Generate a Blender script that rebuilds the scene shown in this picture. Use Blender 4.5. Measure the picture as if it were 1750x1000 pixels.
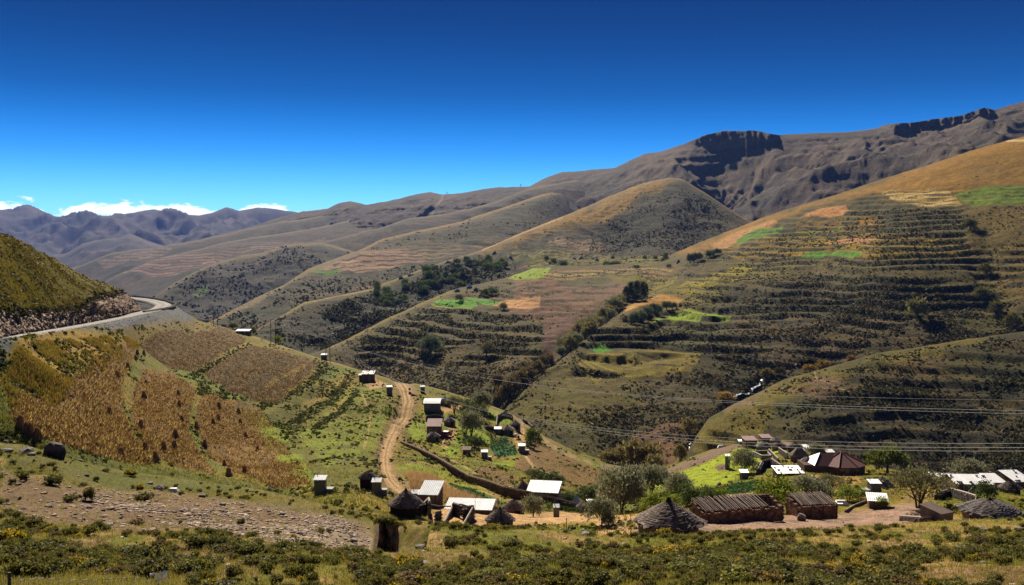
import bpy, math, random
import numpy as np
from mathutils import Vector, Matrix
from mathutils.bvhtree import BVHTree

# ------------------------------------------------------------------ camera, sky, sun
scene = bpy.context.scene
for o in list(bpy.data.objects):
    bpy.data.objects.remove(o, do_unlink=True)
COL = scene.collection
F = 1700.0                      # focal length in photo pixels (35 mm on 36 mm, 1750 px wide)
PITCH = math.atan(70.0 / F)
CP, SP = math.cos(PITCH), math.sin(PITCH)
cam = bpy.data.cameras.new("camera")
cam.sensor_width = 36.0
cam.lens = 36.0 * F / 1750.0
cam.clip_start = 0.5
cam.clip_end = 60000
camo = bpy.data.objects.new("camera", cam)
COL.objects.link(camo)
camo.location = (0, 0, 0)
camo.rotation_euler = (math.pi / 2 - PITCH, 0, 0)
scene.camera = camo

SUN_EL, SUN_AZ = 35.0, -12.0       # azimuth from +Y, clockwise
world = bpy.data.worlds.new("World")
scene.world = world
world.use_nodes = True
wt = world.node_tree
wt.nodes.clear()
def wn(t, **k):
    n = wt.nodes.new(t)
    for a, b in k.items():
        setattr(n, a, b)
    return n
sky = wn('ShaderNodeTexSky', sky_type='NISHITA')
sky.sun_disc = False
sky.sun_elevation = math.radians(SUN_EL)
sky.sun_rotation = math.radians(SUN_AZ)
sky.altitude = 2600
sky.air_density = 1.0
sky.dust_density = 0.05
sky.ozone_density = 4.0
tc = wn('ShaderNodeTexCoord')
sx = wn('ShaderNodeSeparateXYZ')
wt.links.new(tc.outputs['Generated'], sx.inputs[0])
rp = wn('ShaderNodeValToRGB')
mr = wn('ShaderNodeMapRange')
mr.inputs['From Min'].default_value = 0.0
mr.inputs['From Max'].default_value = 0.5
wt.links.new(sx.outputs['Z'], mr.inputs['Value'])
wt.links.new(mr.outputs[0], rp.inputs[0])
cr = rp.color_ramp
cr.interpolation = 'B_SPLINE'
SKYRAMP = [(0.0, (0.66, 0.98, 1.2)), (0.09, (0.28, 0.70, 0.98)), (0.19, (0.03, 0.335, 0.68)), (0.31, (0.0, 0.125, 0.30)), (0.52, (0.0, 0.035, 0.11)), (1.0, (0.01, 0.08, 0.26))]
while len(cr.elements) < len(SKYRAMP):
    cr.elements.new(0.5)
for e, (p, c) in zip(cr.elements, SKYRAMP):
    e.position = p
    e.color = (c[0], c[1], c[2], 1)
mul = wn('ShaderNodeMix', data_type='RGBA', blend_type='MULTIPLY')
mul.inputs[0].default_value = 1.0
wt.links.new(sky.outputs[0], mul.inputs[6])
wt.links.new(rp.outputs[0], mul.inputs[7])
# low fair-weather clouds on the horizon (a band of direction-space noise, mostly to the north-west)
mp = wn('ShaderNodeMapping')
mp.inputs['Scale'].default_value = (1, 1, 3.0)
wt.links.new(tc.outputs['Generated'], mp.inputs[0])
nz = wn('ShaderNodeTexNoise')
nz.inputs['Scale'].default_value = 21.0
nz.inputs['Detail'].default_value = 9.0
nz.inputs['Roughness'].default_value = 0.58
wt.links.new(mp.outputs[0], nz.inputs[0])
def wmath(op, a, b=None, c=None, clamp=False):
    n = wn('ShaderNodeMath', operation=op)
    n.use_clamp = clamp
    for i, v in enumerate((a, b, c)):
        if v is None: continue
        if isinstance(v, (int, float)): n.inputs[i].default_value = v
        else: wt.links.new(v, n.inputs[i])
    return n.outputs[0]
# vertical window centred on z=0.042
dz = wmath('ABSOLUTE', wmath('SUBTRACT', sx.outputs['Z'], 0.036))
win = wmath('SUBTRACT', 1.0, wmath('DIVIDE', dz, 0.0145), clamp=True)
ratio = wmath('DIVIDE', sx.outputs['X'], wmath('MAXIMUM', wmath('ABSOLUTE', sx.outputs['Y']), 0.01))
ax = wmath('SUBTRACT', 1.0, wmath('MULTIPLY', wmath('ABSOLUTE', wmath('ADD', ratio, 0.38)), 2.5), clamp=True)
m0 = wmath('ADD', nz.outputs[0], wmath('MULTIPLY', win, 0.25))
m0 = wmath('ADD', m0, wmath('MULTIPLY', ax, 0.14))
mask = wmath('MULTIPLY', wmath('SUBTRACT', m0, 0.70), 16.0, clamp=True)
mask = wmath('MULTIPLY', mask, wmath('MULTIPLY', win, 6.0, clamp=True))
mask = wmath('MULTIPLY', mask, wmath('MULTIPLY', ax, 5.0, clamp=True))
cm = wn('ShaderNodeMix', data_type='RGBA')
wt.links.new(mask, cm.inputs[0])
wt.links.new(mul.outputs[2], cm.inputs[6])
cm.inputs[7].default_value = (9.0, 9.6, 10.5, 1)
bg = wn('ShaderNodeBackground')
bg.inputs['Strength'].default_value = 0.10
wt.links.new(cm.outputs[2], bg.inputs[0])
wo = wn('ShaderNodeOutputWorld')
wt.links.new(bg.outputs[0], wo.inputs[0])

sl = bpy.data.lights.new("sun", 'SUN')
sl.energy = 5.0
sl.angle = math.radians(0.53)
sl.color = (1.0, 0.91, 0.76)
so = bpy.data.objects.new("sun", sl)
COL.objects.link(so)
el, az = math.radians(SUN_EL), math.radians(SUN_AZ)
SUNV = Vector((math.sin(az) * math.cos(el), math.cos(az) * math.cos(el), math.sin(el)))
so.rotation_euler = SUNV.to_track_quat('Z', 'Y').to_euler()
so.location = (0, 0, 300)

vs = scene.view_settings
vs.view_transform = 'Standard'
vs.look = 'None'
vs.exposure = 0.72
vs.gamma = 1.0
vs.use_curve_mapping = False

# ------------------------------------------------------------------ maths
rng = np.random.default_rng(11)
random.seed(5)
def P3(px, py, Y):
    """photo pixel + forward distance -> world point (arrays or scalars)"""
    u = (np.asarray(px, float) - 875.0) / F
    v = (500.0 - np.asarray(py, float)) / F
    dy = CP + v * SP
    dz = -SP + v * CP
    s = np.asarray(Y, float) / dy
    return np.stack([u * s, dy * s, dz * s], -1)
_T = rng.random((256, 256)).astype(np.float32)
def vnoise(x, y):
    xi = np.floor(x).astype(int); yi = np.floor(y).astype(int)
    fx = x - xi; fy = y - yi
    fx = fx * fx * (3 - 2 * fx); fy = fy * fy * (3 - 2 * fy)
    a = _T[xi & 255, yi & 255]; b = _T[(xi + 1) & 255, yi & 255]
    c = _T[xi & 255, (yi + 1) & 255]; d = _T[(xi + 1) & 255, (yi + 1) & 255]
    return (a * (1 - fx) + b * fx) * (1 - fy) + (c * (1 - fx) + d * fx) * fy
def fbm(x, y, o=4, r=0.5):
    s = 0; a = 1; t = 0
    for i in range(o):
        s = s + a * vnoise(x + 17.3 * i, y - 9.1 * i); t += a
        a *= r; x = x * 2.03; y = y * 2.03
    return s / t                       # 0..1
def ridged(x, y, o=3):
    s = 0; a = 1; t = 0
    for i in range(o):
        s = s + a * (1 - np.abs(2 * vnoise(x + 31.7 * i, y + 5.3 * i) - 1)); t += a
        a *= 0.5; x = x * 2.1; y = y * 2.1
    return s / t
def smooth(a, b, x):
    t = np.clip((x - a) / (b - a), 0, 1)
    return t * t * (3 - 2 * t)
def inpoly(px, py, poly):
    ins = np.zeros(px.shape, bool)
    n = len(poly)
    for i in range(n):
        x1, y1 = poly[i]; x2, y2 = poly[(i + 1) % n]
        if y1 == y2: continue
        c = ((y1 > py) != (y2 > py)) & (px < (x2 - x1) * (py - y1) / (y2 - y1) + x1)
        ins ^= c
    return ins
def dseg(px, py, pts, closed=False, ys=1.0):
    d = np.full(px.shape, 1e9)
    n = len(pts)
    for i in range(n if closed else n - 1):
        x1, y1 = pts[i]; x2, y2 = pts[(i + 1) % n]
        y1 *= ys; y2 *= ys
        dx, dy = x2 - x1, y2 - y1
        L = dx * dx + dy * dy + 1e-9
        t = np.clip(((px - x1) * dx + (py * ys - y1) * dy) / L, 0, 1)
        d = np.minimum(d, np.hypot(px - x1 - t * dx, py * ys - y1 - t * dy))
    return d
def pmask(px, py, poly, soft=2.0):
    """soft polygon mask"""
    m = np.zeros(px.shape)
    xs = [p[0] for p in poly]; ys = [p[1] for p in poly]
    bb = (px > min(xs) - 3 * soft) & (px < max(xs) + 3 * soft) & (py > min(ys) - 3 * soft) & (py < max(ys) + 3 * soft)
    if not bb.any(): return m
    x = px[bb]; y = py[bb]
    ins = inpoly(x, y, poly); d = dseg(x, y, poly, True)
    m[bb] = smooth(-soft, soft, np.where(ins, d, -d))
    return m
def lmask(px, py, pts, w, soft=1.0, ys=1.0):
    m = np.zeros(px.shape)
    xs = [p[0] for p in pts]; yy = [p[1] for p in pts]; q = w + 3 * soft
    bb = (px > min(xs) - q) & (px < max(xs) + q) & (py > min(yy) - q) & (py < max(yy) + q)
    if not bb.any(): return m
    m[bb] = 1 - smooth(w - soft, w + soft, dseg(px[bb], py[bb], pts, ys=ys))
    return m

# ------------------------------------------------------------------ mesh + tagging helpers
def mesh_np(name, V, Q, smooth_=False):
    """V (n,3), Q (m,4) or (m,3) -> mesh"""
    me = bpy.data.meshes.new(name)
    V = np.asarray(V, np.float32); Q = np.asarray(Q, np.int32)
    k = Q.shape[1]
    me.vertices.add(len(V)); me.vertices.foreach_set('co', V.ravel())
    me.loops.add(Q.size); me.loops.foreach_set('vertex_index', Q.ravel())
    me.polygons.add(len(Q)); me.polygons.foreach_set('loop_start', np.arange(0, Q.size, k, dtype=np.int32))
    me.polygons.foreach_set('loop_total', np.full(len(Q), k, np.int32))
    if smooth_: me.polygons.foreach_set('use_smooth', np.ones(len(Q), bool))
    me.update(calc_edges=True)
    return me
def set_col(me, C):
    a = me.color_attributes.new('Col', 'FLOAT_COLOR', 'POINT')
    c4 = np.ones((len(C), 4), np.float32); c4[:, :3] = C
    a.data.foreach_set('color', c4.ravel())
def tag(o, label=None, cat=None, group=None, kind=None):
    if label: o['label'] = label
    if cat: o['category'] = cat
    if group: o['group'] = group
    if kind: o['kind'] = kind
    return o
def link(name, me, mat=None, parent=None):
    o = bpy.data.objects.new(name, me)
    COL.objects.link(o)
    if mat is not None and me is not None and len(me.materials) == 0: me.materials.append(mat)
    if parent is not None: o.parent = parent
    return o
def empty(name, loc, rz=0, scale=1.0):
    o = bpy.data.objects.new(name, None)
    COL.objects.link(o)
    o.location = loc; o.rotation_euler = (0, 0, rz); o.scale = (scale,) * 3
    o.empty_display_size = 0.5
    return o

# ------------------------------------------------------------------ materials
def nmat(name):
    m = bpy.data.materials.new(name)
    m.use_nodes = True
    t = m.node_tree
    return m, t, t.nodes['Principled BSDF']
def mat_vc(name, scale=1.0, amt=0.35, bump=0.3, bdist=0.2, fine=6.0, rough=0.95, speck=0.5):
    """vertex colour x world-space noise, with bump"""
    m, t, b = nmat(name)
    N = t.nodes.new; L = t.links.new
    a = N('ShaderNodeAttribute'); a.attribute_name = 'Col'
    tcn = N('ShaderNodeTexCoord')
    n1 = N('ShaderNodeTexNoise'); n1.inputs['Scale'].default_value = scale; n1.inputs['Detail'].default_value = 8; n1.inputs['Roughness'].default_value = 0.65
    n2 = N('ShaderNodeTexNoise'); n2.inputs['Scale'].default_value = scale * fine; n2.inputs['Detail'].default_value = 4; n2.inputs['Roughness'].default_value = 0.7
    L(tcn.outputs['Object'], n1.inputs[0]); L(tcn.outputs['Object'], n2.inputs[0])
    r1 = N('ShaderNodeMapRange'); r1.inputs['From Min'].default_value = 0.3; r1.inputs['From Max'].default_value = 0.7
    r1.inputs['To Min'].default_value = 1 - amt; r1.inputs['To Max'].default_value = 1 + amt
    L(n1.outputs[0], r1.inputs[0])
    r2 = N('ShaderNodeMapRange'); r2.inputs['From Min'].default_value = 0.3; r2.inputs['From Max'].default_value = 0.7
    r2.inputs['To Min'].default_value = 1 - amt; r2.inputs['To Max'].default_value = 1 + amt
    L(n2.outputs[0], r2.inputs[0])
    mm = N('ShaderNodeMath'); mm.operation = 'MULTIPLY'; L(r1.outputs[0], mm.inputs[0]); L(r2.outputs[0], mm.inputs[1])
    vm = N('ShaderNodeVectorMath'); vm.operation = 'SCALE'; L(a.outputs['Color'], vm.inputs[0])
    L(vm.outputs[0], b.inputs['Base Color'])
    b.inputs['Roughness'].default_value = rough
    b.inputs['Specular IOR Level'].default_value = 0.1
    n3 = N('ShaderNodeTexNoise'); n3.inputs['Scale'].default_value = scale * fine * 1.7; n3.inputs['Detail'].default_value = 3; n3.inputs['Roughness'].default_value = 0.8; L(tcn.outputs['Object'], n3.inputs[0])
    r3 = N('ShaderNodeMapRange'); r3.inputs['From Min'].default_value = 0.50; r3.inputs['From Max'].default_value = 0.60; r3.inputs['To Min'].default_value = 1.12; r3.inputs['To Max'].default_value = 1 - speck; L(n3.outputs[0], r3.inputs[0])
    m3 = N('ShaderNodeMath'); m3.operation = 'MULTIPLY'; L(mm.outputs[0], m3.inputs[0]); L(r3.outputs[0], m3.inputs[1]); L(m3.outputs[0], vm.inputs['Scale'])
    ad = N('ShaderNodeMath'); ad.operation = 'ADD'; L(n1.outputs[0], ad.inputs[0]); L(n2.outputs[0], ad.inputs[1])
    bp = N('ShaderNodeBump'); bp.inputs['Strength'].default_value = bump; bp.inputs['Distance'].default_value = bdist
    L(ad.outputs[0], bp.inputs['Height']); L(bp.outputs[0], b.inputs['Normal'])
    return m
# ------------------------------------------------------------------ terrain sheets
def tps_fit(P, w, lam=1e-4):
    P = np.asarray(P, float) / 300.0
    n = len(P)
    r = np.hypot(P[:, None, 0] - P[None, :, 0], P[:, None, 1] - P[None, :, 1])
    K = np.where(r > 0, r * r * np.log(r + 1e-12), 0) + lam * np.eye(n)
    A = np.zeros((n + 3, n + 3)); A[:n, :n] = K; A[:n, n] = 1; A[:n, n + 1:] = P; A[n:, :n] = A[:n, n:].T
    return P, np.linalg.solve(A, np.concatenate([w, np.zeros(3)]))
def tps_eval(fit, x, y):
    P, c = fit
    x = x / 300.0; y = y / 300.0
    s = c[-3] + c[-2] * x + c[-1] * y
    for (a, b), k in zip(P, c[:-3]):
        r2 = (x - a) ** 2 + (y - b) ** 2
        s = s + k * 0.5 * r2 * np.log(r2 + 1e-12)
    return s
SHEETS = {}
SAT = 1.28
PATH_BVH = []
def sheet(name, top, bottom, ctrl, cols, rows, disp=None, paint=None, roll=(0.05, 6.0), back=(0.5, 300.0), wob=1.0, power=1.0, matr=None, flat=()):
    """top / bottom: pixel outlines [(px,py)], ctrl [(px,py,Y)].
    back = (downhill gradient, length in m) of the hidden far side"""
    tx = [p[0] for p in top]; x0, x1 = tx[0], tx[-1]
    xs = np.linspace(x0, x1, cols)
    yt = np.interp(xs, tx, [p[1] for p in top])
    k = np.array([.25, .5, .25]); ypad = np.pad(yt, 1, mode='edge'); yt = np.convolve(ypad, k, 'valid')
    yt = yt + wob * (fbm(xs / 23.0 + len(name), xs * 0 + 3.1, 5, 0.6) - 0.5) * 2.4
    yb = np.interp(xs, [p[0] for p in bottom], [p[1] for p in bottom])
    t = np.linspace(0, 1, rows) ** power
    PX = np.repeat(xs[None, :], rows, 0)
    PY = yt[None, :] + (yb - yt)[None, :] * t[:, None]
    fit = tps_fit([(c[0], c[1]) for c in ctrl], np.array([1000.0 / c[2] for c in ctrl]))
    W = tps_eval(fit, PX, PY)
    W = np.maximum(W, 0.03)
    Y = 1000.0 / W
    dyt = PY - yt[None, :]
    Y = Y * (1 + roll[0] * np.exp(-dyt / roll[1]) * (smooth(300, 380, PX) if name == 'village_hillside' else 1))
    P = P3(PX, PY, Y)
    if disp is not None:
        P = disp(P, PX, PY, dyt)
    C = paint(P, PX, PY, dyt)
    g_ = C.mean(-1, keepdims=True); C = np.clip((g_ + (C - g_) * (1.5 if matr is mVal else SAT if matr is not mMid and matr is not mFar or name == 'knoll_hill' else 1.18 if matr is mMid else 1.05)) * (.84 if matr is mMid else 1), .004, 1)
    # far side
    nb = 7
    top_row = P[0]
    B = []
    for i in range(nb, 0, -1):
        q = (i / nb) ** 1.4
        L = back[1] * q
        g = back[0] * (0.35 + 0.65 * min(1, q * 2))
        R = top_row.copy()
        hd = R[:, :2] / np.linalg.norm(R[:, :2], axis=1)[:, None]
        R[:, 0] += hd[:, 0] * L; R[:, 1] += hd[:, 1] * L; R[:, 2] -= L * g
        B.append(R)
    Pall = np.concatenate([np.array(B), P], 0)
    Call = np.concatenate([np.repeat(C[0:1], nb, 0), C], 0)
    R_, C_ = Pall.shape[:2]
    idx = np.arange(R_ * C_).reshape(R_, C_)
    Q = np.stack([idx[:-1, :-1], idx[1:, :-1], idx[1:, 1:], idx[:-1, 1:]], -1).reshape(-1, 4)
    me = mesh_np(name, Pall.reshape(-1, 3), Q, True)
    set_col(me, Call.reshape(-1, 3))
    o = link(name, me, matr)
    tag(o, kind='structure')
    SHEETS[name] = dict(P=P, PX=PX, PY=PY, obj=o)
    PATH_BVH.append(name)
    return o
def mix(C, m, col):
    m = m[..., None]
    return C * (1 - m) + np.asarray(col) * m
def base_paint(P, cols, sc, w=None, oct=5):
    """blend of palette colours by stacked noises in world XY"""
    C = np.zeros(P.shape) + np.asarray(cols[0])
    for i, c in enumerate(cols[1:]):
        n = fbm(P[..., 0] / sc + 41 * i, P[..., 1] / sc - 23 * i, oct, 0.55)
        C = mix(C, smooth(0.42, 0.62, n), c)
    return C
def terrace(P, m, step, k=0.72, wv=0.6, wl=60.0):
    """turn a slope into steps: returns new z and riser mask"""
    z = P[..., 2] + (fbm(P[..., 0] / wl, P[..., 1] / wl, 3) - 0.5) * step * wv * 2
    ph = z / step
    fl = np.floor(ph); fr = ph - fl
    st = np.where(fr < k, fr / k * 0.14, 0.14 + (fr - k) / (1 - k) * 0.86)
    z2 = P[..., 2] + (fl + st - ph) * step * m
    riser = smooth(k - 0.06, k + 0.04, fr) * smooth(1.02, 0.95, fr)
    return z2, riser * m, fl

G_OL = (.085, .080, .018); G_GR = (.065, .082, .014); G_DRY = (.17, .125, .045); G_OR = (.235, .135, .035)
SHRUB = (.022, .026, .012); BROWN = (.115, .078, .045); SOIL = (.17, .098, .058); TAN = (.36, .225, .125); PALE = (.42, .31, .20)
LIME = (.195, .24, .010); CROP = (.085, .19, .012); MTN = (.105, .082, .060); MTN2 = (.070, .058, .045); ROCK = (.085, .065, .056)

mFar = mat_vc('far_slope', 0.008, 0.25, 0.5, 14.0, 6, speck=.3)
mMid = mat_vc('mid_slope', 0.04, 0.36, 0.8, 4.0, 5)
mVal = mat_vc('valley_slope', 0.14, 0.40, 0.8, 1.2, 5, speck=.6)
mNear = mat_vc('near_slope', 0.5, 0.32, 0.6, 0.35, 5)
mFore = mat_vc('foreground_earth', 2.2, 0.30, 0.7, 0.10, 5)

# ---------- far mountains
def dispF(ax, az, amp, tp=14.0):
    def f(P, PX, PY, d):
        X, Y = P[..., 0], P[..., 1]
        wx = (fbm(X / (ax * 2), Y / (az * 2), 3) - .5) * ax * 1.2
        g = ridged((X + wx) / ax, (Y + 0.7 * X) / az, 5)
        P = P.copy()
        P[..., 2] += (g - 0.62) * amp * smooth(0, tp, d)
        return P
    return f
sheet('far_mountain_range',
      [(-420, 400), (-200, 372), (0, 362), (45, 355), (70, 360), (95, 370), (140, 371), (165, 368), (200, 369), (235, 362), (262, 358), (300, 365), (340, 369), (362, 364), (387, 354), (408, 361), (440, 355), (470, 357), (510, 363), (560, 380), (640, 410), (900, 430)],
      [(-420, 500), (900, 520)],
      [(-420, 400, 11500), (0, 362, 11800), (262, 358, 11500), (440, 355, 11000), (640, 400, 10000), (900, 430, 9500), (-420, 500, 6500), (200, 500, 6300), (900, 520, 6500), (100, 430, 8500), (400, 430, 8200), (640, 450, 8000)],
      520, 110, dispF(800, 2200, 620), lambda P, a, b, d: base_paint(P, [(.072, .055, .046), (.045, .042, .032), (.10, .072, .056)], 900),
      roll=(0.01, 3), back=(0.3, 2500), wob=1.2, matr=mFar)
sheet('far_foothills',
      [(-420, 470), (-100, 452), (60, 440), (110, 434), (140, 416), (160, 411), (200, 407), (222, 399), (245, 408), (275, 419), (330, 430), (420, 440), (600, 452)],
      [(-420, 520), (600, 530)],
      [(-420, 470, 7000), (60, 440, 7200), (222, 399, 7400), (330, 430, 7000), (600, 452, 6500), (-420, 520, 5200), (100, 500, 5000), (600, 530, 5000)],
      420, 70, dispF(500, 1500, 200), lambda P, a, b, d: base_paint(P, [(.07, .055, .048), (.04, .038, .032), (.11, .078, .06)], 400),
      roll=(0.01, 3), back=(0.3, 1500), wob=1.2, matr=mFar)

# ---------- main mountain (skyline on the right)
SKYL = [(60, 500), (130, 462), (300, 420), (440, 385), (480, 371), (520, 362), (560, 357), (580, 347), (600, 343), (625, 350), (660, 345), (700, 335), (735, 327), (757, 333), (800, 328), (850, 320), (905, 319), (920, 311), (940, 300), (960, 294), (1050, 288), (1075, 275), (1100, 264), (1140, 256), (1152, 251), (1175, 243), (1210, 229), (1240, 224), (1300, 224), (1312, 227), (1330, 230), (1400, 227), (1450, 225), (1498, 220), (1510, 214), (1530, 211), (1560, 209), (1600, 203), (1645, 197), (1672, 187), (1685, 184), (1700, 189), (1750, 172), (1900, 165), (2150, 150)]
def disp_mtn(P, PX, PY, d):
    X, Y = P[..., 0], P[..., 1]
    P = P.copy()
    # spurs running down to the lower left
    q = X * 0.75 - Y * 0.30 + (fbm(X / 400, Y / 400, 3) - .5) * 260
    g = ridged(q / 330.0, (X + Y) / 1500.0, 5)
    P[..., 2] += (g - 0.62) * 250 * smooth(4, 60, d)
    P[..., 2] += ((ridged(X / 70, Y / 110 + X / 200, 4) - .6) * 17 + (fbm(X / 22, Y / 22, 4) - .5) * 12) * smooth(2, 16, d)
    st = fbm(P[..., 2] / 16, X / 420, 3)
    P[..., 1] -= (st - .5) * 34 * smooth(2, 14, d)
    # basalt cliffs under the crest
    cl = pmask(PX + (fbm(X / 90, Y / 90, 3) - .5) * 30, PY, [(1175, 243), (1210, 233), (1300, 229), (1322, 232), (1330, 252), (1290, 256), (1240, 262), (1200, 256)], 4)
    cl = np.maximum(cl, pmask(PX, PY, [(1498, 225), (1515, 218), (1560, 214), (1640, 202), (1672, 192), (1700, 194), (1690, 204), (1640, 216), (1570, 228), (1530, 232), (1500, 228)], 3))
    # the basalt band is near-vertical: bring its crest forward to the depth of its foot
    for xs_, fy in (((1150, 1175, 1200, 1240, 1290, 1330, 1345), (250, 247, 250, 254, 250, 244, 234)), ((1496, 1520, 1550, 1590, 1640, 1690, 1710), (226, 234, 232, 228, 218, 206, 194))):
        foot = np.interp(PX, xs_, fy); foot = foot + (fbm(PX / 9, PX * 0 + 2.2, 4) - .5) * 13; inx = (PX > xs_[0]) & (PX < xs_[-1]) & (PY < foot)
        ramp = smooth(xs_[0], xs_[0] + 40, PX) * smooth(xs_[-1], xs_[-1] - 26, PX) * (.72 + .35 * fbm(PX / 7, PY / 14, 3))
        cols_ = np.arange(PX.shape[1]); fr = (PY < foot).sum(0).clip(0, PX.shape[0] - 1)
        Yf = P[fr, cols_, 1][None, :]
        k = np.where(inx, 1 + (Yf / P[..., 1] - 1) * ramp, 1.0)
        P *= k[..., None]
    return P
def paint_mtn(P, PX, PY, d):
    X, Y = P[..., 0], P[..., 1]
    C = base_paint(P, [(.105, .076, .050), (.070, .060, .036), (.140, .098, .060)], 160)
    C = mix(C, smooth(.55, .75, fbm(X / 40, P[..., 2] / 9, 4)) * .5, MTN2)
    wy = (fbm(PX / 14, PY / 8, 4) - .5) * 14
    c1 = pmask(PX + wy, PY + wy * .7, [(1150, 254), (1175, 245), (1210, 236), (1240, 231), (1300, 228), (1325, 232), (1330, 246), (1300, 252), (1270, 260), (1235, 262), (1200, 258)], 2)
    c2 = pmask(PX + wy, PY + wy * .6, [(1498, 223), (1515, 216), (1560, 212), (1640, 200), (1672, 190), (1705, 191), (1690, 203), (1640, 214), (1590, 224), (1545, 230), (1520, 229)], 2)
    C = mix(C, np.maximum(c1, c2), ROCK)
    C = mix(C, smooth(5, 1, d) * smooth(900, 1100, PX) * .8, ROCK)
    st = fbm(P[..., 2] / 12, X / 300, 3); C = mix(C, smooth(.56, .64, st) * .45, (.05, .04, .034)); C = mix(C, smooth(.44, .38, st) * .3, (.17, .125, .075))
    # pale track climbing the saddle
    C = mix(C, lmask(PX, PY, [(757, 334), (754, 343), (747, 355), (736, 366)], 1.3, 1.0), (.30, .25, .20))
    return C
def cliff_top(P, PX, PY, d):
    return P
sheet('main_mountain', SKYL, [(60, 560), (500, 520), (900, 480), (1300, 470), (2150, 420)],
      [(60, 500, 6200), (300, 420, 5600), (440, 385, 5200), (600, 343, 4700), (735, 327, 4400), (905, 319, 3900), (1050, 288, 3500), (1240, 224, 3050), (1450, 225, 2850), (1700, 187, 2600), (2150, 150, 2300),
       (1240, 258, 2980), (1600, 225, 2640), (1270, 372, 2250), (1100, 350, 2600), (1400, 330, 2100), (1600, 270, 2200), (900, 380, 3150), (700, 420, 3400), (500, 440, 4300), (300, 480, 4800), (2150, 300, 1700), (60, 560, 5200), (500, 520, 3900), (900, 480, 2700), (1300, 470, 1900), (2150, 420, 1400), (1700, 420, 1600)],
      900, 170, disp_mtn, paint_mtn, roll=(0.012, 3), back=(0.45, 900), wob=1.6, matr=mMid)

def gen(gx, gz, amp, tamp=0.0, tstep=8.0, tp=16.0, skew=0.7):
    def f(P, PX, PY, d):
        X, Y = P[..., 0], P[..., 1]
        P = P.copy()
        wx = (fbm(X / (gx * 2), Y / (gx * 2), 3) - .5) * gx * 1.4
        g = ridged((X + skew * Y * 0.4 + wx) / gx, Y / gz, 5)
        P[..., 2] += (g - 0.62) * amp * smooth(0, tp, d)
        if tamp > 0:
            P[..., 2], r, fl = terrace(P, tamp * smooth(1, 8, d), tstep)
        return P
    return f
def fields(C, P, PX, PY, polys, base=(.155, .105, .065), stripe=(.27, .185, .115), n=4, jit=1.5, dark=True):
    """terraced strip fields: fine contour bands inside pixel polygons"""
    X, Y, Z = P[..., 0], P[..., 1], P[..., 2]
    w = (fbm(PX / 30, PY / 12, 4) - .5) * 3
    for (poly, step, c1, c2) in polys:
        m = pmask(PX + w * 2, PY + w * .5, poly, 1.2)
        ph = (PY + (fbm(PX / 45, PY * 0 + step, 3) - .5) * step * 1.6 + PX * 0.03) / step
        fl = np.floor(ph); fr = ph - fl
        rnd = _T[(fl.astype(int) * 7) & 255, ((PX / 55 + fl * 3.3).astype(int)) & 255]
        col = np.asarray(c1) + (np.asarray(c2) - np.asarray(c1)) * rnd[..., None]
        C = C * (1 - m[..., None]) + col * m[..., None]
        if dark:
            C = mix(C, m * smooth(.62, .75, fr) * smooth(1.0, .92, fr) * .85, SHRUB)
    return C

# left tails of the range
def p_tail(P, PX, PY, d):
    C = base_paint(P, [(.078, .064, .036), (.056, .050, .024), (.105, .078, .044)], 120)
    st = fbm(P[..., 2] / 9, P[..., 0] / 200, 3); C = mix(C, smooth(.55, .63, st) * .5, (.035, .032, .02))
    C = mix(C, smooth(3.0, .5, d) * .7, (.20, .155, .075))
    return C
sheet('distant_spur_left', [(60, 490), (127, 459), (160, 444), (192, 432), (267, 423), (343, 410), (400, 397), (445, 387), (480, 379), (530, 373), (580, 362), (640, 352), (700, 348)],
      [(60, 540), (700, 470)],
      [(60, 490, 4300), (192, 432, 4500), (343, 410, 4500), (480, 379, 4500), (700, 345, 4700), (60, 540, 3600), (350, 480, 3600), (700, 470, 3500)],
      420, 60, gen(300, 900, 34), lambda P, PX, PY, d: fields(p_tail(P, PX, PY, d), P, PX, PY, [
          ([(165, 446), (250, 428), (300, 420), (285, 432), (230, 448), (180, 458)], 5, (.14, .10, .065), (.26, .18, .11))]), roll=(0.03, 3), back=(0.3, 500), matr=mMid)
sheet('distant_spur_middle', [(150, 500), (200, 470), (277, 440), (325, 430), (377, 416), (445, 404), (517, 394), (568, 384), (620, 369), (661, 353), (710, 350)],
      [(150, 560), (710, 500)],
      [(150, 500, 3400), (277, 440, 3600), (445, 404, 3800), (568, 384, 4000), (680, 355, 4500), (710, 350, 4800), (150, 560, 2700), (400, 500, 2700), (710, 500, 2900), (400, 450, 3200)],
      450, 100, gen(260, 800, 22), lambda P, PX, PY, d: fields(p_tail(P, PX, PY, d), P, PX, PY, [
          ([(170, 468), (205, 458), (230, 462), (190, 472)], 5, (.3, .2, .12), (.36, .24, .14)),
          ([(225, 446), (270, 434), (365, 432), (368, 452), (330, 458), (300, 468), (262, 470), (215, 462)], 4.2, (.15, .095, .07), (.33, .21, .14)),
          ([(368, 433), (400, 420), (470, 414), (540, 410), (560, 402), (540, 424), (470, 436), (400, 442), (369, 446)], 4.2, (.13, .09, .06), (.24, .165, .11)),
          ([(365, 452), (392, 447), (408, 455), (385, 458)], 9, (.42, .28, .15), (.42, .28, .15))]), roll=(0.03, 3), back=(0.3, 500), matr=mMid)
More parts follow.
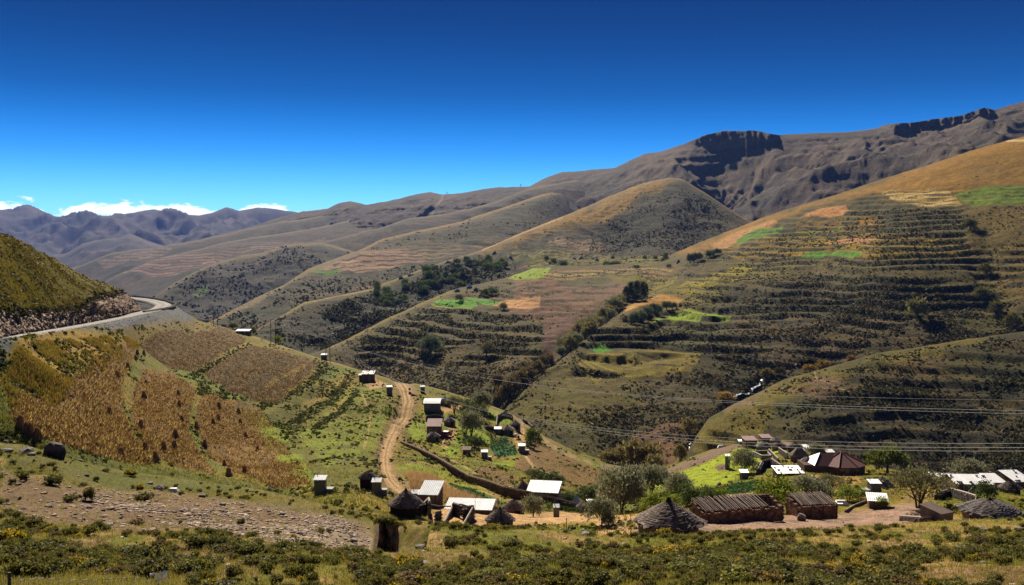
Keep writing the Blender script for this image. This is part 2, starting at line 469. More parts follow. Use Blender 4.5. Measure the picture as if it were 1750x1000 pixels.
sheet('mountain_spur_upper', [(470, 455), (540, 418), (600, 401), (655, 388), (700, 373), (760, 366), (800, 357), (850, 344), (900, 324), (935, 317), (985, 308), (1040, 304)],
      [(470, 520), (1040, 420)],
      [(470, 455, 2800), (600, 401, 3000), (700, 373, 3100), (800, 357, 3200), (900, 324, 3300), (985, 308, 3500), (1040, 304, 3800), (470, 520, 2400), (700, 450, 2500), (1040, 420, 2800), (850, 390, 2850)],
      420, 80, gen(200, 700, 45), lambda P, PX, PY, d: p_tail(P, PX, PY, d), roll=(0.03, 3.5), back=(0.3, 400), matr=mMid)
sheet('dark_spur_hill', [(190, 560), (240, 520), (257, 509), (295, 486), (343, 459), (380, 446), (411, 437), (454, 432), (480, 421), (505, 417), (550, 415), (575, 420), (610, 432), (700, 450)],
      [(190, 600), (700, 560)],
      [(190, 560, 1700), (257, 509, 2000), (343, 459, 2300), (454, 432, 2500), (550, 415, 2600), (640, 440, 2600), (700, 450, 2700), (190, 600, 1500), (350, 540, 1850), (500, 520, 1950), (700, 560, 1950), (500, 460, 2200)],
      430, 130, gen(110, 400, 34, .2, 12), lambda P, PX, PY, d: mix(mix(base_paint(P, [(.042, .038, .021), (.028, .028, .016), (.065, .052, .029)], 60),
          smooth(9, 1, d) * smooth(240, 300, PX), (.16, .125, .055)), pmask(PX + (fbm(PX / 9, PY / 5, 3) - .5) * 16, PY, [(325, 500), (350, 482), (362, 486), (340, 503)], 2) * .7, (.09, .15, .03)), roll=(0.05, 4), back=(0.35, 300), matr=mMid)
# lit spur with strip fields
def p_b3(P, PX, PY, d):
    C = base_paint(P, [(.074, .064, .030), (.054, .053, .022), (.105, .078, .038)], 90)
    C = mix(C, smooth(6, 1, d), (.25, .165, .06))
    C = fields(C, P, PX, PY, [
        ([(560, 452), (585, 436), (640, 425), (700, 425), (745, 421), (745, 440), (720, 452), (650, 462), (555, 462)], 6.0, (.21, .13, .08), (.40, .255, .15)),
        ([(690, 424), (830, 418), (840, 424), (815, 436), (745, 447), (700, 430)], 5.5, (.12, .09, .045), (.22, .16, .08)),
        ([(570, 501), (600, 488), (655, 480), (648, 490), (600, 500), (575, 503)], 30, (.16, .105, .065), (.18, .11, .07))])
    C = mix(C, pmask(PX, PY, [(524, 464), (534, 458), (580, 459), (583, 464)], 1.2), CROP)
    C = mix(C, pmask(PX, PY, [(535, 458), (556, 449), (570, 450), (566, 458)], 1.0), (.36, .24, .15))
    C = mix(C, lmask(PX, PY, [(400, 530), (440, 512), (484, 488), (526, 462), (610, 431)], 3.5, 2), (.20, .15, .07))
    return C
sheet('terraced_spur_hill', [(300, 575), (370, 545), (400, 529), (440, 508), (484, 487), (526, 460), (570, 443), (610, 429), (655, 408), (690, 400), (730, 391), (790, 379), (820, 367), (850, 358), (886, 346), (929, 332), (965, 326), (1010, 322)],
      [(300, 610), (600, 600), (1010, 480)],
      [(300, 575, 1050), (400, 529, 1250), (484, 487, 1500), (570, 443, 1800), (655, 408, 2100), (790, 379, 2400), (886, 346, 2650), (965, 326, 3300), (1010, 322, 4200), (300, 610, 950), (450, 570, 1150), (600, 560, 1250), (600, 470, 1600), (700, 480, 1600), (800, 440, 1850), (900, 420, 2050), (1010, 480, 2000), (1010, 400, 3000), (500, 530, 1300)],
      620, 200, gen(130, 420, 24, .2, 7), p_b3, roll=(0.06, 4), back=(0.4, 300), matr=mMid)

# knoll + far village spur
def p_k(P, PX, PY, d):
    C = base_paint(P, [(.066, .056, .024), (.046, .045, .018), (.085, .068, .030)], 60)
    w = (fbm(PX / 26, PY / 18, 4) - .5) * 40
    C = mix(C, pmask(PX + w, PY + w * .6, [(820, 440), (900, 392), (985, 358), (1050, 330), (1115, 306), (1145, 306), (1120, 330), (1080, 352), (1045, 378), (1000, 388), (930, 400), (880, 418)], 12), (.255, .155, .042))  # sunlit left flank of the knoll, the light put into the colour
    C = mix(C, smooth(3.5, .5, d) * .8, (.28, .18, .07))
    C = mix(C, lmask(PX, PY, [(826, 427), (860, 411), (896, 397), (960, 372)], 2.0, 1.2), (.40, .27, .12))
    C = mix(C, pmask(PX + w, PY, [(990, 400), (1050, 375), (1110, 330), (1170, 325), (1220, 380), (1190, 420), (1060, 440), (1000, 430)], 14) * .5, (.040, .038, .022))  # right flank away from the sun, its shade painted darker
    C = fields(C, P, PX, PY, [
        ([(945, 408), (1000, 405), (1035, 412), (1040, 428), (990, 432), (930, 428)], 5.0, (.13, .10, .05), (.27, .19, .11)),
        ([(860, 443), (880, 425), (960, 432), (1100, 436), (1160, 440), (1160, 462), (1000, 466), (860, 462)], 4.6, (.13, .11, .035), (.24, .20, .06)),
        ([(873, 448), (905, 440), (902, 462), (868, 470)], 12, (.16, .085, .055), (.20, .10, .07))])
    C = mix(C, pmask(PX, PY, [(880, 442), (902, 438), (912, 446), (898, 456), (885, 458)], 2) * .6, (.09, .13, .02))
    # village spur: shrubs & dark gorge
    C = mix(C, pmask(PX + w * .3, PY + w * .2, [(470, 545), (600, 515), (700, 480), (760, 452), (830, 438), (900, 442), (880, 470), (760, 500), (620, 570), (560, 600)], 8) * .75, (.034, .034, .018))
    C = mix(C, lmask(PX, PY + w * .1, [(480, 540), (520, 517), (560, 508), (600, 500), (640, 492)], 2.6, 1.5), (.24, .19, .06))
    C = mix(C, pmask(PX, PY, [(655, 480), (730, 450), (760, 447), (730, 460), (690, 475), (650, 492)], 2) * .7, (.20, .17, .05))
    C = mix(C, lmask(PX, PY, [(480, 545), (560, 552), (640, 543), (720, 548)], 1.2, 1) * .6, (.19, .14, .08))
    return C
sheet('knoll_hill', [(330, 610), (400, 585), (440, 563), (480, 540), (520, 517), (580, 505), (640, 493), (655, 484), (718, 462), (760, 447), (824, 427), (896, 396), (935, 380), (980, 363), (1040, 336), (1080, 320), (1112, 310), (1145, 304), (1165, 306), (1200, 326), (1235, 349), (1271, 373), (1330, 400)],
      [(330, 640), (600, 640), (900, 500), (1330, 500)],
      [(330, 610, 850), (440, 563, 950), (520, 517, 1050), (640, 493, 1200), (718, 462, 1330), (824, 427, 1600), (896, 396, 1780), (980, 363, 1950), (1040, 336, 2050), (1145, 304, 2120), (1200, 326, 2000), (1271, 373, 1800), (1330, 400, 1750),
       (330, 640, 780), (480, 600, 860), (600, 600, 920), (640, 560, 1010), (700, 530, 1100), (760, 500, 1200), (760, 470, 1280), (850, 455, 1380), (900, 440, 1500), (960, 440, 1560), (1000, 400, 1750), (1060, 440, 1560), (1100, 400, 1700), (1150, 350, 1850), (1180, 430, 1560), (1230, 400, 1680), (900, 500, 1150), (1100, 480, 1250), (1330, 500, 1250), (1330, 450, 1500)],
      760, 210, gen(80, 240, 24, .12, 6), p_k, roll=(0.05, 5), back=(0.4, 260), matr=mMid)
# ---------- big valley sheet: mid spur, plateau, right-hand hill
MTOP = [(440, 640), (500, 615), (545, 600), (566, 592), (593, 580), (656, 547), (728, 514), (770, 497), (800, 489), (848, 479), (872, 473), (920, 455), (935, 454), (990, 455), (1060, 452), (1110, 449), (1150, 434), (1175, 423), (1200, 413), (1250, 393), (1300, 373), (1350, 356), (1400, 341), (1450, 326), (1500, 308), (1550, 293), (1600, 278), (1650, 261), (1700, 246), (1750, 233), (1850, 205), (2000, 170), (2200, 130)]
MBOT = [(440, 700), (620, 700), (760, 745), (900, 800), (1000, 830), (1100, 840), (1200, 820), (1300, 790), (1400, 740), (1500, 700), (2200, 650)]
MC = [(440, 640, 690), (545, 600, 760), (593, 580, 800), (656, 547, 870), (728, 514, 930), (770, 497, 980), (848, 479, 1080), (920, 455, 1250), (990, 455, 1280), (1060, 452, 1350), (1110, 449, 1400), (1200, 415, 1400), (1300, 373, 1330), (1400, 341, 1270), (1500, 308, 1200), (1600, 278, 1150), (1750, 235, 1100), (2000, 170, 1000), (2200, 130, 950),
      (440, 700, 620), (620, 700, 640), (656, 640, 745), (760, 700, 600), (830, 670, 640), (700, 580, 800), (830, 560, 775), (760, 540, 850), (830, 515, 900), (900, 550, 780), (900, 500, 930), (1000, 480, 1080), (1000, 520, 880), (940, 620, 655),
      (960, 590, 700), (870, 670, 600), (1050, 520, 850), (1085, 500, 900), (1130, 520, 880), (1100, 600, 690), (1030, 650, 610), (1000, 700, 550), (950, 730, 525), (1100, 560, 760), (1180, 540, 820), (1200, 480, 980), (1150, 460, 1180), (1250, 430, 1180),
      (1300, 450, 1010), (1400, 450, 930), (1400, 400, 1060), (1400, 550, 740), (1400, 640, 655), (1300, 600, 690), (1200, 640, 635), (1250, 690, 590), (1150, 720, 535), (1100, 780, 480), (1200, 760, 475), (1000, 780, 480), (1300, 790, 450),
      (1500, 610, 660), (1500, 520, 730), (1500, 430, 850), (1500, 370, 1020), (1620, 560, 665), (1620, 450, 790), (1620, 350, 970), (1750, 330, 930), (1750, 450, 760), (1750, 560, 640), (1690, 500, 720), (1950, 330, 850), (1950, 500, 650), (2200, 650, 480), (2200, 400, 680), (1500, 700, 600)]
TERR = [([(590, 585), (700, 530), (780, 500), (830, 515), (960, 540), (940, 600), (880, 660), (760, 690), (640, 650)], 5.0, .9),
        ([(860, 475), (1080, 455), (1150, 470), (1070, 500), (1000, 545), (830, 525), (800, 500)], 3.2, .8),
        ([(1130, 520), (1260, 470), (1450, 460), (1640, 480), (1760, 500), (1760, 580), (1500, 640), (1300, 640), (1200, 600), (1050, 640), (980, 640), (1010, 560)], 6.0, 1.0),
        ([(1200, 420), (1330, 370), (1500, 325), (1640, 325), (1660, 460), (1400, 455), (1200, 475), (1150, 470)], 5.5, .9),
        ([(1640, 330), (1800, 320), (1800, 350), (1660, 352)], 4, .8),
        ([(1640, 420), (1900, 420), (1900, 560), (1700, 540)], 6, .6)]
def disp_m(P, PX, PY, d):
    X, Y = P[..., 0], P[..., 1]
    P = P.copy()
    g = ridged((X + (fbm(X / 120, Y / 120, 3) - .5) * 80) / 70.0, Y / 260.0, 4)
    P[..., 2] += (g - 0.62) * 9 * smooth(0, 30, d)
    P[..., 2] += (fbm(X / 22, Y / 22, 4) - .5) * 3.0 * smooth(2, 20, d)
    # stream gullies: a bed cut between the spurs
    for ln, w, dep in ((((1150, 462), (1085, 505), (1040, 530), (1000, 555), (960, 590), (920, 620), (880, 660), (835, 700)), 26, 6), (((1690, 420), (1680, 480), (1710, 520), (1745, 560)), 40, 3.5), (((1300, 660), (1270, 690), (1200, 740), (1180, 780)), 22, 6)):
        P[..., 2] -= dep * (1 - smooth(0, w, dseg(PX, PY, list(ln))))
    R = np.zeros(PX.shape)
    for poly, st, a in TERR:
        m = pmask(PX, PY, poly, 10) * a * smooth(0.28, 0.45, fbm(X / 100 + st, Y / 55, 3)) * smooth(2, 14, d)
        z2, r, fl = terrace(P, m, st, 0.60 if st < 5.6 else .7, 1.1, 95)
        P[..., 2] = z2; R = np.maximum(R, r)
    global M_RISER
    M_RISER = R
    return P
def stripes(C, PX, PY, poly, n, c, k=.55, ang=0.0, seed=0, dark=SHRUB):
    """n curved field strips between hedge lines inside a polygon"""
    w = (fbm(PX / 40 + seed, PY / 15, 4) - .5) * 4
    m = pmask(PX + w * 2, PY + w * .4, poly, 1.3)
    ys = [p[1] for p in poly]; h = (max(ys) - min(ys)) / n
    ph = (PY - min(ys) + (PX - poly[0][0]) * ang + (fbm(PX / 60 + seed, PY * 0 + seed, 3) - .5) * h * 1.2) / h
    fl = np.floor(ph); fr = ph - fl
    rnd = _T[(fl.astype(int) * 5 + seed) & 255, ((PX / 48 + fl * 2.3).astype(int)) & 255][..., None]
    col = np.asarray(c[0]) * (1 - rnd) + np.asarray(c[1]) * rnd
    C = C * (1 - m[..., None]) + col * m[..., None]
    return mix(C, m * smooth(k, k + .1, fr) * smooth(1.0, .93, fr) * .9, dark)
def paint_m(P, PX, PY, d):
    X, Y = P[..., 0], P[..., 1]
    C = base_paint(P, [(.072, .060, .021), (.052, .048, .015), (.092, .070, .026)], 45)
    n1 = fbm(X / 9, Y / 9, 4)
    C = mix(C, smooth(.50, .62, n1) * .6, (.036, .036, .016))
    w = (fbm(PX / 30, PY / 20, 4) - .5) * 40
    # orange grass on the right hill's crest, its sunlit tone put into the colour
    C = mix(C, pmask(PX + w, PY + w * .6, [(1150, 432), (1250, 392), (1400, 340), (1600, 276), (1800, 215), (1900, 250), (1800, 330), (1640, 335), (1500, 330), (1400, 350), (1260, 405), (1190, 440)], 12), (.235, .135, .034))
    C = mix(C, pmask(PX + w, PY + w * .6, [(1650, 280), (1950, 220), (1950, 560), (1780, 540), (1700, 480), (1650, 430)], 12) * .5, (.125, .085, .024))
    # brighter grassy shoulder: its sunlit zones are put into the colour
    C = mix(C, pmask(PX + w, PY + w * .5, [(1080, 520), (1200, 470), (1290, 440), (1380, 445), (1330, 480), (1250, 500), (1180, 540), (1090, 580)], 10) * .7, (.135, .115, .030))
    C = mix(C, pmask(PX + w, PY + w * .5, [(850, 700), (960, 620), (1060, 600), (1140, 640), (1100, 700), (1000, 740), (900, 720)], 14) * .7, (.105, .092, .026))
    C = mix(C, pmask(PX + w * .6, PY, [(1240, 480), (1500, 470), (1640, 500), (1650, 600), (1450, 640), (1300, 670), (1180, 760), (1060, 760), (1100, 640), (1200, 600)], 14) * .55, (.030, .028, .014))  # dark shrubs, plus vignette-like dimming put into the slope colour
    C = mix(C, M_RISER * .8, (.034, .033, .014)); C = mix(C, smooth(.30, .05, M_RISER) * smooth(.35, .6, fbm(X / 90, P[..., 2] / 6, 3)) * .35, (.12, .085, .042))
    tread = (1 - M_RISER)
    # ploughed plateau fields
    BR1, BR2 = (.150, .092, .058), (.185, .115, .072)
    C = mix(C, pmask(PX, PY, [(880, 476), (1080, 470), (1085, 500), (1010, 530), (990, 556), (985, 548), (860, 530), (880, 500)], 2), BR1)
    C = stripes(C, PX, PY, [(870, 466), (1150, 456), (1130, 472), (1050, 476), (880, 480)], 4, ((.20, .14, .07), (.28, .20, .09)), seed=3)
    C = stripes(C, PX, PY, [(925, 478), (1060, 478), (1050, 528), (930, 532)], 5, ((.13, .085, .052), (.19, .115, .075)), .86, seed=9)
    C = mix(C, pmask(PX, PY + w * .05, [(846, 512), (872, 507), (924, 506), (922, 520), (905, 524), (842, 520)], 1.4), (.42, .26, .15))
    C = mix(C, pmask(PX, PY, [(930, 540), (1000, 530), (975, 570), (940, 600), (928, 590)], 3), (.11, .066, .046))
    C = mix(C, pmask(PX, PY, [(868, 476), (905, 459), (942, 457), (932, 470), (918, 479)], 1.2), LIME)
    C = mix(C, pmask(PX, PY, [(738, 515), (752, 511), (790, 513), (813, 516), (816, 522), (808, 528), (780, 523), (750, 519)], 1), (.10, .21, .010))
    C = mix(C, lmask(PX, PY, [(738, 520), (770, 524), (806, 529)], 1.1, .7), LIME)
    C = mix(C, pmask(PX, PY, [(797, 507), (830, 509), (858, 512), (845, 518), (830, 520), (818, 516), (800, 513)], 1), (.09, .20, .010))
    for ln, wd in (([(925, 491), (985, 490), (1060, 487)], .9), ([(905, 507), (945, 500), (1000, 499), (1050, 497)], 1.3), ([(924, 515), (975, 513), (1015, 511)], 1.3), ([(965, 532), (1005, 531)], 1.2), ([(842, 530), (900, 529), (960, 531)], 1.2), ([(880, 492), (922, 491)], 1.2), ([(870, 500), (925, 499)], 1.2), ([(900, 480), (905, 500)], .9), ([(1012, 530), (1035, 508)], 1.0), ([(1052, 465), (1060, 480), (1075, 490)], .8)):
        C = mix(C, lmask(PX, PY + w * .04, ln, wd, .8) * .9, (.03, .034, .012))
    C = mix(C, pmask(PX + w * .3, PY, [(955, 476), (1050, 472), (1045, 482), (1000, 488), (960, 484)], 2) * .8, (.05, .058, .018))
    C = mix(C, smooth(.5, .62, fbm(X / 3.5, Y / 5, 4)) * .35 * pmask(PX, PY, [(880, 476), (1080, 470), (1010, 530), (930, 600), (925, 535)], 3), (.08, .045, .03))
    # fields beside the gully
    C = mix(C, pmask(PX + w * .1, PY, [(1062, 518), (1090, 508), (1120, 502), (1170, 512), (1160, 520), (1120, 522), (1095, 526), (1070, 526)], 2), (.36, .22, .10))
    C = mix(C, pmask(PX + w * .1, PY, [(1112, 545), (1128, 540), (1132, 548), (1120, 552)], 1.4), LIME)
    C = mix(C, pmask(PX + w * .1, PY, [(1130, 540), (1160, 532), (1200, 540), (1195, 547), (1150, 549)], 1.4), LIME)
    C = mix(C, pmask(PX + w * .1, PY, [(1165, 530), (1180, 526), (1252, 536), (1245, 541), (1205, 540)], 1.4), LIME)
    C = mix(C, pmask(PX, PY, [(1010, 592), (1030, 587), (1050, 600), (1040, 610), (1022, 606)], 1.6), CROP)
    C = stripes(C, PX, PY, [(1050, 600), (1110, 590), (1200, 604), (1180, 640), (1100, 645), (1040, 630), (985, 612), (1000, 605)], 3, ((.12, .095, .035), (.165, .13, .04)), .80, seed=7)
    C = mix(C, lmask(PX, PY, [(983, 612), (1000, 630), (1020, 652), (1025, 640), (1000, 615)], 2.5, 1.5), (.19, .15, .045))
    C = mix(C, lmask(PX, PY, [(1000, 608), (1030, 628), (1080, 642), (1120, 640)], 2.0, 1.2), (.20, .165, .05))
    # terraces of right hill
    C = stripes(C, PX, PY, [(1505, 326), (1560, 322), (1622, 326), (1646, 348), (1590, 348), (1530, 338)], 5, ((.36, .26, .12), (.48, .36, .19)), .62, seed=4)
    C = mix(C, pmask(PX, PY, [(1366, 372), (1385, 360), (1445, 353), (1455, 362), (1430, 370)], 1.6), (.34, .19, .10))
    C = mix(C, pmask(PX, PY, [(1215, 418), (1260, 396), (1322, 375), (1330, 380), (1290, 400), (1230, 425)], 2.5) * .9, (.36, .22, .12))
    C = stripes(C, PX, PY, [(1262, 408), (1290, 392), (1338, 386), (1335, 398), (1300, 408), (1255, 416)], 2, ((.09, .15, .02), (.10, .165, .02)), .75, seed=2)
    C = stripes(C, PX, PY, [(1630, 330), (1690, 322), (1850, 315), (1850, 350), (1660, 350), (1640, 340)], 3, ((.10, .135, .018), (.13, .155, .03)), .82, seed=5)
    C = stripes(C, PX, PY, [(1250, 415), (1330, 402), (1500, 398), (1640, 406), (1650, 436), (1500, 440), (1380, 432), (1260, 442), (1230, 432)], 6, ((.135, .095, .03), (.24, .17, .055)), .58, seed=6)
    C = stripes(C, PX, PY, [(1362, 380), (1420, 372), (1500, 372), (1520, 384), (1440, 396), (1360, 396)], 4, ((.12, .085, .03), (.15, .10, .04)), .6, seed=12)
    C = mix(C, lmask(PX, PY, [(1360, 396), (1420, 390), (1440, 386)], 1.6, 1), (.12, .15, .03))
    C = mix(C, pmask(PX, PY, [(1410, 412), (1440, 409), (1500, 409), (1490, 415), (1415, 417)], 1.2), (.38, .22, .14))
    C = mix(C, pmask(PX, PY, [(1372, 432), (1400, 430), (1478, 430), (1470, 437), (1370, 437)], 1.2), (.085, .165, .015))
    C = mix(C, pmask(PX, PY, [(1465, 378), (1490, 376), (1500, 380), (1470, 381)], 1.2), (.30, .18, .07))
    C = stripes(C, PX, PY, [(1180, 480), (1270, 448), (1290, 452), (1260, 480), (1180, 505), (1150, 500)], 5, ((.12, .10, .03), (.22, .18, .04)), .7, seed=16)
    C = stripes(C, PX, PY, [(1030, 470), (1110, 470), (1160, 465), (1150, 490), (1110, 500)], 4, ((.12, .10, .03), (.17, .14, .04)), .75, seed=17)
    for s, (poly, n) in enumerate([([(1300, 470), (1440, 470), (1430, 520), (1290, 515)], 7), ([(1460, 470), (1620, 475), (1640, 520), (1500, 530), (1460, 510)], 7), ([(1250, 540), (1460, 540), (1480, 600), (1300, 610), (1250, 580)], 6), ([(1450, 545), (1600, 545), (1690, 570), (1560, 590), (1460, 600)], 5), ([(1260, 600), (1480, 595), (1420, 625), (1300, 640)], 4), ([(1600, 470), (1680, 480), (1700, 530), (1620, 540)], 6), ([(1700, 440), (1800, 440), (1800, 540), (1740, 530)], 8)]):
        w2 = smooth(.40, .6, fbm(PX / 50 + s, PY / 8, 3))
        C2 = stripes(C, PX, PY, poly, n, ((.085, .060, .032), (.125, .088, .045)), .45, seed=20 + s)
        C = C * (1 - w2[..., None]) + C2 * w2[..., None]
    C = mix(C, lmask(PX, PY, [(1720, 241), (1750, 240), (1800, 238)], 1.5, 1), (.45, .36, .22))
    # lit crest of the mid spur
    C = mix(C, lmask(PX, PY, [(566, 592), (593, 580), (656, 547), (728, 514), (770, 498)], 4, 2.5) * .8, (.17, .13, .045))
    # eroded foot
    C = mix(C, pmask(PX, PY, [(1080, 740), (1170, 710), (1180, 750), (1150, 790), (1100, 790)], 8) * .7, (.13, .072, .045))
    C = mix(C, lmask(PX, PY, [(835, 700), (880, 660), (920, 620), (960, 590)], 6, 4) * .6, (.12, .085, .06))
    return C
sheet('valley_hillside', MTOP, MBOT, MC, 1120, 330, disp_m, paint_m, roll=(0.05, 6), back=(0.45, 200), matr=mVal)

# ---------- lower right spur
def p_u(P, PX, PY, d):
    X, Y = P[..., 0], P[..., 1]
    C = base_paint(P, [(.058, .050, .020), (.040, .040, .015), (.075, .056, .026)], 25)
    w = (fbm(PX / 22, PY / 14, 4) - .5) * 26
    C = mix(C, pmask(PX + w, PY + w * .5, [(1180, 765), (1215, 712), (1300, 664), (1420, 625), (1600, 585), (1700, 570), (1600, 605), (1460, 640), (1330, 690), (1300, 730), (1230, 770)], 8) * .8, (.12, .098, .024))
    C = mix(C, pmask(PX + w, PY + w * .4, [(1370, 655), (1400, 640), (1450, 655), (1440, 668), (1400, 665)], 2.5), (.14, .095, .060))
    C = mix(C, pmask(PX + w, PY + w * .4, [(1300, 655), (1340, 660), (1440, 672), (1420, 680), (1350, 668)], 2.5) * .8, (.16, .10, .065))
    C = mix(C, lmask(PX, PY, [(1392, 636), (1398, 645), (1420, 658), (1460, 676)], 1.2, .8), (.26, .19, .12))
    C = mix(C, lmask(PX, PY, [(1310, 660), (1290, 680), (1240, 700)], 5, 3) * .6, (.15, .105, .07))
    C = mix(C, pmask(PX + w, PY, [(1440, 690), (1800, 640), (1900, 840), (1500, 800), (1380, 760), (1350, 740)], 12) * .7, (.020, .018, .012))  # near-black valley side: its shade is put into the colour
    r = ridged(PX / 160, PY / 16, 3)
    C = mix(C, smooth(.70, .85, r) * smooth(1380, 1450, PX) * smooth(600, 640, PY) * .5, (.12, .088, .040))
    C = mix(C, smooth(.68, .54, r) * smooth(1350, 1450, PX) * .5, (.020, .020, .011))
    return C
sheet('lower_right_spur', [(1150, 800), (1172, 780), (1190, 745), (1210, 716), (1250, 692), (1300, 669), (1340, 648), (1400, 632), (1450, 618), (1500, 603), (1560, 595), (1640, 582), (1700, 573), (1750, 566), (1900, 545), (2200, 520)],
      [(1150, 830), (1400, 850), (2200, 900)],
      [(1150, 800, 440), (1190, 745, 448), (1210, 716, 455), (1300, 669, 490), (1400, 632, 505), (1500, 603, 510), (1640, 582, 500), (1750, 566, 490), (1900, 545, 460), (2200, 520, 420), (1150, 830, 420), (1400, 850, 355), (1400, 780, 390), (1300, 750, 420), (1250, 770, 425), (1400, 700, 440), (1550, 700, 445), (1550, 800, 390), (1750, 680, 430), (1750, 820, 360), (2200, 900, 280), (2200, 700, 340)],
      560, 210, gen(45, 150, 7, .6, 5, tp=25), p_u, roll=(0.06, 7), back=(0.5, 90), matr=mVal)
# ---------- near valley side with village, corn field, road bank
NTOP = [(-260, 602), (-120, 591), (0, 579), (100, 564), (180, 549), (240, 537), (275, 529), (292, 521), (300, 522), (318, 536), (340, 548), (370, 556), (400, 564), (430, 573), (464, 585), (500, 597), (554, 614), (600, 628), (640, 640), (680, 650), (720, 657), (760, 668), (800, 680), (830, 690), (870, 705), (900, 722), (930, 742), (970, 765), (1010, 778), (1040, 790), (1080, 799), (1130, 800), (1160, 790), (1180, 781), (1215, 769), (1270, 756), (1330, 751), (1400, 766), (1440, 779), (1500, 798), (1580, 812), (1650, 822), (1750, 829), (1900, 838), (2150, 850)]
NBOT = [(-260, 860), (0, 830), (300, 880), (600, 960), (1000, 985), (1400, 985), (2150, 985)]
NC = [(-260, 602, 134), (-120, 591, 139), (0, 579, 150), (100, 564, 203), (180, 549, 268), (240, 537, 333), (275, 529, 388), (292, 521, 430), (318, 536, 432), (400, 564, 455), (464, 585, 425), (554, 614, 385), (640, 642, 345), (720, 657, 335), (800, 680, 335), (870, 705, 325), (930, 742, 318), (1010, 778, 315), (1080, 799, 310), (1180, 781, 300), (1270, 756, 292), (1330, 751, 290), (1400, 766, 262), (1500, 798, 225), (1650, 822, 205), (1900, 838, 185), (2150, 850, 170),
      (0, 606, 145), (100, 592, 191), (200, 580, 253), (-260, 660, 118), (-120, 640, 128), (0, 640, 138), (100, 640, 170), (200, 620, 228), (0, 690, 128), (60, 740, 123), (130, 690, 148), (250, 620, 268), (330, 590, 330), (300, 700, 200), (200, 760, 142), (400, 620, 330), (500, 640, 330), (400, 780, 185), (400, 700, 245), (500, 820, 160), (480, 700, 262), (550, 760, 212), (600, 690, 290), (546, 850, 137), (640, 850, 138), (680, 800, 185), (665, 670, 312), (690, 755, 238), (738, 745, 255), (760, 720, 275), (860, 735, 290), (893, 765, 265), (850, 780, 242), (790, 805, 205), (870, 840, 180), (690, 885, 128), (860, 890, 133), (780, 860, 150), (950, 880, 145), (930, 840, 185), (980, 800, 245), (1000, 855, 178), (1060, 820, 250), (1100, 850, 190), (1100, 900, 110),
      (1150, 910, 102), (1270, 895, 118), (1400, 888, 124), (1220, 820, 215), (1244, 800, 225), (1270, 830, 190), (1300, 790, 235), (1330, 765, 262), (1430, 812, 205), (1500, 850, 158), (1540, 880, 130), (1600, 880, 127), (1700, 880, 118), (1620, 845, 168), (1740, 850, 158), (2150, 985, 75), (2150, 900, 120), (1600, 985, 80), (1000, 985, 78), (600, 960, 88), (300, 880, 118), (0, 830, 112), (-260, 860, 88), (-260, 760, 98)]
TRACK = [(682, 648), (692, 660), (697, 680), (690, 705), (676, 728), (664, 750), (658, 775), (660, 800), (670, 820), (690, 838), (715, 850)]
WALLP = [(685, 752), (712, 768), (740, 785), (770, 802), (800, 816), (830, 828), (862, 840), (900, 848), (950, 856), (985, 862)]
CORN_POLYS = [[(22, 690), (35, 675), (90, 685), (130, 672), (140, 660), (175, 640), (200, 620), (228, 605), (238, 612), (222, 640), (205, 672), (212, 705), (225, 745), (262, 790), (200, 785), (120, 760), (60, 738), (20, 715)],
              [(245, 640), (290, 632), (335, 668), (325, 700), (320, 735), (352, 790), (368, 812), (300, 800), (250, 770), (222, 720), (225, 680)],
              [(345, 672), (440, 690), (470, 740), (510, 790), (535, 832), (470, 835), (400, 812), (352, 775), (332, 720)]]
CORN2 = [[(250, 597), (300, 575), (380, 558), (420, 578), (408, 590), (330, 635), (290, 630), (240, 612)], [(345, 636), (430, 588), (520, 610), (545, 622), (520, 650), (470, 690), (400, 670)]]
ROADP = [(-700, 640, 128), (-500, 616, 130), (-260, 600, 134), (-120, 589, 139), (0, 577, 151), (100, 562, 205), (180, 547.5, 270), (240, 535, 334), (270, 528.5, 385), (281, 521, 425), (266, 515, 460), (235, 510, 485), (190, 507, 510), (120, 503, 540)]
def line3(pts, n=160):
    P = np.array([P3(*p) for p in pts])
    t = np.concatenate([[0], np.cumsum(np.linalg.norm(np.diff(P, axis=0), axis=1))])
    tt = np.linspace(0, t[-1], n)
    Q = np.stack([np.interp(tt, t, P[:, i]) for i in range(3)], -1)
    for _ in range(12): Q[1:-1] = (Q[:-2] + 2 * Q[1:-1] + Q[2:]) / 4
    return Q
ROADQ = line3(ROADP)
def bank_to_road(P, PX, PY, lim=330, g=.62):
    m = (PX < lim)
    X, Y, Z = P[..., 0][m], P[..., 1][m], P[..., 2][m]
    best = np.full(X.shape, 1e9); zr = np.zeros(X.shape)
    for q in line3(ROADP, 700):
        dd = np.hypot(X - q[0], Y - q[1]); k = dd < best; best[k] = dd[k]; zr[k] = q[2]
    t = zr - .15 - g * np.maximum(0, best - 3.4)
    Z2 = Z + np.clip(t - Z, 0, 3.5) * smooth(17, 7, best)
    cap = zr - .2 - .30 * np.maximum(0, best - 3.2)
    P[..., 2][m] = np.where(best < 20, Z2 - np.clip(Z2 - cap, 0, 5) * smooth(20, 12, best), Z2)
    k = best < 3.6
    P[..., 2][m] = np.where(k, np.minimum(P[..., 2][m], zr - .12), P[..., 2][m])
    return P
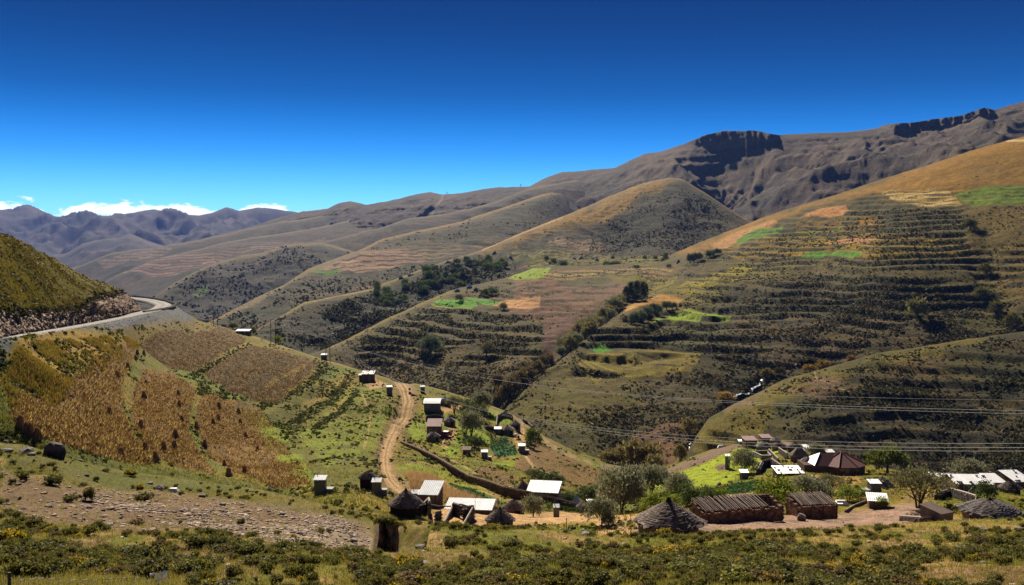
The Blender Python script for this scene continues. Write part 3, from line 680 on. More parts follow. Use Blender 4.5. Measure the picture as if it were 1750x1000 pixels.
def disp_n(P, PX, PY, d):
    X, Y = P[..., 0], P[..., 1]
    P = P.copy()
    rd = 1 - pmask(PX, PY, [(-300, 560), (300, 500), (330, 545), (200, 605), (-300, 680)], 10)
    P[..., 2] += ((fbm(X / 26, Y / 26, 4) - .5) * 2.6 + (fbm(X / 4, Y / 4, 3) - .5) * .5) * smooth(1, 14, d) * rd
    P = bank_to_road(P, PX, PY)
    # cultivation steps on the shoulder
    m = pmask(PX, PY, [(330, 660), (430, 600), (560, 618), (640, 655), (640, 700), (560, 720), (480, 740), (400, 700)], 10) * .8
    z2, r, fl = terrace(P, m, 2.6, 0.6, 0.4, 60)
    P[..., 2] = z2
    m2 = pmask(PX, PY, [(640, 690), (900, 720), (1060, 800), (1000, 840), (860, 830), (700, 750)], 10) * .55
    z2, r2, fl = terrace(P, m2, 3.0, 0.75, 0.5, 50)
    P[..., 2] = z2
    # wheel-worn track is cut in
    P[..., 2] -= .7 * lmask(PX, PY, TRACK, 13, 6)
    # dry stone wall retains the upper side
    global N_RISER
    N_RISER = np.maximum(r, r2)
    return P
def paint_n(P, PX, PY, d):
    X, Y = P[..., 0], P[..., 1]
    C = base_paint(P, [(.135, .115, .020), (.110, .125, .010), (.195, .145, .036)], 14)
    n1 = fbm(X / 2.2, Y / 2.2, 4)
    w = (fbm(PX / 20, PY / 12, 4) - .5) * 30
    def pm(poly, s=4, k=.5): return pmask(PX + w * k, PY + w * k * .5, poly, s)
    # grey gravel embankment under the road
    C = mix(C, pm([(-300, 590), (0, 577), (180, 547), (280, 522), (305, 520), (330, 545), (315, 568), (260, 580), (200, 590), (130, 592), (60, 606), (0, 628), (-300, 690)], 5, .7), (.115, .115, .115))
    # rusty scrub
    C = mix(C, pm([(0, 640), (60, 600), (200, 590), (240, 600), (190, 640), (100, 690), (20, 690)], 8, .8), (.24, .15, .030))
    C = mix(C, pm([(100, 575), (200, 585), (330, 548), (400, 560), (320, 580), (230, 600)], 6, .6) * .7, (.15, .10, .03))
    C = mix(C, pm([(0, 680), (20, 690), (60, 740), (200, 790), (480, 840), (560, 870), (300, 900), (0, 800)], 6, .5), (.088, .092, .018))
    for q in CORN_POLYS: C = mix(C, pm(q, 2.5, .12), (.17, .10, .036))
    for q in CORN2: C = mix(C, pm(q, 2.5, .12), (.125, .078, .034))
    # shoulder strips
    C = mix(C, pm([(400, 700), (470, 680), (640, 650), (690, 700), (660, 800), (640, 850), (560, 850), (500, 790)], 8, .8) * .75, (.11, .10, .017))
    for ln, wd in (([(490, 668), (520, 648), (548, 628)], 4), ([(520, 690), (560, 668), (592, 640)], 5), ([(572, 700), (590, 680), (602, 655)], 4), ([(455, 655), (480, 640), (520, 625)], 3)):
        C = mix(C, lmask(PX + w * .2, PY, ln, wd, 2), (.25, .18, .055))
    n3 = fbm(X / 7, Y / 7, 4)
    lim = np.maximum.reduce([pm([(440, 690), (470, 700), (520, 790), (560, 850), (540, 850), (470, 780), (440, 730)], 5) * .6, pm([(590, 660), (640, 655), (690, 690), (655, 760), (560, 800), (500, 740), (560, 700)], 6) * .36,
                             pm([(730, 690), (760, 690), (760, 770), (700, 745), (700, 720)], 5) * .7, pm([(740, 760), (790, 700), (830, 740), (900, 790), (850, 810), (780, 800)], 6) * .9,
                             pm([(660, 800), (740, 780), (860, 840), (760, 830), (700, 825)], 5) * .5, pm([(980, 780), (1040, 800), (1080, 830), (1000, 840), (960, 830)], 6) * .6,
                             pm([(840, 700), (880, 710), (870, 725), (830, 715)], 4) * .7])
    C = mix(C, np.clip(lim * 1.25, 0, 1) * smooth(.34, .50, n3), LIME)
    C = mix(C, pm([(1070, 838), (1130, 812), (1180, 800), (1210, 780), (1260, 760), (1330, 760), (1340, 775), (1290, 800), (1240, 830), (1160, 838)], 4, .25), (.235, .27, .006))
    # reddish fallow
    C = mix(C, pm([(880, 800), (900, 740), (960, 770), (1020, 800), (1060, 815), (1000, 838), (930, 825)], 4, .5), (.155, .095, .040))
    C = mix(C, pm([(800, 800), (840, 800), (880, 815), (870, 835), (830, 820)], 4, .5), (.16, .098, .045))
    C = mix(C, pm([(1080, 822), (1150, 798), (1230, 765), (1270, 756), (1275, 761), (1180, 800), (1120, 825), (1090, 838)], 2, .1), (.17, .115, .085))
    C = mix(C, pm([(1220, 806), (1232, 800), (1244, 800), (1244, 808), (1228, 812)], 2, .1), (.12, .08, .06))
    C = mix(C, pm([(1020, 790), (1080, 800), (1120, 815), (1080, 830), (1030, 805)], 4, .4) * .7, (.20, .15, .11))
    # dry grass strip
    C = mix(C, pm([(700, 800), (740, 810), (860, 848), (850, 860), (760, 845), (705, 830)], 3, .3), (.36, .25, .10))
    C = mix(C, lmask(PX, PY, [(770, 825), (830, 845), (870, 858)], 4, 2), (.07, .11, .02))
    # yards
    YD = (.42, .275, .150)
    for q in ([(730, 880), (800, 870), (900, 872), (960, 870), (1030, 880), (1040, 900), (900, 905), (740, 900)], [(625, 655), (640, 645), (662, 655), (650, 662), (632, 664)],
              [(745, 700), (765, 695), (790, 690), (800, 684), (785, 698), (750, 706)], [(745, 752), (768, 728), (785, 728), (780, 745), (765, 765), (755, 760)],
              [(880, 722), (895, 722), (902, 745), (885, 760), (878, 748)], [(1020, 905), (1060, 880), (1100, 890), (1090, 920), (1020, 925)]):
        C = mix(C, pm(q, 2.5, .25), YD)
    C = mix(C, pm([(1080, 900), (1200, 900), (1340, 888), (1440, 868), (1560, 862), (1640, 880), (1660, 900), (1440, 915), (1100, 925)], 3, .2), (.30, .205, .150))
    C = mix(C, pm([(1380, 815), (1460, 812), (1480, 825), (1430, 832), (1380, 828)], 3, .3), (.38, .24, .10))
    C = mix(C, pm([(1560, 840), (1600, 845), (1590, 870), (1540, 860)], 4, .5) * .7, (.30, .2, .10))
    C = mix(C, pm([(1240, 848), (1290, 838), (1300, 842), (1250, 858)], 1.5, .1), (.38, .26, .15))
    C = mix(C, pm([(1235, 842), (1245, 832), (1300, 825), (1300, 838), (1250, 845)], 2, .1), (.03, .07, .02))
    C = mix(C, pm([(836, 748), (862, 742), (880, 760), (885, 775), (850, 778), (838, 765)], 2, .1), (.03, .075, .03))
    # tracks and paths
    C = mix(C, lmask(PX + w * .1, PY, TRACK, 17, 7) * .8, (.24, .155, .085))
    for off in (-7.5, -3.0, 3.5, 8.0):
        C = mix(C, lmask(PX - off * (1 + (fbm(PY / 20, PY * 0, 2) - .5)), PY, TRACK, 1.5, 1.2) * (.55 + .45 * (abs(off) < 5)), (.46, .31, .175))
    C = mix(C, lmask(PX, PY, [(620, 672), (625, 690), (633, 705), (632, 720), (628, 745), (622, 765)], 1.3, .9), (.36, .25, .13))
    C = mix(C, lmask(PX, PY, [(758, 765), (765, 782), (790, 800), (820, 815)], 2.0, 1), (.40, .28, .15))
    C = mix(C, lmask(PX, PY, [(885, 760), (895, 775), (915, 800), (950, 810)], 2.0, 1), (.38, .27, .15))
    C = mix(C, lmask(PX, PY, [(692, 790), (760, 800), (820, 830), (870, 846), (990, 862)], 2.0, 1.5) * .6, (.28, .19, .11))
    C = mix(C, lmask(PX, PY, [(605, 838), (640, 845), (700, 855), (740, 862)], 9, 5) * .8, (.27, .18, .10))
    C = mix(C, lmask(PX, PY, [(870, 705), (905, 730), (940, 757), (975, 775), (1010, 790)], 2.5, 1.5) * .8, (.30, .21, .13))
    C = mix(C, smooth(3, 1, d) * smooth(400, 450, PX) * smooth(1000, 900, PX) * .6, (.22, .16, .08))
    C = mix(C, smooth(.56, .66, n1) * .35 * (1 - lmask(PX, PY, TRACK, 10, 4)), (.045, .048, .014))
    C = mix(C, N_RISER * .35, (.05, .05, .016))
    return C
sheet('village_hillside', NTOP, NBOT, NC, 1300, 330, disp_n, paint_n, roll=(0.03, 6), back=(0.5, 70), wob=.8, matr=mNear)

# ---------- left hill above the road
HTOP = [(-260, 270), (-120, 335), (0, 397), (30, 408), (60, 426), (100, 447), (150, 474), (190, 488), (210, 497), (222, 508), (232, 517), (240, 522)]
HBOT = [(-260, 598), (-120, 587), (0, 574), (100, 559), (180, 544), (222, 534), (240, 529)]
HC = [(-260, 598, 134), (-120, 587, 139), (0, 574, 152), (100, 559, 208), (180, 544, 274), (222, 534, 325), (240, 529, 372),
      (-260, 530, 140), (0, 536, 157), (100, 528, 212), (150, 520, 247), (200, 510, 310), (222, 518, 340),
      (-260, 270, 185), (-120, 335, 198), (0, 397, 215), (60, 426, 245), (100, 447, 275), (150, 474, 320), (190, 488, 365), (215, 500, 400), (240, 522, 430),
      (0, 470, 180), (60, 480, 205), (100, 500, 226), (-200, 430, 158), (150, 500, 262)]
def cut_edge(PX): return np.interp(PX, [-260, 0, 60, 130, 165, 190, 215, 240], [550, 532, 533, 529, 507, 504, 497, 520])
def disp_h(P, PX, PY, d):
    X, Y = P[..., 0], P[..., 1]
    P = P.copy()
    c = smooth(-3, 4, PY - cut_edge(PX) - (fbm(PX / 12, PX * 0, 3) - .5) * 10)
    global H_CUT
    H_CUT = c
    n = ridged((X + Y * .3) / 5.0, (P[..., 2] * 2 + X * .5) / 5.0, 4) - .6
    lo = smooth(0, 6, np.interp(PX, [p[0] for p in HBOT], [p[1] for p in HBOT]) - PY)
    P[..., 1] -= n * 3.2 * c * lo
    P[..., 0] += (fbm(P[..., 2] / 1.3, X / 3, 3) - .5) * 1.6 * c * lo
    P[..., 2] += ((fbm(X / 12, Y / 12, 4) - .5) * 1.6 + (fbm(X / 2, Y / 2, 3) - .5) * .4) * smooth(0, 12, d) * (1 - c)
    return P
def paint_h(P, PX, PY, d):
    X, Y = P[..., 0], P[..., 1]
    C = base_paint(P, [(.098, .085, .014), (.075, .078, .010), (.135, .095, .024)], 9)
    n = fbm(X / 1.6, Y / 1.6, 4)
    C = mix(C, smooth(.54, .64, n) * .6, (.05, .045, .012))
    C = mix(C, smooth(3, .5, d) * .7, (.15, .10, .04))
    R = base_paint(P, [(.15, .082, .050), (.22, .135, .085), (.075, .042, .028)], 3.0)
    k = fbm((X + P[..., 2]) / 1.0, P[..., 2] / .8, 4)
    R = mix(R, smooth(.56, .66, k), (.33, .235, .17))
    C = C * (1 - H_CUT[..., None]) + R * H_CUT[..., None]
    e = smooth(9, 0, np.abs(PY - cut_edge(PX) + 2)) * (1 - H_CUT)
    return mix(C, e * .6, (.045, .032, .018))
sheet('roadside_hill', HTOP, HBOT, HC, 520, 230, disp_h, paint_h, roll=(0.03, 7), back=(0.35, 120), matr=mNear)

# ---------- road ribbon
def ribbon(name, pts, width, mat, lift=0.12, skirt=1.2, n=160):
    wv = np.interp(np.linspace(0, 1, n), [0, .55, .75, 1], [.72, .80, 1.1, 1.1])[:, None]
    Q = line3(pts, n)
    T = np.gradient(Q, axis=0); T[:, 2] = 0; T /= np.linalg.norm(T, axis=1)[:, None]
    Nn = np.stack([T[:, 1], -T[:, 0], T[:, 2] * 0], -1)
    rows = []
    prof = [(-.5, -skirt), (-.5, 0), (-.25, .03), (0, .06), (.25, .03), (.5, 0), (.5, -skirt)]
    for s, z in prof:
        R = Q + Nn * (s * width * (1.0 if z >= 0 else 1.12)) * wv; R[:, 2] += lift + z
        rows.append(R)
    V = np.stack(rows, 1); m = len(prof)
    idx = np.arange(n * m).reshape(n, m)
    F_ = np.stack([idx[:-1, :-1], idx[1:, :-1], idx[1:, 1:], idx[:-1, 1:]], -1).reshape(-1, 4)
    me = mesh_np(name, V.reshape(-1, 3), F_)
    C = np.ones((n, m, 3)) * np.array((.30, .27, .235))
    C[:, [1, 5]] = (.33, .29, .24); C[:, [2, 4]] = (.40, .365, .32); C[:, [0, 6]] = (.09, .09, .09); C[:, 3] = (.26, .24, .21)
    set_col(me, C.reshape(-1, 3))
    o = link(name, me, mat); tag(o, kind='structure')
    return o
ribbon('gravel_road', ROADP, 6.2, mNear, 0.06, .9)

# ---------- foreground bank
FTOP = [(-220, 772), (0, 757), (40, 760), (90, 775), (140, 790), (220, 806), (330, 820), (450, 838), (530, 856), (600, 872), (640, 893), (655, 896), (700, 889), (760, 893), (850, 904), (900, 901), (960, 906), (1010, 915), (1100, 915), (1200, 913), (1300, 906), (1400, 906), (1450, 901), (1550, 894), (1640, 889), (1750, 886), (2000, 880)]
FBOT = [(-220, 1300), (2000, 1300)]
FC = [(-220, 772, 84), (0, 757, 108), (90, 775, 106), (220, 806, 108), (450, 838, 108), (600, 872, 98), (655, 896, 84), (760, 893, 82), (900, 901, 80), (1100, 915, 76), (1300, 906, 78), (1450, 901, 84), (1640, 889, 88), (2000, 880, 88),
      (0, 830, 80), (200, 850, 84), (400, 870, 82), (550, 900, 74), (640, 930, 68), (0, 900, 56), (200, 900, 60), (400, 930, 55), (600, 960, 52), (800, 940, 60), (1000, 950, 56), (1300, 950, 56), (1600, 940, 60), (1750, 930, 62),
      (0, 1000, 36), (400, 1000, 38), (875, 1000, 40), (1300, 1000, 38), (1750, 1000, 40), (-220, 1300, 13), (400, 1300, 13.5), (1300, 1300, 13.5), (2000, 1300, 13), (2000, 1000, 38), (-220, 1000, 36)]
def disp_f(P, PX, PY, d):
    X, Y = P[..., 0], P[..., 1]
    P = P.copy()
    P[..., 2] += ((fbm(X / 9, Y / 9, 4) - .5) * 1.5 + (fbm(X / 1.4, Y / 1.4, 4) - .5) * .28) * smooth(0, 18, d)
    # eroded gully bank
    m = pmask(PX, PY, [(640, 896), (672, 893), (686, 905), (668, 925), (650, 940), (638, 940)], 2.5)
    m2 = pmask(PX, PY, [(545, 905), (642, 905), (640, 936), (560, 935)], 9)
    m3 = pmask(PX, PY, [(672, 900), (735, 903), (722, 936), (662, 941)], 3.5)  # pit that shades the dark triangle right of the bank
    P[..., 2] -= m2 * .8 + m3 * 1.6
    return P
SC = [(0, 800), (100, 830), (200, 835), (330, 845), (470, 862), (560, 876), (636, 900), (640, 942), (560, 935), (470, 935), (400, 920), (330, 905), (230, 915), (150, 905), (60, 890), (0, 885)]
def paint_f(P, PX, PY, d):
    X, Y = P[..., 0], P[..., 1]
    C = base_paint(P, [(.30, .20, .095), (.19, .155, .04), (.125, .13, .02)], 3.6)
    w = (fbm(PX / 20, PY / 12, 4) - .5) * 34
    n1 = fbm(X / .7, Y / .7, 4)
    C = mix(C, pmask(PX + w, PY + w * .4, [(0, 755), (130, 770), (330, 815), (620, 870), (640, 900), (560, 878), (330, 850), (200, 835), (0, 805)], 5) * .85, (.078, .084, .018))
    C = mix(C, pmask(PX + w * .6, PY + w * .3, SC, 12), (.165, .112, .064))
    C = mix(C, pmask(PX + w, PY + w * .5, [(400, 885), (560, 890), (636, 905), (636, 940), (540, 930), (440, 925), (340, 905)], 7) * .7, (.33, .265, .205))
    C = mix(C, pmask(PX + w * .5, PY, [(330, 840), (440, 840), (560, 860), (620, 872), (560, 874), (440, 855)], 4) * .8, (.15, .115, .03))
    for q in ([(90, 925), (190, 920), (190, 940), (110, 940)], [(280, 930), (330, 935), (420, 960), (440, 990), (380, 985), (330, 960)], [(650, 950), (760, 940), (960, 950), (880, 975), (700, 985)], [(1340, 970), (1440, 965), (1400, 990), (1330, 990)], [(1550, 975), (1750, 965), (1800, 1010), (1500, 1010)], [(1440, 950), (1530, 925), (1600, 905), (1560, 930), (1490, 955)]):
        C = mix(C, pmask(PX + w, PY + w * .4, q, 6) * .8, (.30, .195, .115))
    C = mix(C, pmask(PX + w * .5, PY, [(745, 895), (860, 900), (900, 930), (800, 935), (750, 915)], 6) * .6, (.09, .12, .015))
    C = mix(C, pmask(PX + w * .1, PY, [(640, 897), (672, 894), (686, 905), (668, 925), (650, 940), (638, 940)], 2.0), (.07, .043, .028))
    C = mix(C, pmask(PX + w * .1, PY, [(690, 905), (735, 903), (722, 936), (662, 941)], 2.5) * .7, (.11, .07, .045))  # shadow triangle beside the bank, painted into the ground colour
    C = mix(C, smooth(.54, .66, n1) * .4, (.07, .05, .026))
    return C
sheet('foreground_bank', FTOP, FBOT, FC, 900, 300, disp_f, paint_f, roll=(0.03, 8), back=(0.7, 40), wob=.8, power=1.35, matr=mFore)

# everything below the hills: ground out to the horizon
def ground_sheet():
    n = 60
    xs = np.linspace(-13000, 13000, n); ys = np.linspace(-3000, 14000, n)
    X, Y = np.meshgrid(xs, ys)
    Z = -440 + (fbm(X / 3000, Y / 3000, 4) - .5) * 160
    idx = np.arange(n * n).reshape(n, n)
    Q = np.stack([idx[:-1, :-1], idx[:-1, 1:], idx[1:, 1:], idx[1:, :-1]], -1).reshape(-1, 4)
    me = mesh_np('ground', np.stack([X, Y, Z], -1).reshape(-1, 3), Q, True)
    set_col(me, np.ones((n * n, 3)) * np.array((.12, .095, .06)))
    o = link('ground', me, mFar); tag(o, kind='structure')
ground_sheet()
# ------------------------------------------------------------------ placing things on the ground
def at(sheet_, px, py):
    S = SHEETS[sheet_]; PX = S['PX'][0]; PYs = S['PY']; P = S['P']
    j = np.clip((px - PX[0]) / (PX[-1] - PX[0]) * (len(PX) - 1), 0, len(PX) - 1.001)
    j0 = int(j); fj = j - j0
    out = 0
    for jj, w in ((j0, 1 - fj), (j0 + 1, fj)):
        col = PYs[:, jj]
        i = np.clip(np.searchsorted(col, py) - 1, 0, len(col) - 2)
        t = np.clip((py - col[i]) / (col[i + 1] - col[i] + 1e-9), 0, 1)
        out = out + w * (P[i, jj] * (1 - t) + P[i + 1, jj] * t)
    return Vector(out)
VH, FH, VS = 'village_hillside', 'foreground_bank', 'valley_hillside'
class MB:
    def __init__(s): s.v = []; s.f = []; s.c = []
    def add(s, vs, fs, col=(1, 1, 1)):
        n = len(s.v); s.v += [tuple(v) for v in vs]; s.f += [tuple(i + n for i in f) for f in fs]
        s.c += [col] * len(vs) if not isinstance(col, list) else col
    def box(s, c, d, rz=0.0, col=(1, 1, 1), jit=0.0, tilt=0.0, taper=1.0):
        x, y, z = d[0] / 2, d[1] / 2, d[2] / 2
        vs = []
        ca, sa = math.cos(rz), math.sin(rz)
        for k in (-1, 1):
            for a, b in ((-1, -1), (1, -1), (1, 1), (-1, 1)):
                tp = taper if k > 0 else 1
                X = a * x * tp + random.uniform(-jit, jit); Y = b * y * tp + random.uniform(-jit, jit); Z = k * z + random.uniform(-jit, jit) + tilt * Y
                vs.append((c[0] + X * ca - Y * sa, c[1] + X * sa + Y * ca, c[2] + Z))
        s.add(vs, [(3, 2, 1, 0), (4, 5, 6, 7), (0, 1, 5, 4), (1, 2, 6, 5), (2, 3, 7, 6), (3, 0, 4, 7)], col)
    def tube(s, pts, r, n=6, col=(1, 1, 1), cap=True):
        pts = [Vector(p) for p in pts]; rr = r if isinstance(r, (list, tuple)) else [r] * len(pts)
        base = len(s.v)
        for i, p in enumerate(pts):
            t = (pts[min(i + 1, len(pts) - 1)] - pts[max(i - 1, 0)]).normalized()
            u = t.cross(Vector((0, 0, 1)) if abs(t.z) < .9 else Vector((1, 0, 0))).normalized(); w = t.cross(u)
            for k in range(n):
                a = 2 * math.pi * k / n
                s.v.append(tuple(p + (u * math.cos(a) + w * math.sin(a)) * rr[i])); s.c.append(col)
        for i in range(len(pts) - 1):
            for k in range(n):
                a = base + i * n + k; b = base + i * n + (k + 1) % n
                s.f.append((a, b, b + n, a + n))
        if cap:
            s.f.append(tuple(base + k for k in range(n))[::-1]); s.f.append(tuple(base + (len(pts) - 1) * n + k for k in range(n)))
    def poly(s, vs, col=(1, 1, 1)): s.add(vs, [tuple(range(len(vs)))], col)
    def slab(s, quad, th, col=(1, 1, 1)):
        q = [Vector(v) for v in quad]; n = (q[1] - q[0]).cross(q[-1] - q[0]).normalized()
        if n.z < 0: n = -n; q = q[::-1]
        lo = [v - n * th for v in q]; m = len(q)
        s.add(q + lo, [tuple(range(m)), tuple(range(2 * m - 1, m - 1, -1))] + [(i, i + m, (i + 1) % m + m, (i + 1) % m) for i in range(m)], col)
    def corr(s, a, b, c, d, waves=18, amp=.03, col=(1, 1, 1), jit=.08):
        """corrugated sheet a-b (eave) to d-c (ridge)"""
        a, b, c, d = [Vector(p) for p in (a, b, c, d)]
        n = (b - a).cross(d - a).normalized()
        if n.z < 0: n = -n
        vs = []; cc = []; N = waves * 2
        for i in range(N + 1):
            t = i / N; o = n * (amp if i % 2 else -amp)
            k = 1 + random.uniform(-jit, jit) if i % 6 == 0 else (cc[-1][0] / col[0] if cc else 1)
            for p, q in ((a, b), (d, c)):
                vs.append(p.lerp(q, t) + o); cc.append(tuple(x * k for x in col))
        m = len(vs); lo = [v - n * .03 for v in vs]
        fs = [(2 * i, 2 * i + 2, 2 * i + 3, 2 * i + 1) for i in range(N)] + [(m + 2 * i + 1, m + 2 * i + 3, m + 2 * i + 2, m + 2 * i) for i in range(N)]
        fs += [(2 * i, m + 2 * i, m + 2 * i + 2, 2 * i + 2) for i in range(N)]
        s.add(vs + lo, fs, cc + cc)
    def mesh(s, name, sm=False):
        me = bpy.data.meshes.new(name); me.from_pydata(s.v, [], s.f)
        set_col(me, np.array(s.c)); 
        if sm: me.polygons.foreach_set('use_smooth', [True] * len(me.polygons))
        me.update(); return me
    def obj(s, name, mat, parent=None, sm=False, kind=None, label=None):
        o = link(name, s.mesh(name, sm), mat, parent); tag(o, label=label, kind=kind); return o
def thing(name, loc, label, cat, rz=0.0, group=None, scale=1.0):
    return tag(empty(name, loc, rz, scale), label, cat, group)

# ------------------------------------------------------------------ object materials
def mat_obj(name, col, rough=.85, amt=.25, scale=3.0, bump=.2, bd=.03, spec=.3, metal=0.0, stretch=(1, 1, 1)):
    m, t, b = nmat(name); N = t.nodes.new; L = t.links.new
    a = N('ShaderNodeAttribute'); a.attribute_name = 'Col'
    tcn = N('ShaderNodeTexCoord'); mpn = N('ShaderNodeMapping'); mpn.inputs['Scale'].default_value = stretch
    L(tcn.outputs['Object'], mpn.inputs[0])
    n1 = N('ShaderNodeTexNoise'); n1.inputs['Scale'].default_value = scale; n1.inputs['Detail'].default_value = 8; n1.inputs['Roughness'].default_value = .7
    L(mpn.outputs[0], n1.inputs[0])
    r1 = N('ShaderNodeMapRange'); r1.inputs['From Min'].default_value = .3; r1.inputs['From Max'].default_value = .7; r1.inputs['To Min'].default_value = 1 - amt; r1.inputs['To Max'].default_value = 1 + amt
    L(n1.outputs[0], r1.inputs[0])
    v = N('ShaderNodeVectorMath'); v.operation = 'MULTIPLY'; v.inputs[1].default_value = col; L(a.outputs['Color'], v.inputs[0])
    w = N('ShaderNodeVectorMath'); w.operation = 'SCALE'; L(v.outputs[0], w.inputs[0]); L(r1.outputs[0], w.inputs['Scale'])
    L(w.outputs[0], b.inputs['Base Color'])
    b.inputs['Roughness'].default_value = rough; b.inputs['Specular IOR Level'].default_value = spec; b.inputs['Metallic'].default_value = metal
    bp = N('ShaderNodeBump'); bp.inputs['Strength'].default_value = bump; bp.inputs['Distance'].default_value = bd
    L(n1.outputs[0], bp.inputs['Height']); L(bp.outputs[0], b.inputs['Normal'])
    return m
def mat_leaf(name, trans=.35, rough=.7):
    m, t, b = nmat(name); N = t.nodes.new; L = t.links.new
    a = N('ShaderNodeAttribute'); a.attribute_name = 'Col'; oi = N('ShaderNodeObjectInfo')
    v = N('ShaderNodeVectorMath'); v.operation = 'MULTIPLY'; L(a.outputs['Color'], v.inputs[0]); L(oi.outputs['Color'], v.inputs[1])
    L(v.outputs[0], b.inputs['Base Color']); b.inputs['Roughness'].default_value = rough; b.inputs['Specular IOR Level'].default_value = .15
    tr = N('ShaderNodeBsdfTranslucent'); L(v.outputs[0], tr.inputs[0])
    mx = N('ShaderNodeMixShader'); mx.inputs[0].default_value = trans
    L(b.outputs[0], mx.inputs[1]); L(tr.outputs[0], mx.inputs[2]); L(mx.outputs[0], t.nodes['Material Output'].inputs[0])
    return m
M_ = dict(
    thatch=mat_obj('thatch', (1, 1, 1), .95, .35, 5, .8, .05, .05, stretch=(1, 1, .5)),
    mud=mat_obj('mud_wall', (.15, .10, .07), .95, .3, 1.5, .5, .04, .05),
    stone=mat_obj('dry_stone', (1, 1, 1), .95, .35, 4, .6, .04, .1),
    zinc=mat_obj('zinc_roof', (.66, .66, .65), .45, .22, 1.1, .1, .01, .5),
    gzinc=mat_obj('weathered_zinc', (.42, .44, .46), .55, .22, 1.2, .1, .01, .4),
    tin=mat_obj('grey_tin_wall', (.13, .13, .13), .6, .2, 1.5, .1, .01, .4),
    red=mat_obj('red_brown_roof_sheet', (.16, .050, .042), .75, .18, 1.2, .1, .01, .4),
    wood=mat_obj('weathered_wood', (.20, .155, .12), .9, .35, 3, .5, .02, .1, stretch=(1, 1, .3)),
    pole=mat_obj('creosote_pole', (.035, .028, .022), .8, .2, 3, .2, .01),
    dark=mat_obj('dark_opening', (.015, .013, .012), .9, .2),
    glass=mat_obj('window_glass', (.03, .035, .04), .15, .1, spec=.6),
    conc=mat_obj('concrete', (.40, .38, .35), .9, .2, 3, .3, .01),
    white=mat_obj('white_paint', (.75, .75, .73), .6, .1, 2),
    rock=mat_obj('rock', (1, 1, 1), .9, .4, 1.6, .9, .12, .15),
    wire=mat_obj('aluminium_wire', (.40, .40, .39), .6, .05, spec=.3),
    carred=mat_obj('red_car_paint', (.35, .02, .015), .3, .08, spec=.6),
    rubber=mat_obj('rubber', (.02, .02, .02), .8, .1),
    cloth=mat_obj('cloth', (1, 1, 1), .9, .1, 3),
    water=mat_obj('white_water', (.75, .78, .8), .3, .15, 2.0, .5, .1, .5),
    brick=mat_obj('mud_brick_wall', (.14, .085, .062), .95, .3, 1.6, .6, .04, .05),
)
M_LEAF = mat_leaf('leaves')
M_GRASS = mat_leaf('grass_blades', .3)
M_BARK = mat_obj('bark', (.085, .068, .05), .95, .35, 4, .6, .02, .05, stretch=(1, 1, .3))

# ------------------------------------------------------------------ builders
THC = (.150, .118, .096)
def thatch_roof_mesh(r, h, name='thatch_roof', seed=0, cap=True, sag=.25, col=THC, rag=.10):
    """conical thatch laid in overlapping rings with ragged eaves"""
    rs = np.random.default_rng(seed); nr, na = 15, 56; rad_ = np.clip(rs.normal(1, .28, na), .4, 1.9)
    V = []; C = []
    for i in range(nr):
        t = i / (nr - 1)                           # 0 eave .. 1 tip
        for lay in (0, 1):
            tt = min(1, max(0, t + (0.0 if lay == 0 else .9 / (nr - 1))))
            if i == nr - 1 and lay: continue
            rad = r * (1 - tt) ** 0.92 * (1 + .008 * (lay == 0))
            z = h * (tt + sag * (tt - tt * tt) * (1.0 if sag > 0 else 1)) + (.012 * r / 3 if lay == 0 else 0)
            for k in range(na):
                a = 2 * math.pi * k / na
                nzv = rs.normal() * (.009 if i else rag * .5)
                lump = .035 * math.sin(3 * a + seed) + .02 * math.sin(7 * a + 2 * seed)
                R = rad * (1 + nzv + lump) + (.0 if i < nr - 1 else .03)
                V.append((R * math.cos(a), R * math.sin(a), z + rs.normal() * .02 - (rs.random() * rag * r * .35 if (i == 0 and lay == 0) else 0)))
                v = rad_[k] * (1 + rs.normal() * .2) + .25 * math.sin(5 * a + seed * 1.7 + t * 3) + (.25 if lay else 0)
                w = rs.random() < .05
                C.append(tuple(np.clip(np.array(col) * v * (2.0 if w else 1), .01, .6)))
    rows = 2 * nr - 1
    Fq = [(i * na + k, i * na + (k + 1) % na, (i + 1) * na + (k + 1) % na, (i + 1) * na + k) for i in range(rows - 1) for k in range(na)]
    # underside
    n0 = len(V); V.append((0, 0, h * .25)); C.append(col)
    Fq += [(n0, (k + 1) % na, k) for k in range(na)]
    V.append((0, 0, V[(rows - 1) * na][2] + .05)); C.append(col)
    Fq += [((rows - 1) * na + k, (rows - 1) * na + (k + 1) % na, n0 + 1) for k in range(na)]
    me = bpy.data.meshes.new(name); me.from_pydata(V, [], Fq); set_col(me, np.array(C)); me.update()
    return me
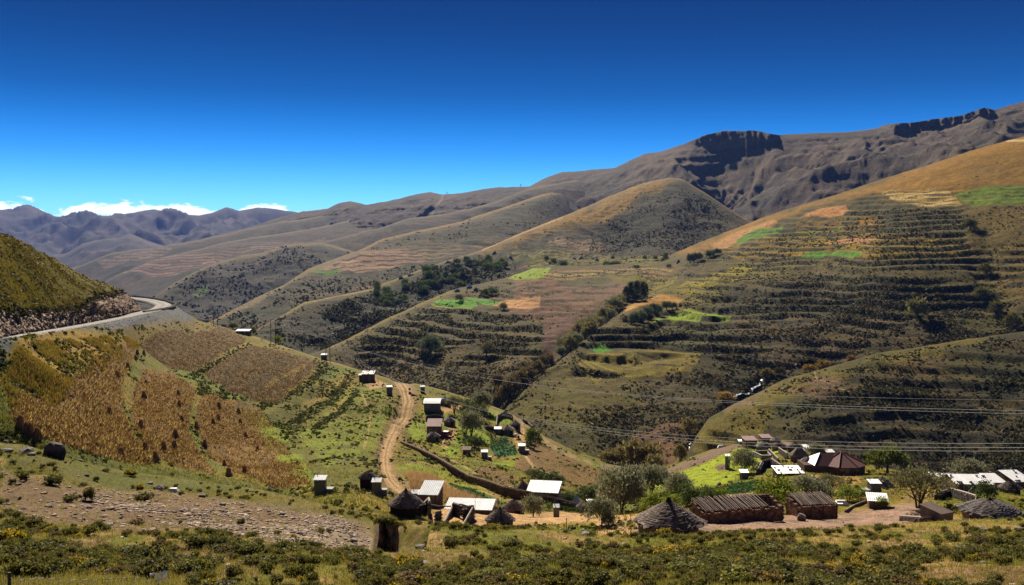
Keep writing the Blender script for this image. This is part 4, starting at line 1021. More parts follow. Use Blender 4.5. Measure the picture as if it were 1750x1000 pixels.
def rondavel(px, py, wpx, hpx, label, wall=1.3, sheet_=VH, seed=1, door=True, col=THC, capc=(.03, .025, .022), rz=0.0, sag=.25, name='rondavel', group=None, wallm='stone'):
    p = at(sheet_, px, py); k = p.y / F; r = wpx * k / 2; h = hpx * k
    p = Vector((p.x, p.y + r * .8, p.z))
    t = thing(name, p, label, 'hut', rz, group)
    rw = r * .86; m = MB(); n = 28; rs = random.Random(seed)
    lv = [-2.5, -.3, 0, wall * .35, wall * .7, wall]
    for z in lv:
        for i in range(n):
            a = 2 * math.pi * i / n; q = rw * (1 + rs.uniform(-.012, .012)); m.v.append((q * math.cos(a), q * math.sin(a), z)); v = rs.uniform(.75, 1.2); m.c.append((.16 * v, .12 * v, .09 * v))
    for i in range(len(lv) - 1):
        for j in range(n): m.f.append((i * n + j, i * n + (j + 1) % n, (i + 1) * n + (j + 1) % n, (i + 1) * n + j))
    m.obj('wall', M_[wallm], t)
    ro = link('thatch_roof', thatch_roof_mesh(r, h, seed=seed, col=col, sag=sag), M_['thatch'], t); ro.location = (0, 0, wall - .12)
    c = MB(); c.tube([(0, 0, h * .93), (0, 0, h + .06 * r + .1)], [r * .10, r * .035], 9, capc); q = c.obj('roof_cap', M_['thatch'], ro)
    if door:
        d = MB(); a = -math.pi / 2 + rs.uniform(.35, .8)
        d.box((rw * math.cos(a), rw * math.sin(a), wall * .46), (.75, .12, wall * .9), a + math.pi / 2, (1, 1, 1)); d.obj('door', M_['dark'], t)
    return t
def latrine(px, py, wpx, label, hh=2.1, sheet_=VH, rz=0.0, vault=1, name='latrine', group='corrugated latrines dotted about the slope', scale=1.0, white=True):
    p = at(sheet_, px, py); k = p.y / F; w = wpx * k * .86; hh *= scale
    t = thing(name, p + Vector((0, w * .5, 0)), label, 'latrine', rz, group)
    m = MB(); nw = 10; per = []
    for sd in range(4):
        for i in range(nw):
            u = i / nw - .5; o = .02 if i % 2 else -.02
            x, y = [(u * w, -w / 2 + o), (w / 2 - o, u * w), (-u * w, w / 2 - o), (-w / 2 + o, -u * w)][sd]
            per.append((x, y))
    n = len(per)
    for z in (-.8, hh): m.v += [(x, y, z + (y / w * .22 if z > 0 else 0)) for x, y in per]; m.c += [(1 + random.uniform(-.1, .1),) * 3 for _ in per]
    m.f += [(i, (i + 1) % n, (i + 1) % n + n, i + n) for i in range(n)]
    m.obj('wall', M_['tin'], t)
    r = MB(); e = w * .60
    r.corr((-e, -e, hh + .02 - .13), (e, -e, hh + .02 - .13), (e, e, hh + .2), (-e, e, hh + .2), 9, .02)
    r.obj('roof', M_['zinc'], t)
    d = MB(); d.box((w * .08, -w / 2 - .035, hh * .44), (w * .55, .03, hh * .84)); d.obj('door', M_['gzinc'] if not white else M_['tin'], t)
    v = MB(); v.tube([(-w * .36, w * .60, 0), (-w * .36, w * .60, hh + .55)], .055, 7, (.3, .3, .3)); v.obj('vent_pipe', M_['conc'], t)
    if vault:
        b = MB(); b.box((vault * w * .86, w * .1, .25), (w * .62, w * .9, .9)); bo = b.obj('vault_block', M_['tin'], t)
        c = MB(); c.box((vault * w * .86, w * .1, .735), (w * .72, w * 1.0, .06)); c.obj('vault_cover', M_['conc'], bo)
    return t
def house(px, py, wpx, dm, hm, label, roof='mono', rmat='zinc', wmat='brick', rz=0.0, rise=.5, sheet_=VH, name='house', door=True, win=1, stones=0, over=.25, cat='house', waves=None, group=None, dx=0):
    p = at(sheet_, px, py); k = p.y / F; w = wpx * k
    t = thing(name, p + Vector((0, dm * .5, 0)), label, cat, rz, group)
    m = MB(); W, D = w / 2, dm / 2
    m.box((0, 0, hm / 2 - .9), (w, dm, hm + 1.8), 0, (1, 1, 1))
    waves = waves or max(6, int(w / .22))
    r = MB(); o = over
    if roof == 'mono':
        m.add([(-W, -D + .01, hm), (W, -D + .01, hm), (W, D - .01, hm), (-W, D - .01, hm), (W, D - .01, hm + rise), (-W, D - .01, hm + rise)], [(1, 2, 4), (0, 5, 3), (3, 5, 4, 2)])
        zz = .06; s_ = rise / dm
        r.corr((-W - o, -D - o, hm - o * s_ + zz), (W + o, -D - o, hm - o * s_ + zz), (W + o, D + o, hm + rise + o * s_ + zz), (-W - o, D + o, hm + rise + o * s_ + zz), waves, .025)
    elif roof == 'gable':
        m.add([(-W, -D + .01, hm), (-W, 0, hm + rise), (-W, D - .01, hm), (W, -D + .01, hm), (W, 0, hm + rise), (W, D - .01, hm)], [(0, 2, 1), (3, 4, 5)])
        zz = .05; s_ = rise / D
        r.corr((-W - o, -D - o, hm - o * s_ + zz), (W + o, -D - o, hm - o * s_ + zz), (W + o, 0, hm + rise + zz), (-W - o, 0, hm + rise + zz), waves, .025)
        r.corr((W + o, D + o, hm - o * s_ + zz), (-W - o, D + o, hm - o * s_ + zz), (-W - o, 0, hm + rise + zz), (W + o, 0, hm + rise + zz), waves, .025)
    elif roof == 'curved':
        pr = [(-D - o, hm - .05), (-D * .5, hm + rise * .55), (0, hm + rise * .9), (D * .5, hm + rise), (D + o, hm + rise)]
        for (ya, za), (yb, zb) in zip(pr[:-1], pr[1:]):
            r.corr((-W - o, ya, za + .05), (W + o, ya, za + .05), (W + o, yb, zb + .05), (-W - o, yb, zb + .05), waves, .02)
        m.add([(-W, -D + .01, hm)] + [(-W, a, b - .03) for a, b in pr[1:-1]] + [(-W, D - .01, hm + rise - .03), (-W, D - .01, hm)], [tuple(range(6))])
        m.add([(W, -D + .01, hm)] + [(W, a, b - .03) for a, b in pr[1:-1]] + [(W, D - .01, hm + rise - .03), (W, D - .01, hm)], [tuple(range(5, -1, -1))])
        m.add([(-W, D - .01, hm), (W, D - .01, hm), (W, D - .01, hm + rise - .04), (-W, D - .01, hm + rise - .04)], [(0, 3, 2, 1)])
    m.obj('wall', M_[wmat], t)
    ro = r.obj('roof', M_[rmat], t)
    if stones:
        rs = MB()
        for i in range(stones):
            x = random.uniform(-W, W); y = random.choice((-D * .9, -D * .2, D * .5, D * .9)); zt = hm + (rise * (y + D) / dm if roof == 'mono' else rise * (1 - abs(y) / D)) + .16
            v = random.uniform(.15, .3); rs.box((x, y, zt), (.28, .24, .18), random.random() * 3, (v, v * .9, v * .8), .04)
        rs.obj('roof_stone', M_['stone'], ro, kind='stuff')
    if door:
        d = MB(); d.box((w * .18 + dx, -D - .03, min(hm * .46, .95)), (.85, .05, min(hm * .9, 1.9))); d.obj('door', M_['wood'], t)
    for i in range(win):
        x = -w * .22 - i * w * .25
        d = MB(); d.box((x, -D - .02, hm * .6), (.8, .06, .6)); wo_ = d.obj('window', M_['white'], t)
        g = MB(); g.box((x, -D - .055, hm * .6), (.66, .03, .48)); g.obj('pane', M_['glass'], wo_)
    return t
def stone_wall_mb(pts, h, th, s=.38, col=(.16, .125, .10), rag=.3, hs=None):
    """courses of uneven stones along a polyline (local coordinates)"""
    m = MB(); pts = [Vector(p) for p in pts]
    for q in range(len(pts) - 1):
        a, b = pts[q], pts[q + 1]; L = (b - a).length; n = max(1, int(L / s)); rz = math.atan2(b.y - a.y, b.x - a.x)
        ha = hs[q] if hs else h; hb = hs[q + 1] if hs else h
        for i in range(n):
            t = (i + .5) / n; hh = ha * (1 - t) + hb * t
            nc = max(1, int(hh / (s * .62) + random.uniform(-rag, rag)))
            for j in range(-2, nc):
                c = a.lerp(b, t + (.25 if j % 2 else -.25) / n); v = random.uniform(.55, 1.5)
                m.box((c.x, c.y, c.z + (j + .5) * s * .6), (s * random.uniform(.85, 1.15), th * random.uniform(.85, 1.1), s * .62), rz + random.uniform(-.12, .12), tuple(x * v for x in col), s * .07)
    return m
def rock_mesh(seed, sub=2, flat=.7, name='boulder', col=(.13, .10, .085), top=(.30, .25, .21)):
    import bmesh
    bm = bmesh.new(); bmesh.ops.create_icosphere(bm, subdivisions=sub, radius=1.0)
    rs = np.random.default_rng(seed)
    planes = rs.normal(size=(9, 3)); planes /= np.linalg.norm(planes, axis=1)[:, None]; ds = rs.uniform(.55, .95, 9)
    sc = np.array([rs.uniform(.8, 1.25), rs.uniform(.75, 1.1), flat])
    for v in bm.verts:
        p = np.array(v.co)
        for n, d in zip(planes, ds):
            q = p @ n
            if q > d: p = p - n * (q - d) * .9
        p = p * sc + rs.normal(size=3) * .018
        v.co = p
    me = bpy.data.meshes.new(name); bm.to_mesh(me); bm.free()
    co = np.array([v.co[:] for v in me.vertices]); k = rs.uniform(.75, 1.25, len(co))[:, None]
    mixk = smooth(.1, .6, co[:, 2:3] / flat)
    set_col(me, (np.array(col) * (1 - mixk) + np.array(top) * mixk) * k)
    return me
# ---- foliage clouds
def leafcloud(rs, n_cl, per, centre, rad, leaf, cl_r, cols, shell=.55, up=.0, aspect=1.0, hang=0.0, zmin=-.6, cyl=False):
    d = rs.normal(size=(n_cl, 3)); d /= np.linalg.norm(d, axis=1)[:, None]
    bad = d[:, 2] < zmin; d[bad, 2] *= -1
    rr = shell + (1 - shell) * rs.random(n_cl) ** .7
    c = d * rr[:, None] * np.array(rad) * (1 + .22 * np.sin(d[:, :1] * 5 + d[:, 1:2] * 4 + rs.random() * 6))
    if cyl:
        zz = rs.uniform(-1, 1, n_cl); a = rs.random(n_cl) * 6.28; q = np.sqrt(rs.random(n_cl)) * np.clip(1.25 - .75 * np.maximum(0, zz) ** 2 - .15, .2, 1.1)
        c = np.stack([np.cos(a) * q * rad[0], np.sin(a) * q * rad[1], zz * rad[2]], -1)
    clc = rs.random(n_cl)
    P = np.repeat(c, per, 0) + rs.normal(size=(n_cl * per, 3)) * cl_r * np.array([1, 1, .8])
    n = len(P)
    u = rs.normal(size=(n, 3)); u /= np.linalg.norm(u, axis=1)[:, None]
    if up: 
        out = P / (np.linalg.norm(P, axis=1)[:, None] + 1e-6); u = u * (1 - up) + (out * .6 + np.array([0, 0, .8])) * up; u /= np.linalg.norm(u, axis=1)[:, None]
    if hang: u = u * (1 - hang) + np.array([0, 0, -1]) * hang; u /= np.linalg.norm(u, axis=1)[:, None]
    w = np.cross(u, rs.normal(size=(n, 3))); w /= np.linalg.norm(w, axis=1)[:, None]
    s = leaf * rs.uniform(.6, 1.3, n)[:, None]
    P = P + np.array(centre)
    V = np.stack([P - w * s * .5, P + u * s * aspect * .6 - w * s * .1, P + w * s * .5, P - u * s * aspect * .5], 1).reshape(-1, 3)
    Q = np.arange(4 * n).reshape(n, 4)
    t = np.clip(np.repeat(clc, per) * .7 + rs.random(n) * .3, 0, 1)[:, None]
    C = np.array(cols[0]) * (1 - t) + np.array(cols[1]) * t
    C = C * rs.uniform(.75, 1.25, (n, 1))
    if len(cols) > 2:
        topm = (rs.random(n) < .5) & (P[:, 2] > centre[2] + rad[2] * .25)
        C[topm] = np.array(cols[2]) * rs.uniform(.8, 1.2, (topm.sum(), 1))
    return V, Q, np.repeat(C, 4, 0)
def join_np(parts):
    Vs, Qs, Cs = [], [], []; o = 0
    for V, Q, C in parts: Vs.append(V); Qs.append(Q + o); Cs.append(C); o += len(V)
    return np.concatenate(Vs), np.concatenate(Qs), np.concatenate(Cs)
def np_mesh(name, V, Q, C, mat):
    me = mesh_np(name, V, Q); set_col(me, C); me.materials.append(mat); return me
def limbs(rs, h, r, n, spread, mat=M_BARK, name='trunk', multi=1):
    m = MB()
    for q in range(multi):
        a0 = rs.random() * 6.28; ln = .0 if multi == 1 else .25 * h
        bx, by = (0, 0) if multi == 1 else (math.cos(a0) * r, math.sin(a0) * r)
        tx, ty = bx + math.cos(a0) * ln, by + math.sin(a0) * ln
        m.tube([(bx, by, -.5), (bx * .8 + tx * .2, by * .8 + ty * .2, h * .25), (tx * .6 + bx * .4, ty * .6 + by * .4, h * .55), (tx, ty, h * .9)], [r, r * .75, r * .5, r * .15], 6)
        for i in range(n):
            z = h * rs.uniform(.2, .7); a = rs.random() * 6.28; L = spread * rs.uniform(.6, 1.0); k = z / h
            sx_, sy_ = bx + (tx - bx) * k, by + (ty - by) * k
            m.tube([(sx_, sy_, z), (sx_ + math.cos(a) * L * .5, sy_ + math.sin(a) * L * .5, z + L * .35), (sx_ + math.cos(a) * L, sy_ + math.sin(a) * L, z + L * .8)], [r * .4, r * .22, r * .06], 5)
    me = m.mesh(name); me.materials.append(mat); return me
GRW = [(.13, .14, .07), (.33, .31, .18)]
TREES = {}
def deft(kind, H, R, leaf, ncl, per, cols, seed, clr=.35, up=.0, aspect=1.6, shell=.5, trunkr=.12, multi=3, hang=0.0, zc=.58, rz_=.5, zmin=-.6, cyl=False):
    rs = np.random.default_rng(seed)
    V, Q, C = leafcloud(rs, ncl, per, (0, 0, H * zc), (R, R, H * rz_), leaf, clr, cols, shell, up, aspect, hang, zmin, cyl)
    keep = (V.reshape(-1, 4, 3)[:, :, 2].min(1) > .02 * H); V = V.reshape(-1, 4, 3)[keep].reshape(-1, 3); C = C.reshape(-1, 4, 3)[keep].reshape(-1, 3); Q = np.arange(len(V)).reshape(-1, 4)
    TREES[kind] = (limbs(rs, H * .75, trunkr, 5, R * .7, multi=multi), np_mesh('crown', V, Q, C, M_LEAF), H, R)
# unit trees about 5 m tall
for i in range(3): deft('grey%d' % i, 5, 3.1, .20, 190, 15, GRW, 20 + i, .42, up=.5, aspect=2.6, multi=4, trunkr=.13, zc=.55, rz_=.46)
for i in range(2): deft('green%d' % i, 4, 2.3, .22, 130, 16, [(.08, .12, .010), (.34, .38, .025)], 40 + i, .32, aspect=1.2, multi=2, zc=.52, rz_=.47)
for i in range(2): deft('dark%d' % i, 4, 2.1, .24, 110, 15, [(.04, .058, .014), (.13, .165, .03)], 50 + i, .34, aspect=1.2, multi=2, zc=.52, rz_=.47)
deft('willow', 6, 3.0, .22, 150, 18, [(.07, .095, .018), (.19, .22, .04)], 60, .35, hang=.75, aspect=3.2, multi=1, trunkr=.28, zc=.60, rz_=.42)
deft('olive', 5, 3.4, .17, 200, 15, [(.10, .10, .04), (.25, .22, .09)], 61, .36, up=.5, aspect=2.2, multi=4, trunkr=.16, zc=.63, rz_=.36, zmin=-.25)
for i in range(2): deft('poplar%d' % i, 14, 1.7, .45, 130, 12, [(.09, .11, .05), (.22, .24, .11)], 70 + i, .45, up=.8, aspect=2.2, multi=1, trunkr=.16, shell=.3, zc=.5, cyl=True)
for i in range(3): deft('rust%d' % i, 4, 2.4, .26, 90, 12, [(.14, .12, .045), (.34, .27, .10)], 80 + i, .35, up=.6, aspect=2.4, multi=3, zc=.5, rz_=.5)
for i in range(2): deft('gold%d' % i, 4, 2.4, .26, 80, 12, [(.22, .15, .03), (.5, .32, .06)], 84 + i, .35, up=.6, aspect=2.4, multi=3, zc=.5, rz_=.5)
def tree(kind, px, py, wpx, hpx, label, sheet_=VH, name='tree', cat='tree', col=(1, 1, 1), group=None, dy=0.0):
    tm, cm, H, R = TREES[kind]
    p = at(sheet_, px, py); k = p.y / F
    sx_ = wpx * k / (2 * R * 1.05); sz = hpx * k / (H * 1.02)
    t = thing(name, p + Vector((0, R * sx_ * .3 + dy, -.1)), label, cat, random.random() * 6, group)
    t.scale = (sx_, sx_, sz)
    link('trunk', tm, None, t)
    c = link('crown', cm, None, t); c.color = (*col, 1)
    return t
# ------------------------------------------------------------------ huts, houses and sheds
R_ = rondavel
R_(691, 892, 64, 25, 'large thatched rondavel with dark seam down its roof beside ruined walls', 1.4, seed=1, wallm='mud')
R_(1150, 920, 124, 37, 'biggest cone of dark thatch beside the long stone kraal', 1.0, seed=2, sag=.12)
R_(854, 905, 54, 20, 'thatched rondavel with shadowed roof front below the long white roof', .7, seed=3, sag=.3)
R_(878, 876, 42, 14, 'domed thatched rondavel behind the round grey-green bush', .7, seed=4, sag=.7)
R_(627, 844, 32, 10, 'small low rondavel with flat domed thatch next to a latrine', 1.7, seed=5, sag=1.1, wallm='mud')
R_(894, 834, 29, 12, 'small thatched rondavel at the left end of the long white-roofed house', .7, seed=6)
R_(1001, 872, 34, 13, 'half-hidden thatched rondavel with a white tank at the foot of the grey willow', .5, seed=7)
R_(739, 753, 27, 8, 'thatched rondavel right in front of the brown-roofed brick house', 1.4, seed=8, col=(.24, .20, .17))  # upper group: grazing sun is put into the paler roof colours
R_(768, 727, 23, 7, 'pale-roofed rondavel behind the parked car', 1.4, seed=9, col=(.32, .27, .23))
R_(760, 693, 23, 7, 'pale thatched rondavel beside the curved-roof house', 1.6, seed=10, col=(.32, .28, .25))
R_(867, 742, 25, 7, 'nearer of the two rondavels beside the ruined stone pen', 1.6, seed=11, col=(.27, .21, .18))
R_(881, 731, 20, 6, 'further of the two rondavels beside the ruined stone pen', 1.6, seed=12, col=(.22, .18, .16))
R_(1308, 774, 30, 9, 'round pale-thatched hut under the power cables at the hilltop', 1.2, seed=13, sag=.6, col=(.20, .175, .15))
R_(1327, 759, 19, 6, 'rear rondavel with pale domed roof on the hilltop skyline', .9, seed=14, sag=.8, col=(.26, .22, .19))
R_(1333, 772, 26, 7, 'reddish thatched hut adjoining the pale round hut on the hilltop', 1.2, seed=15, col=(.14, .085, .07))
R_(1369, 792, 34, 16, 'brown thatched rondavel with dark recess just right of the roofless walls', 1.4, seed=16, col=(.19, .15, .12))
R_(1362, 778, 30, 8, 'dark thatched hut with a green bush in front, under the cables', 1.1, seed=17, col=(.11, .09, .08))
R_(1383, 802, 26, 9, 'pale rounded thatch tucked against the silver end of the red roof', 1.6, seed=18, sag=.9, col=(.24, .20, .17))
R_(1514, 838, 40, 14, 'weathered grey thatch behind the spreading olive-coloured tree', .2, seed=19, sag=.7, col=(.13, .12, .12))
R_(1711, 887, 104, 19, 'wide low weathered thatch at the right edge of the yard', .45, seed=20, sag=.9, col=(.13, .11, .10))
R_(1733, 845, 40, 12, 'dark brown thatched rondavel between white roofs at the far right', 1.0, seed=21, col=(.10, .075, .06))
# far hamlet huts
for i, (px, py, w, lb, sh) in enumerate([(981, 447, 8, 'tiny far hut with pale roof left of the dark plateau tree clump', 'knoll_hill'), (1020, 444.5, 9, 'tiny far hut with the palest, largest roof on the plateau', 'knoll_hill'), (993, 446, 9, 'tiny grey far hut between two pale-roofed ones', 'knoll_hill'),
        (1047, 443.5, 8, 'tiny far hut right behind the dark plateau tree clump', 'knoll_hill'), (1102, 438, 7, 'tiny far hut on the lime terraces of the plateau', 'knoll_hill'), (1160, 449, 8, 'tiny far grey-roofed hut at the right end of the plateau', VS), (802, 493, 11, 'far hut on the mid spur, above the green strips', VS), (813, 497, 9, 'far white-walled hut on the mid spur', VS),
        (781, 499, 10, 'far hut at the left tip of the mid spur hamlet', VS), (765, 452, 9, 'far hut at the crest of the dark gorge hamlet', 'knoll_hill'), (779, 449, 9, 'second far hut along the crest of the dark gorge hamlet', 'knoll_hill'), (685, 478, 9, 'far hut on the lower gorge crest with trees around', 'knoll_hill'),
        (700, 473, 8, 'far hut among bushes on the lower gorge crest', 'knoll_hill'), (845, 436, 8, 'far hut under trees where the lit ridge starts', 'knoll_hill'), (872, 441, 8, 'far hut near the red soil patch', 'knoll_hill')]):
    R_(px, py, w, w * .42, lb, 1.6, sheet_=sh, seed=30 + i, col=(.55, .52, .48) if i % 2 == 0 else (.22, .2, .19), sag=.4, name='rondavel', group='far hamlet huts', door=False)

L = latrine
L(546, 852, 21, 'tallest corrugated latrine with white roof at the edge of the corn field', 2.2, vault=1)
L(643, 854, 17, 'corrugated latrine with white roof beside the small low rondavel', 2.0, vault=1)
L(710, 858, 15, 'corrugated latrine just behind the grey flat shed', 2.0, vault=1, scale=.95)
L(951, 885, 11, 'small corrugated latrine alone in the sandy yard', 1.7, vault=0)
L(1497, 851, 20, 'corrugated latrine rising behind the low white-roofed shed', 2.0, vault=-1)
L(828, 781, 12, 'corrugated latrine below the cabbage rows', 2.1)
L(892, 768, 12, 'corrugated latrine beside the round green tree', 2.1)
L(665, 673, 10, 'corrugated latrine left of the dirt track', 2.5, vault=0, rz=.3)
L(722, 669, 8, 'corrugated latrine right of the dirt track above the curved roof', 2.1, vault=0)
L(553, 614, 10, 'corrugated latrine on the crest beneath the utility poles', 2.1, vault=0)
L(1244, 807, 8, 'slim latrine standing alone in the lime-green field', 3.0, vault=0)
L(1273, 822, 14, 'squat latrine with white roof under the grey willow', 1.6, vault=0)
L(1180, 845, 11, 'white-roofed latrine almost hidden by the garden trees', 1.6, vault=0)

H = house
H(628, 650, 20, 4.0, 2.6, 'small brick house with white sheet roof on the crest', 'mono', 'zinc', 'brick', stones=7, rise=.6, win=0)
H(618, 648, 9, 2.4, 2.0, 'low brown lean-to left of the small brick house', 'mono', 'gzinc', 'brick', name='lean_to', cat='shed', win=0, rise=.2)
H(738, 701, 27, 4.6, 2.4, 'dark-walled house with curved grey sheet roof', 'curved', 'gzinc', 'tin', rise=.7, win=1)
H(741, 744, 23, 6.0, 2.7, 'brick house with flat brown roof between pale parapets', 'mono', 'red', 'brick', rise=.9, win=1)
H(414, 572, 22, 4.0, 1.6, 'low white-roofed house just behind the far field crest', 'mono', 'zinc', 'brick', rise=.5, win=1)
H(735, 872, 30, 4.6, 1.7, 'shed with flat weathered zinc roof beside the large rondavel', 'mono', 'gzinc', 'brick', name='shed', cat='shed', rise=.8, rz=-.12, win=0)
H(803, 879, 78, 3.4, .35, 'very long low building with bright white roof behind the ruined walls', 'mono', 'zinc', 'mud', name='long_shed', cat='shed', rise=.55, rz=-.13, win=0, door=False)
H(931, 846, 52, 4.2, 1.2, 'long house with plain white roof above the hedged terrace', 'mono', 'zinc', 'mud', rise=1.0, rz=-.20, win=2, stones=0)
H(1284, 766, 20, 4.5, 2.2, 'reddish flat-roofed house at the left end of the hilltop row', 'mono', 'red', 'brick', rise=.3, win=1)
H(1311, 759, 16, 4.0, 1.6, 'second reddish flat-roofed house behind the pale round hut', 'mono', 'red', 'brick', rise=.3, win=0)
H(1267, 760, 6, 1.5, 1.0, 'tiny white-topped hutch on the path to the hilltop', 'mono', 'zinc', 'tin', name='hutch', cat='hutch', rise=.1, win=0, door=False)
H(1505, 866, 30, 2.6, 1.1, 'low shed with bright white roof in front of a latrine', 'mono', 'zinc', 'brick', name='shed', cat='shed', rise=.45, rz=-.25, win=0, door=False)
H(1351, 815, 44, 3.6, .5, 'white patched roof with vines behind the bright green tree', 'mono', 'zinc', 'mud', name='shed', cat='shed', rise=.6, rz=.05, win=0, door=False, stones=14)
H(1610, 832, 44, 4.5, 1.2, 'left length of bright zinc roofing behind the spreading tree', 'gable', 'zinc', 'brick', name='long_shed', cat='shed', rise=.5, rz=-.12, win=0, door=False, stones=22)
H(1668, 846, 62, 6.5, 1.5, 'widest bright zinc roof right of the spreading tree', 'gable', 'zinc', 'brick', rise=.8, rz=-.08, win=1, stones=26)
H(1706, 838, 24, 4, 1.3, 'bright zinc roof left of the far right dark rondavel', 'mono', 'zinc', 'brick', rise=.6, win=0)
H(1748, 838, 30, 5, 1.5, 'white roof cut by the right edge of the photo', 'mono', 'zinc', 'brick', rise=.9, rz=.1, win=0, stones=8)
H(1435, 862, 12, 1.2, .25, 'heap of white sheets at the end of the second kraal', 'mono', 'white', 'white', name='sheet_pile', cat='sheet pile', rise=.1, win=0, door=False, over=.05)
H(1610, 884, 30, 3.2, 1.0, 'low wooden shed with plank roof right of the bare yard', 'mono', 'wood', 'wood', name='wooden_shed', cat='shed', rise=.5, rz=.5, win=0, door=False, over=.1)

H(1420, 783, 12, 2.5, 1.2, 'small grey-roofed shed on the rubble right of the hilltop huts', 'mono', 'gzinc', 'brick', name='shed', cat='shed', rise=.2, win=0)
H(1446, 788, 9, 2.2, 1.0, 'tiny pale-roofed shed beyond the red roof ridge', 'mono', 'zinc', 'brick', name='shed', cat='shed', rise=.2, win=0, door=False)
H(1345, 770, 14, 3.0, 1.0, 'low reddish sheet roof between the hilltop huts', 'mono', 'red', 'brick', name='shed', cat='shed', rise=.5, win=0, rz=-.3)
H(1385, 775, 15, 2.8, .9, 'pale sheet lying over rubble behind the dark hilltop hut', 'mono', 'zinc', 'stone', name='shed', cat='shed', rise=.3, win=0, door=False)
H(1590, 826, 14, 3.0, 1.0, 'tiny white roof at the far left end of the zinc row', 'mono', 'zinc', 'brick', name='shed', cat='shed', rise=.4, win=0, door=False)
H(1560, 822, 8, 2.0, .8, 'small pale roof peeping left of the zinc row', 'mono', 'zinc', 'brick', name='shed', cat='shed', rise=.2, win=0, door=False)
R_(1402, 778, 20, 6, 'low dark thatch on the slope right of the hilltop huts', .8, seed=61, sag=.7, col=(.12, .10, .09))
R_(1462, 800, 16, 6, 'small grey thatch just right of the red-roofed house', .8, seed=62, sag=.6, col=(.2, .18, .16))
H(851, 738, 10, 2.4, 1.4, 'tiny flat-topped store left of the ruined stone pen', 'mono', 'gzinc', 'brick', name='store', cat='store', rise=.2, win=0)
H(797, 776, 12, 2.6, 1.0, 'low stone store hidden under the willow', 'mono', 'wood', 'brick', name='store', cat='store', rise=.2, win=0)
# ---- big red-roofed house: octagonal body + gabled wing with a silver end
def red_house():
    p = at(VH, 1435, 814); k = p.y / F; s = 120 * k
    t = thing('red_roofed_house', p + Vector((0, 5.5, 0)), 'large many-sided house with dark red ridged roof and one silver roof end', 'house')
    W, D, hm, ap = s * .34, 4.8, 1.7, 4.0
    oc = [(math.cos(math.radians(a)) * W, math.sin(math.radians(a)) * D) for a in range(-112, 248, 45)]
    m = MB(); n = 8; cx = s * .14
    m.v += [(x + cx, y, -1.5) for x, y in oc] + [(x * 1.0 + cx, y, hm) for x, y in oc]; m.c += [(1, 1, 1)] * 16
    m.f += [(i, (i + 1) % n, (i + 1) % n + n, i + n) for i in range(n)] + [tuple(range(8, 16))]
    m.box((-s * .27, 0, hm / 2 - .75), (s * .36, D * 1.1, hm + 1.5))
    m.obj('wall', M_['brick'], t)
    for i in range(n):
        a, b = oc[i], oc[(i + 1) % n]; r = MB(); A = (a[0] * 1.1 + cx, a[1] * 1.1, hm - .12); B = (b[0] * 1.1 + cx, b[1] * 1.1, hm - .12); T = (cx, 0, ap)
        r.slab([A, B, (T[0] + .05, T[1], T[2]), (T[0] - .05, T[1], T[2])], .06, (1, 1, 1)); q = r.obj('roof_facet', M_['red'], t)
        c = MB(); c.tube([(A[0], A[1], A[2] + .06), (cx, 0, ap + .06)], .09, 5, (1.5, 1.3, 1.3)); c.obj('hip_cap', M_['red'], q)
    r = MB(); x0, x1 = -s * .30, cx - .6; hy = D * .68; rz = hm + 2.0
    r.slab([(x0, -hy, hm - .1), (x1, -hy, hm - .1), (x1, 0, rz), (x0 + 1.8, 0, rz)], .05); r.slab([(x1, hy, hm - .1), (x0, hy, hm - .1), (x0 + 1.8, 0, rz), (x1, 0, rz)], .05); r.obj('wing_roof', M_['red'], t)
    r = MB(); r.slab([(x0 - 1.2, hy, hm - .05), (x0 - .2, -hy * 1.0, hm - .05), (x0 + 1.9, 0, rz + .07)], .05); r.obj('silver_roof_end', M_['zinc'], t, label='silver sheet roof end')
    for dx in (-.9, 1.4):
        d = MB(); d.box((cx + dx * 1.3, -D * .93, .9), (.9, .1, .9)); d.obj('window', M_['glass'], t)
    d = MB(); d.box((cx - .1, -D * .93, .85), (.9, .12, 1.8)); d.obj('door', M_['wood'], t)
red_house()

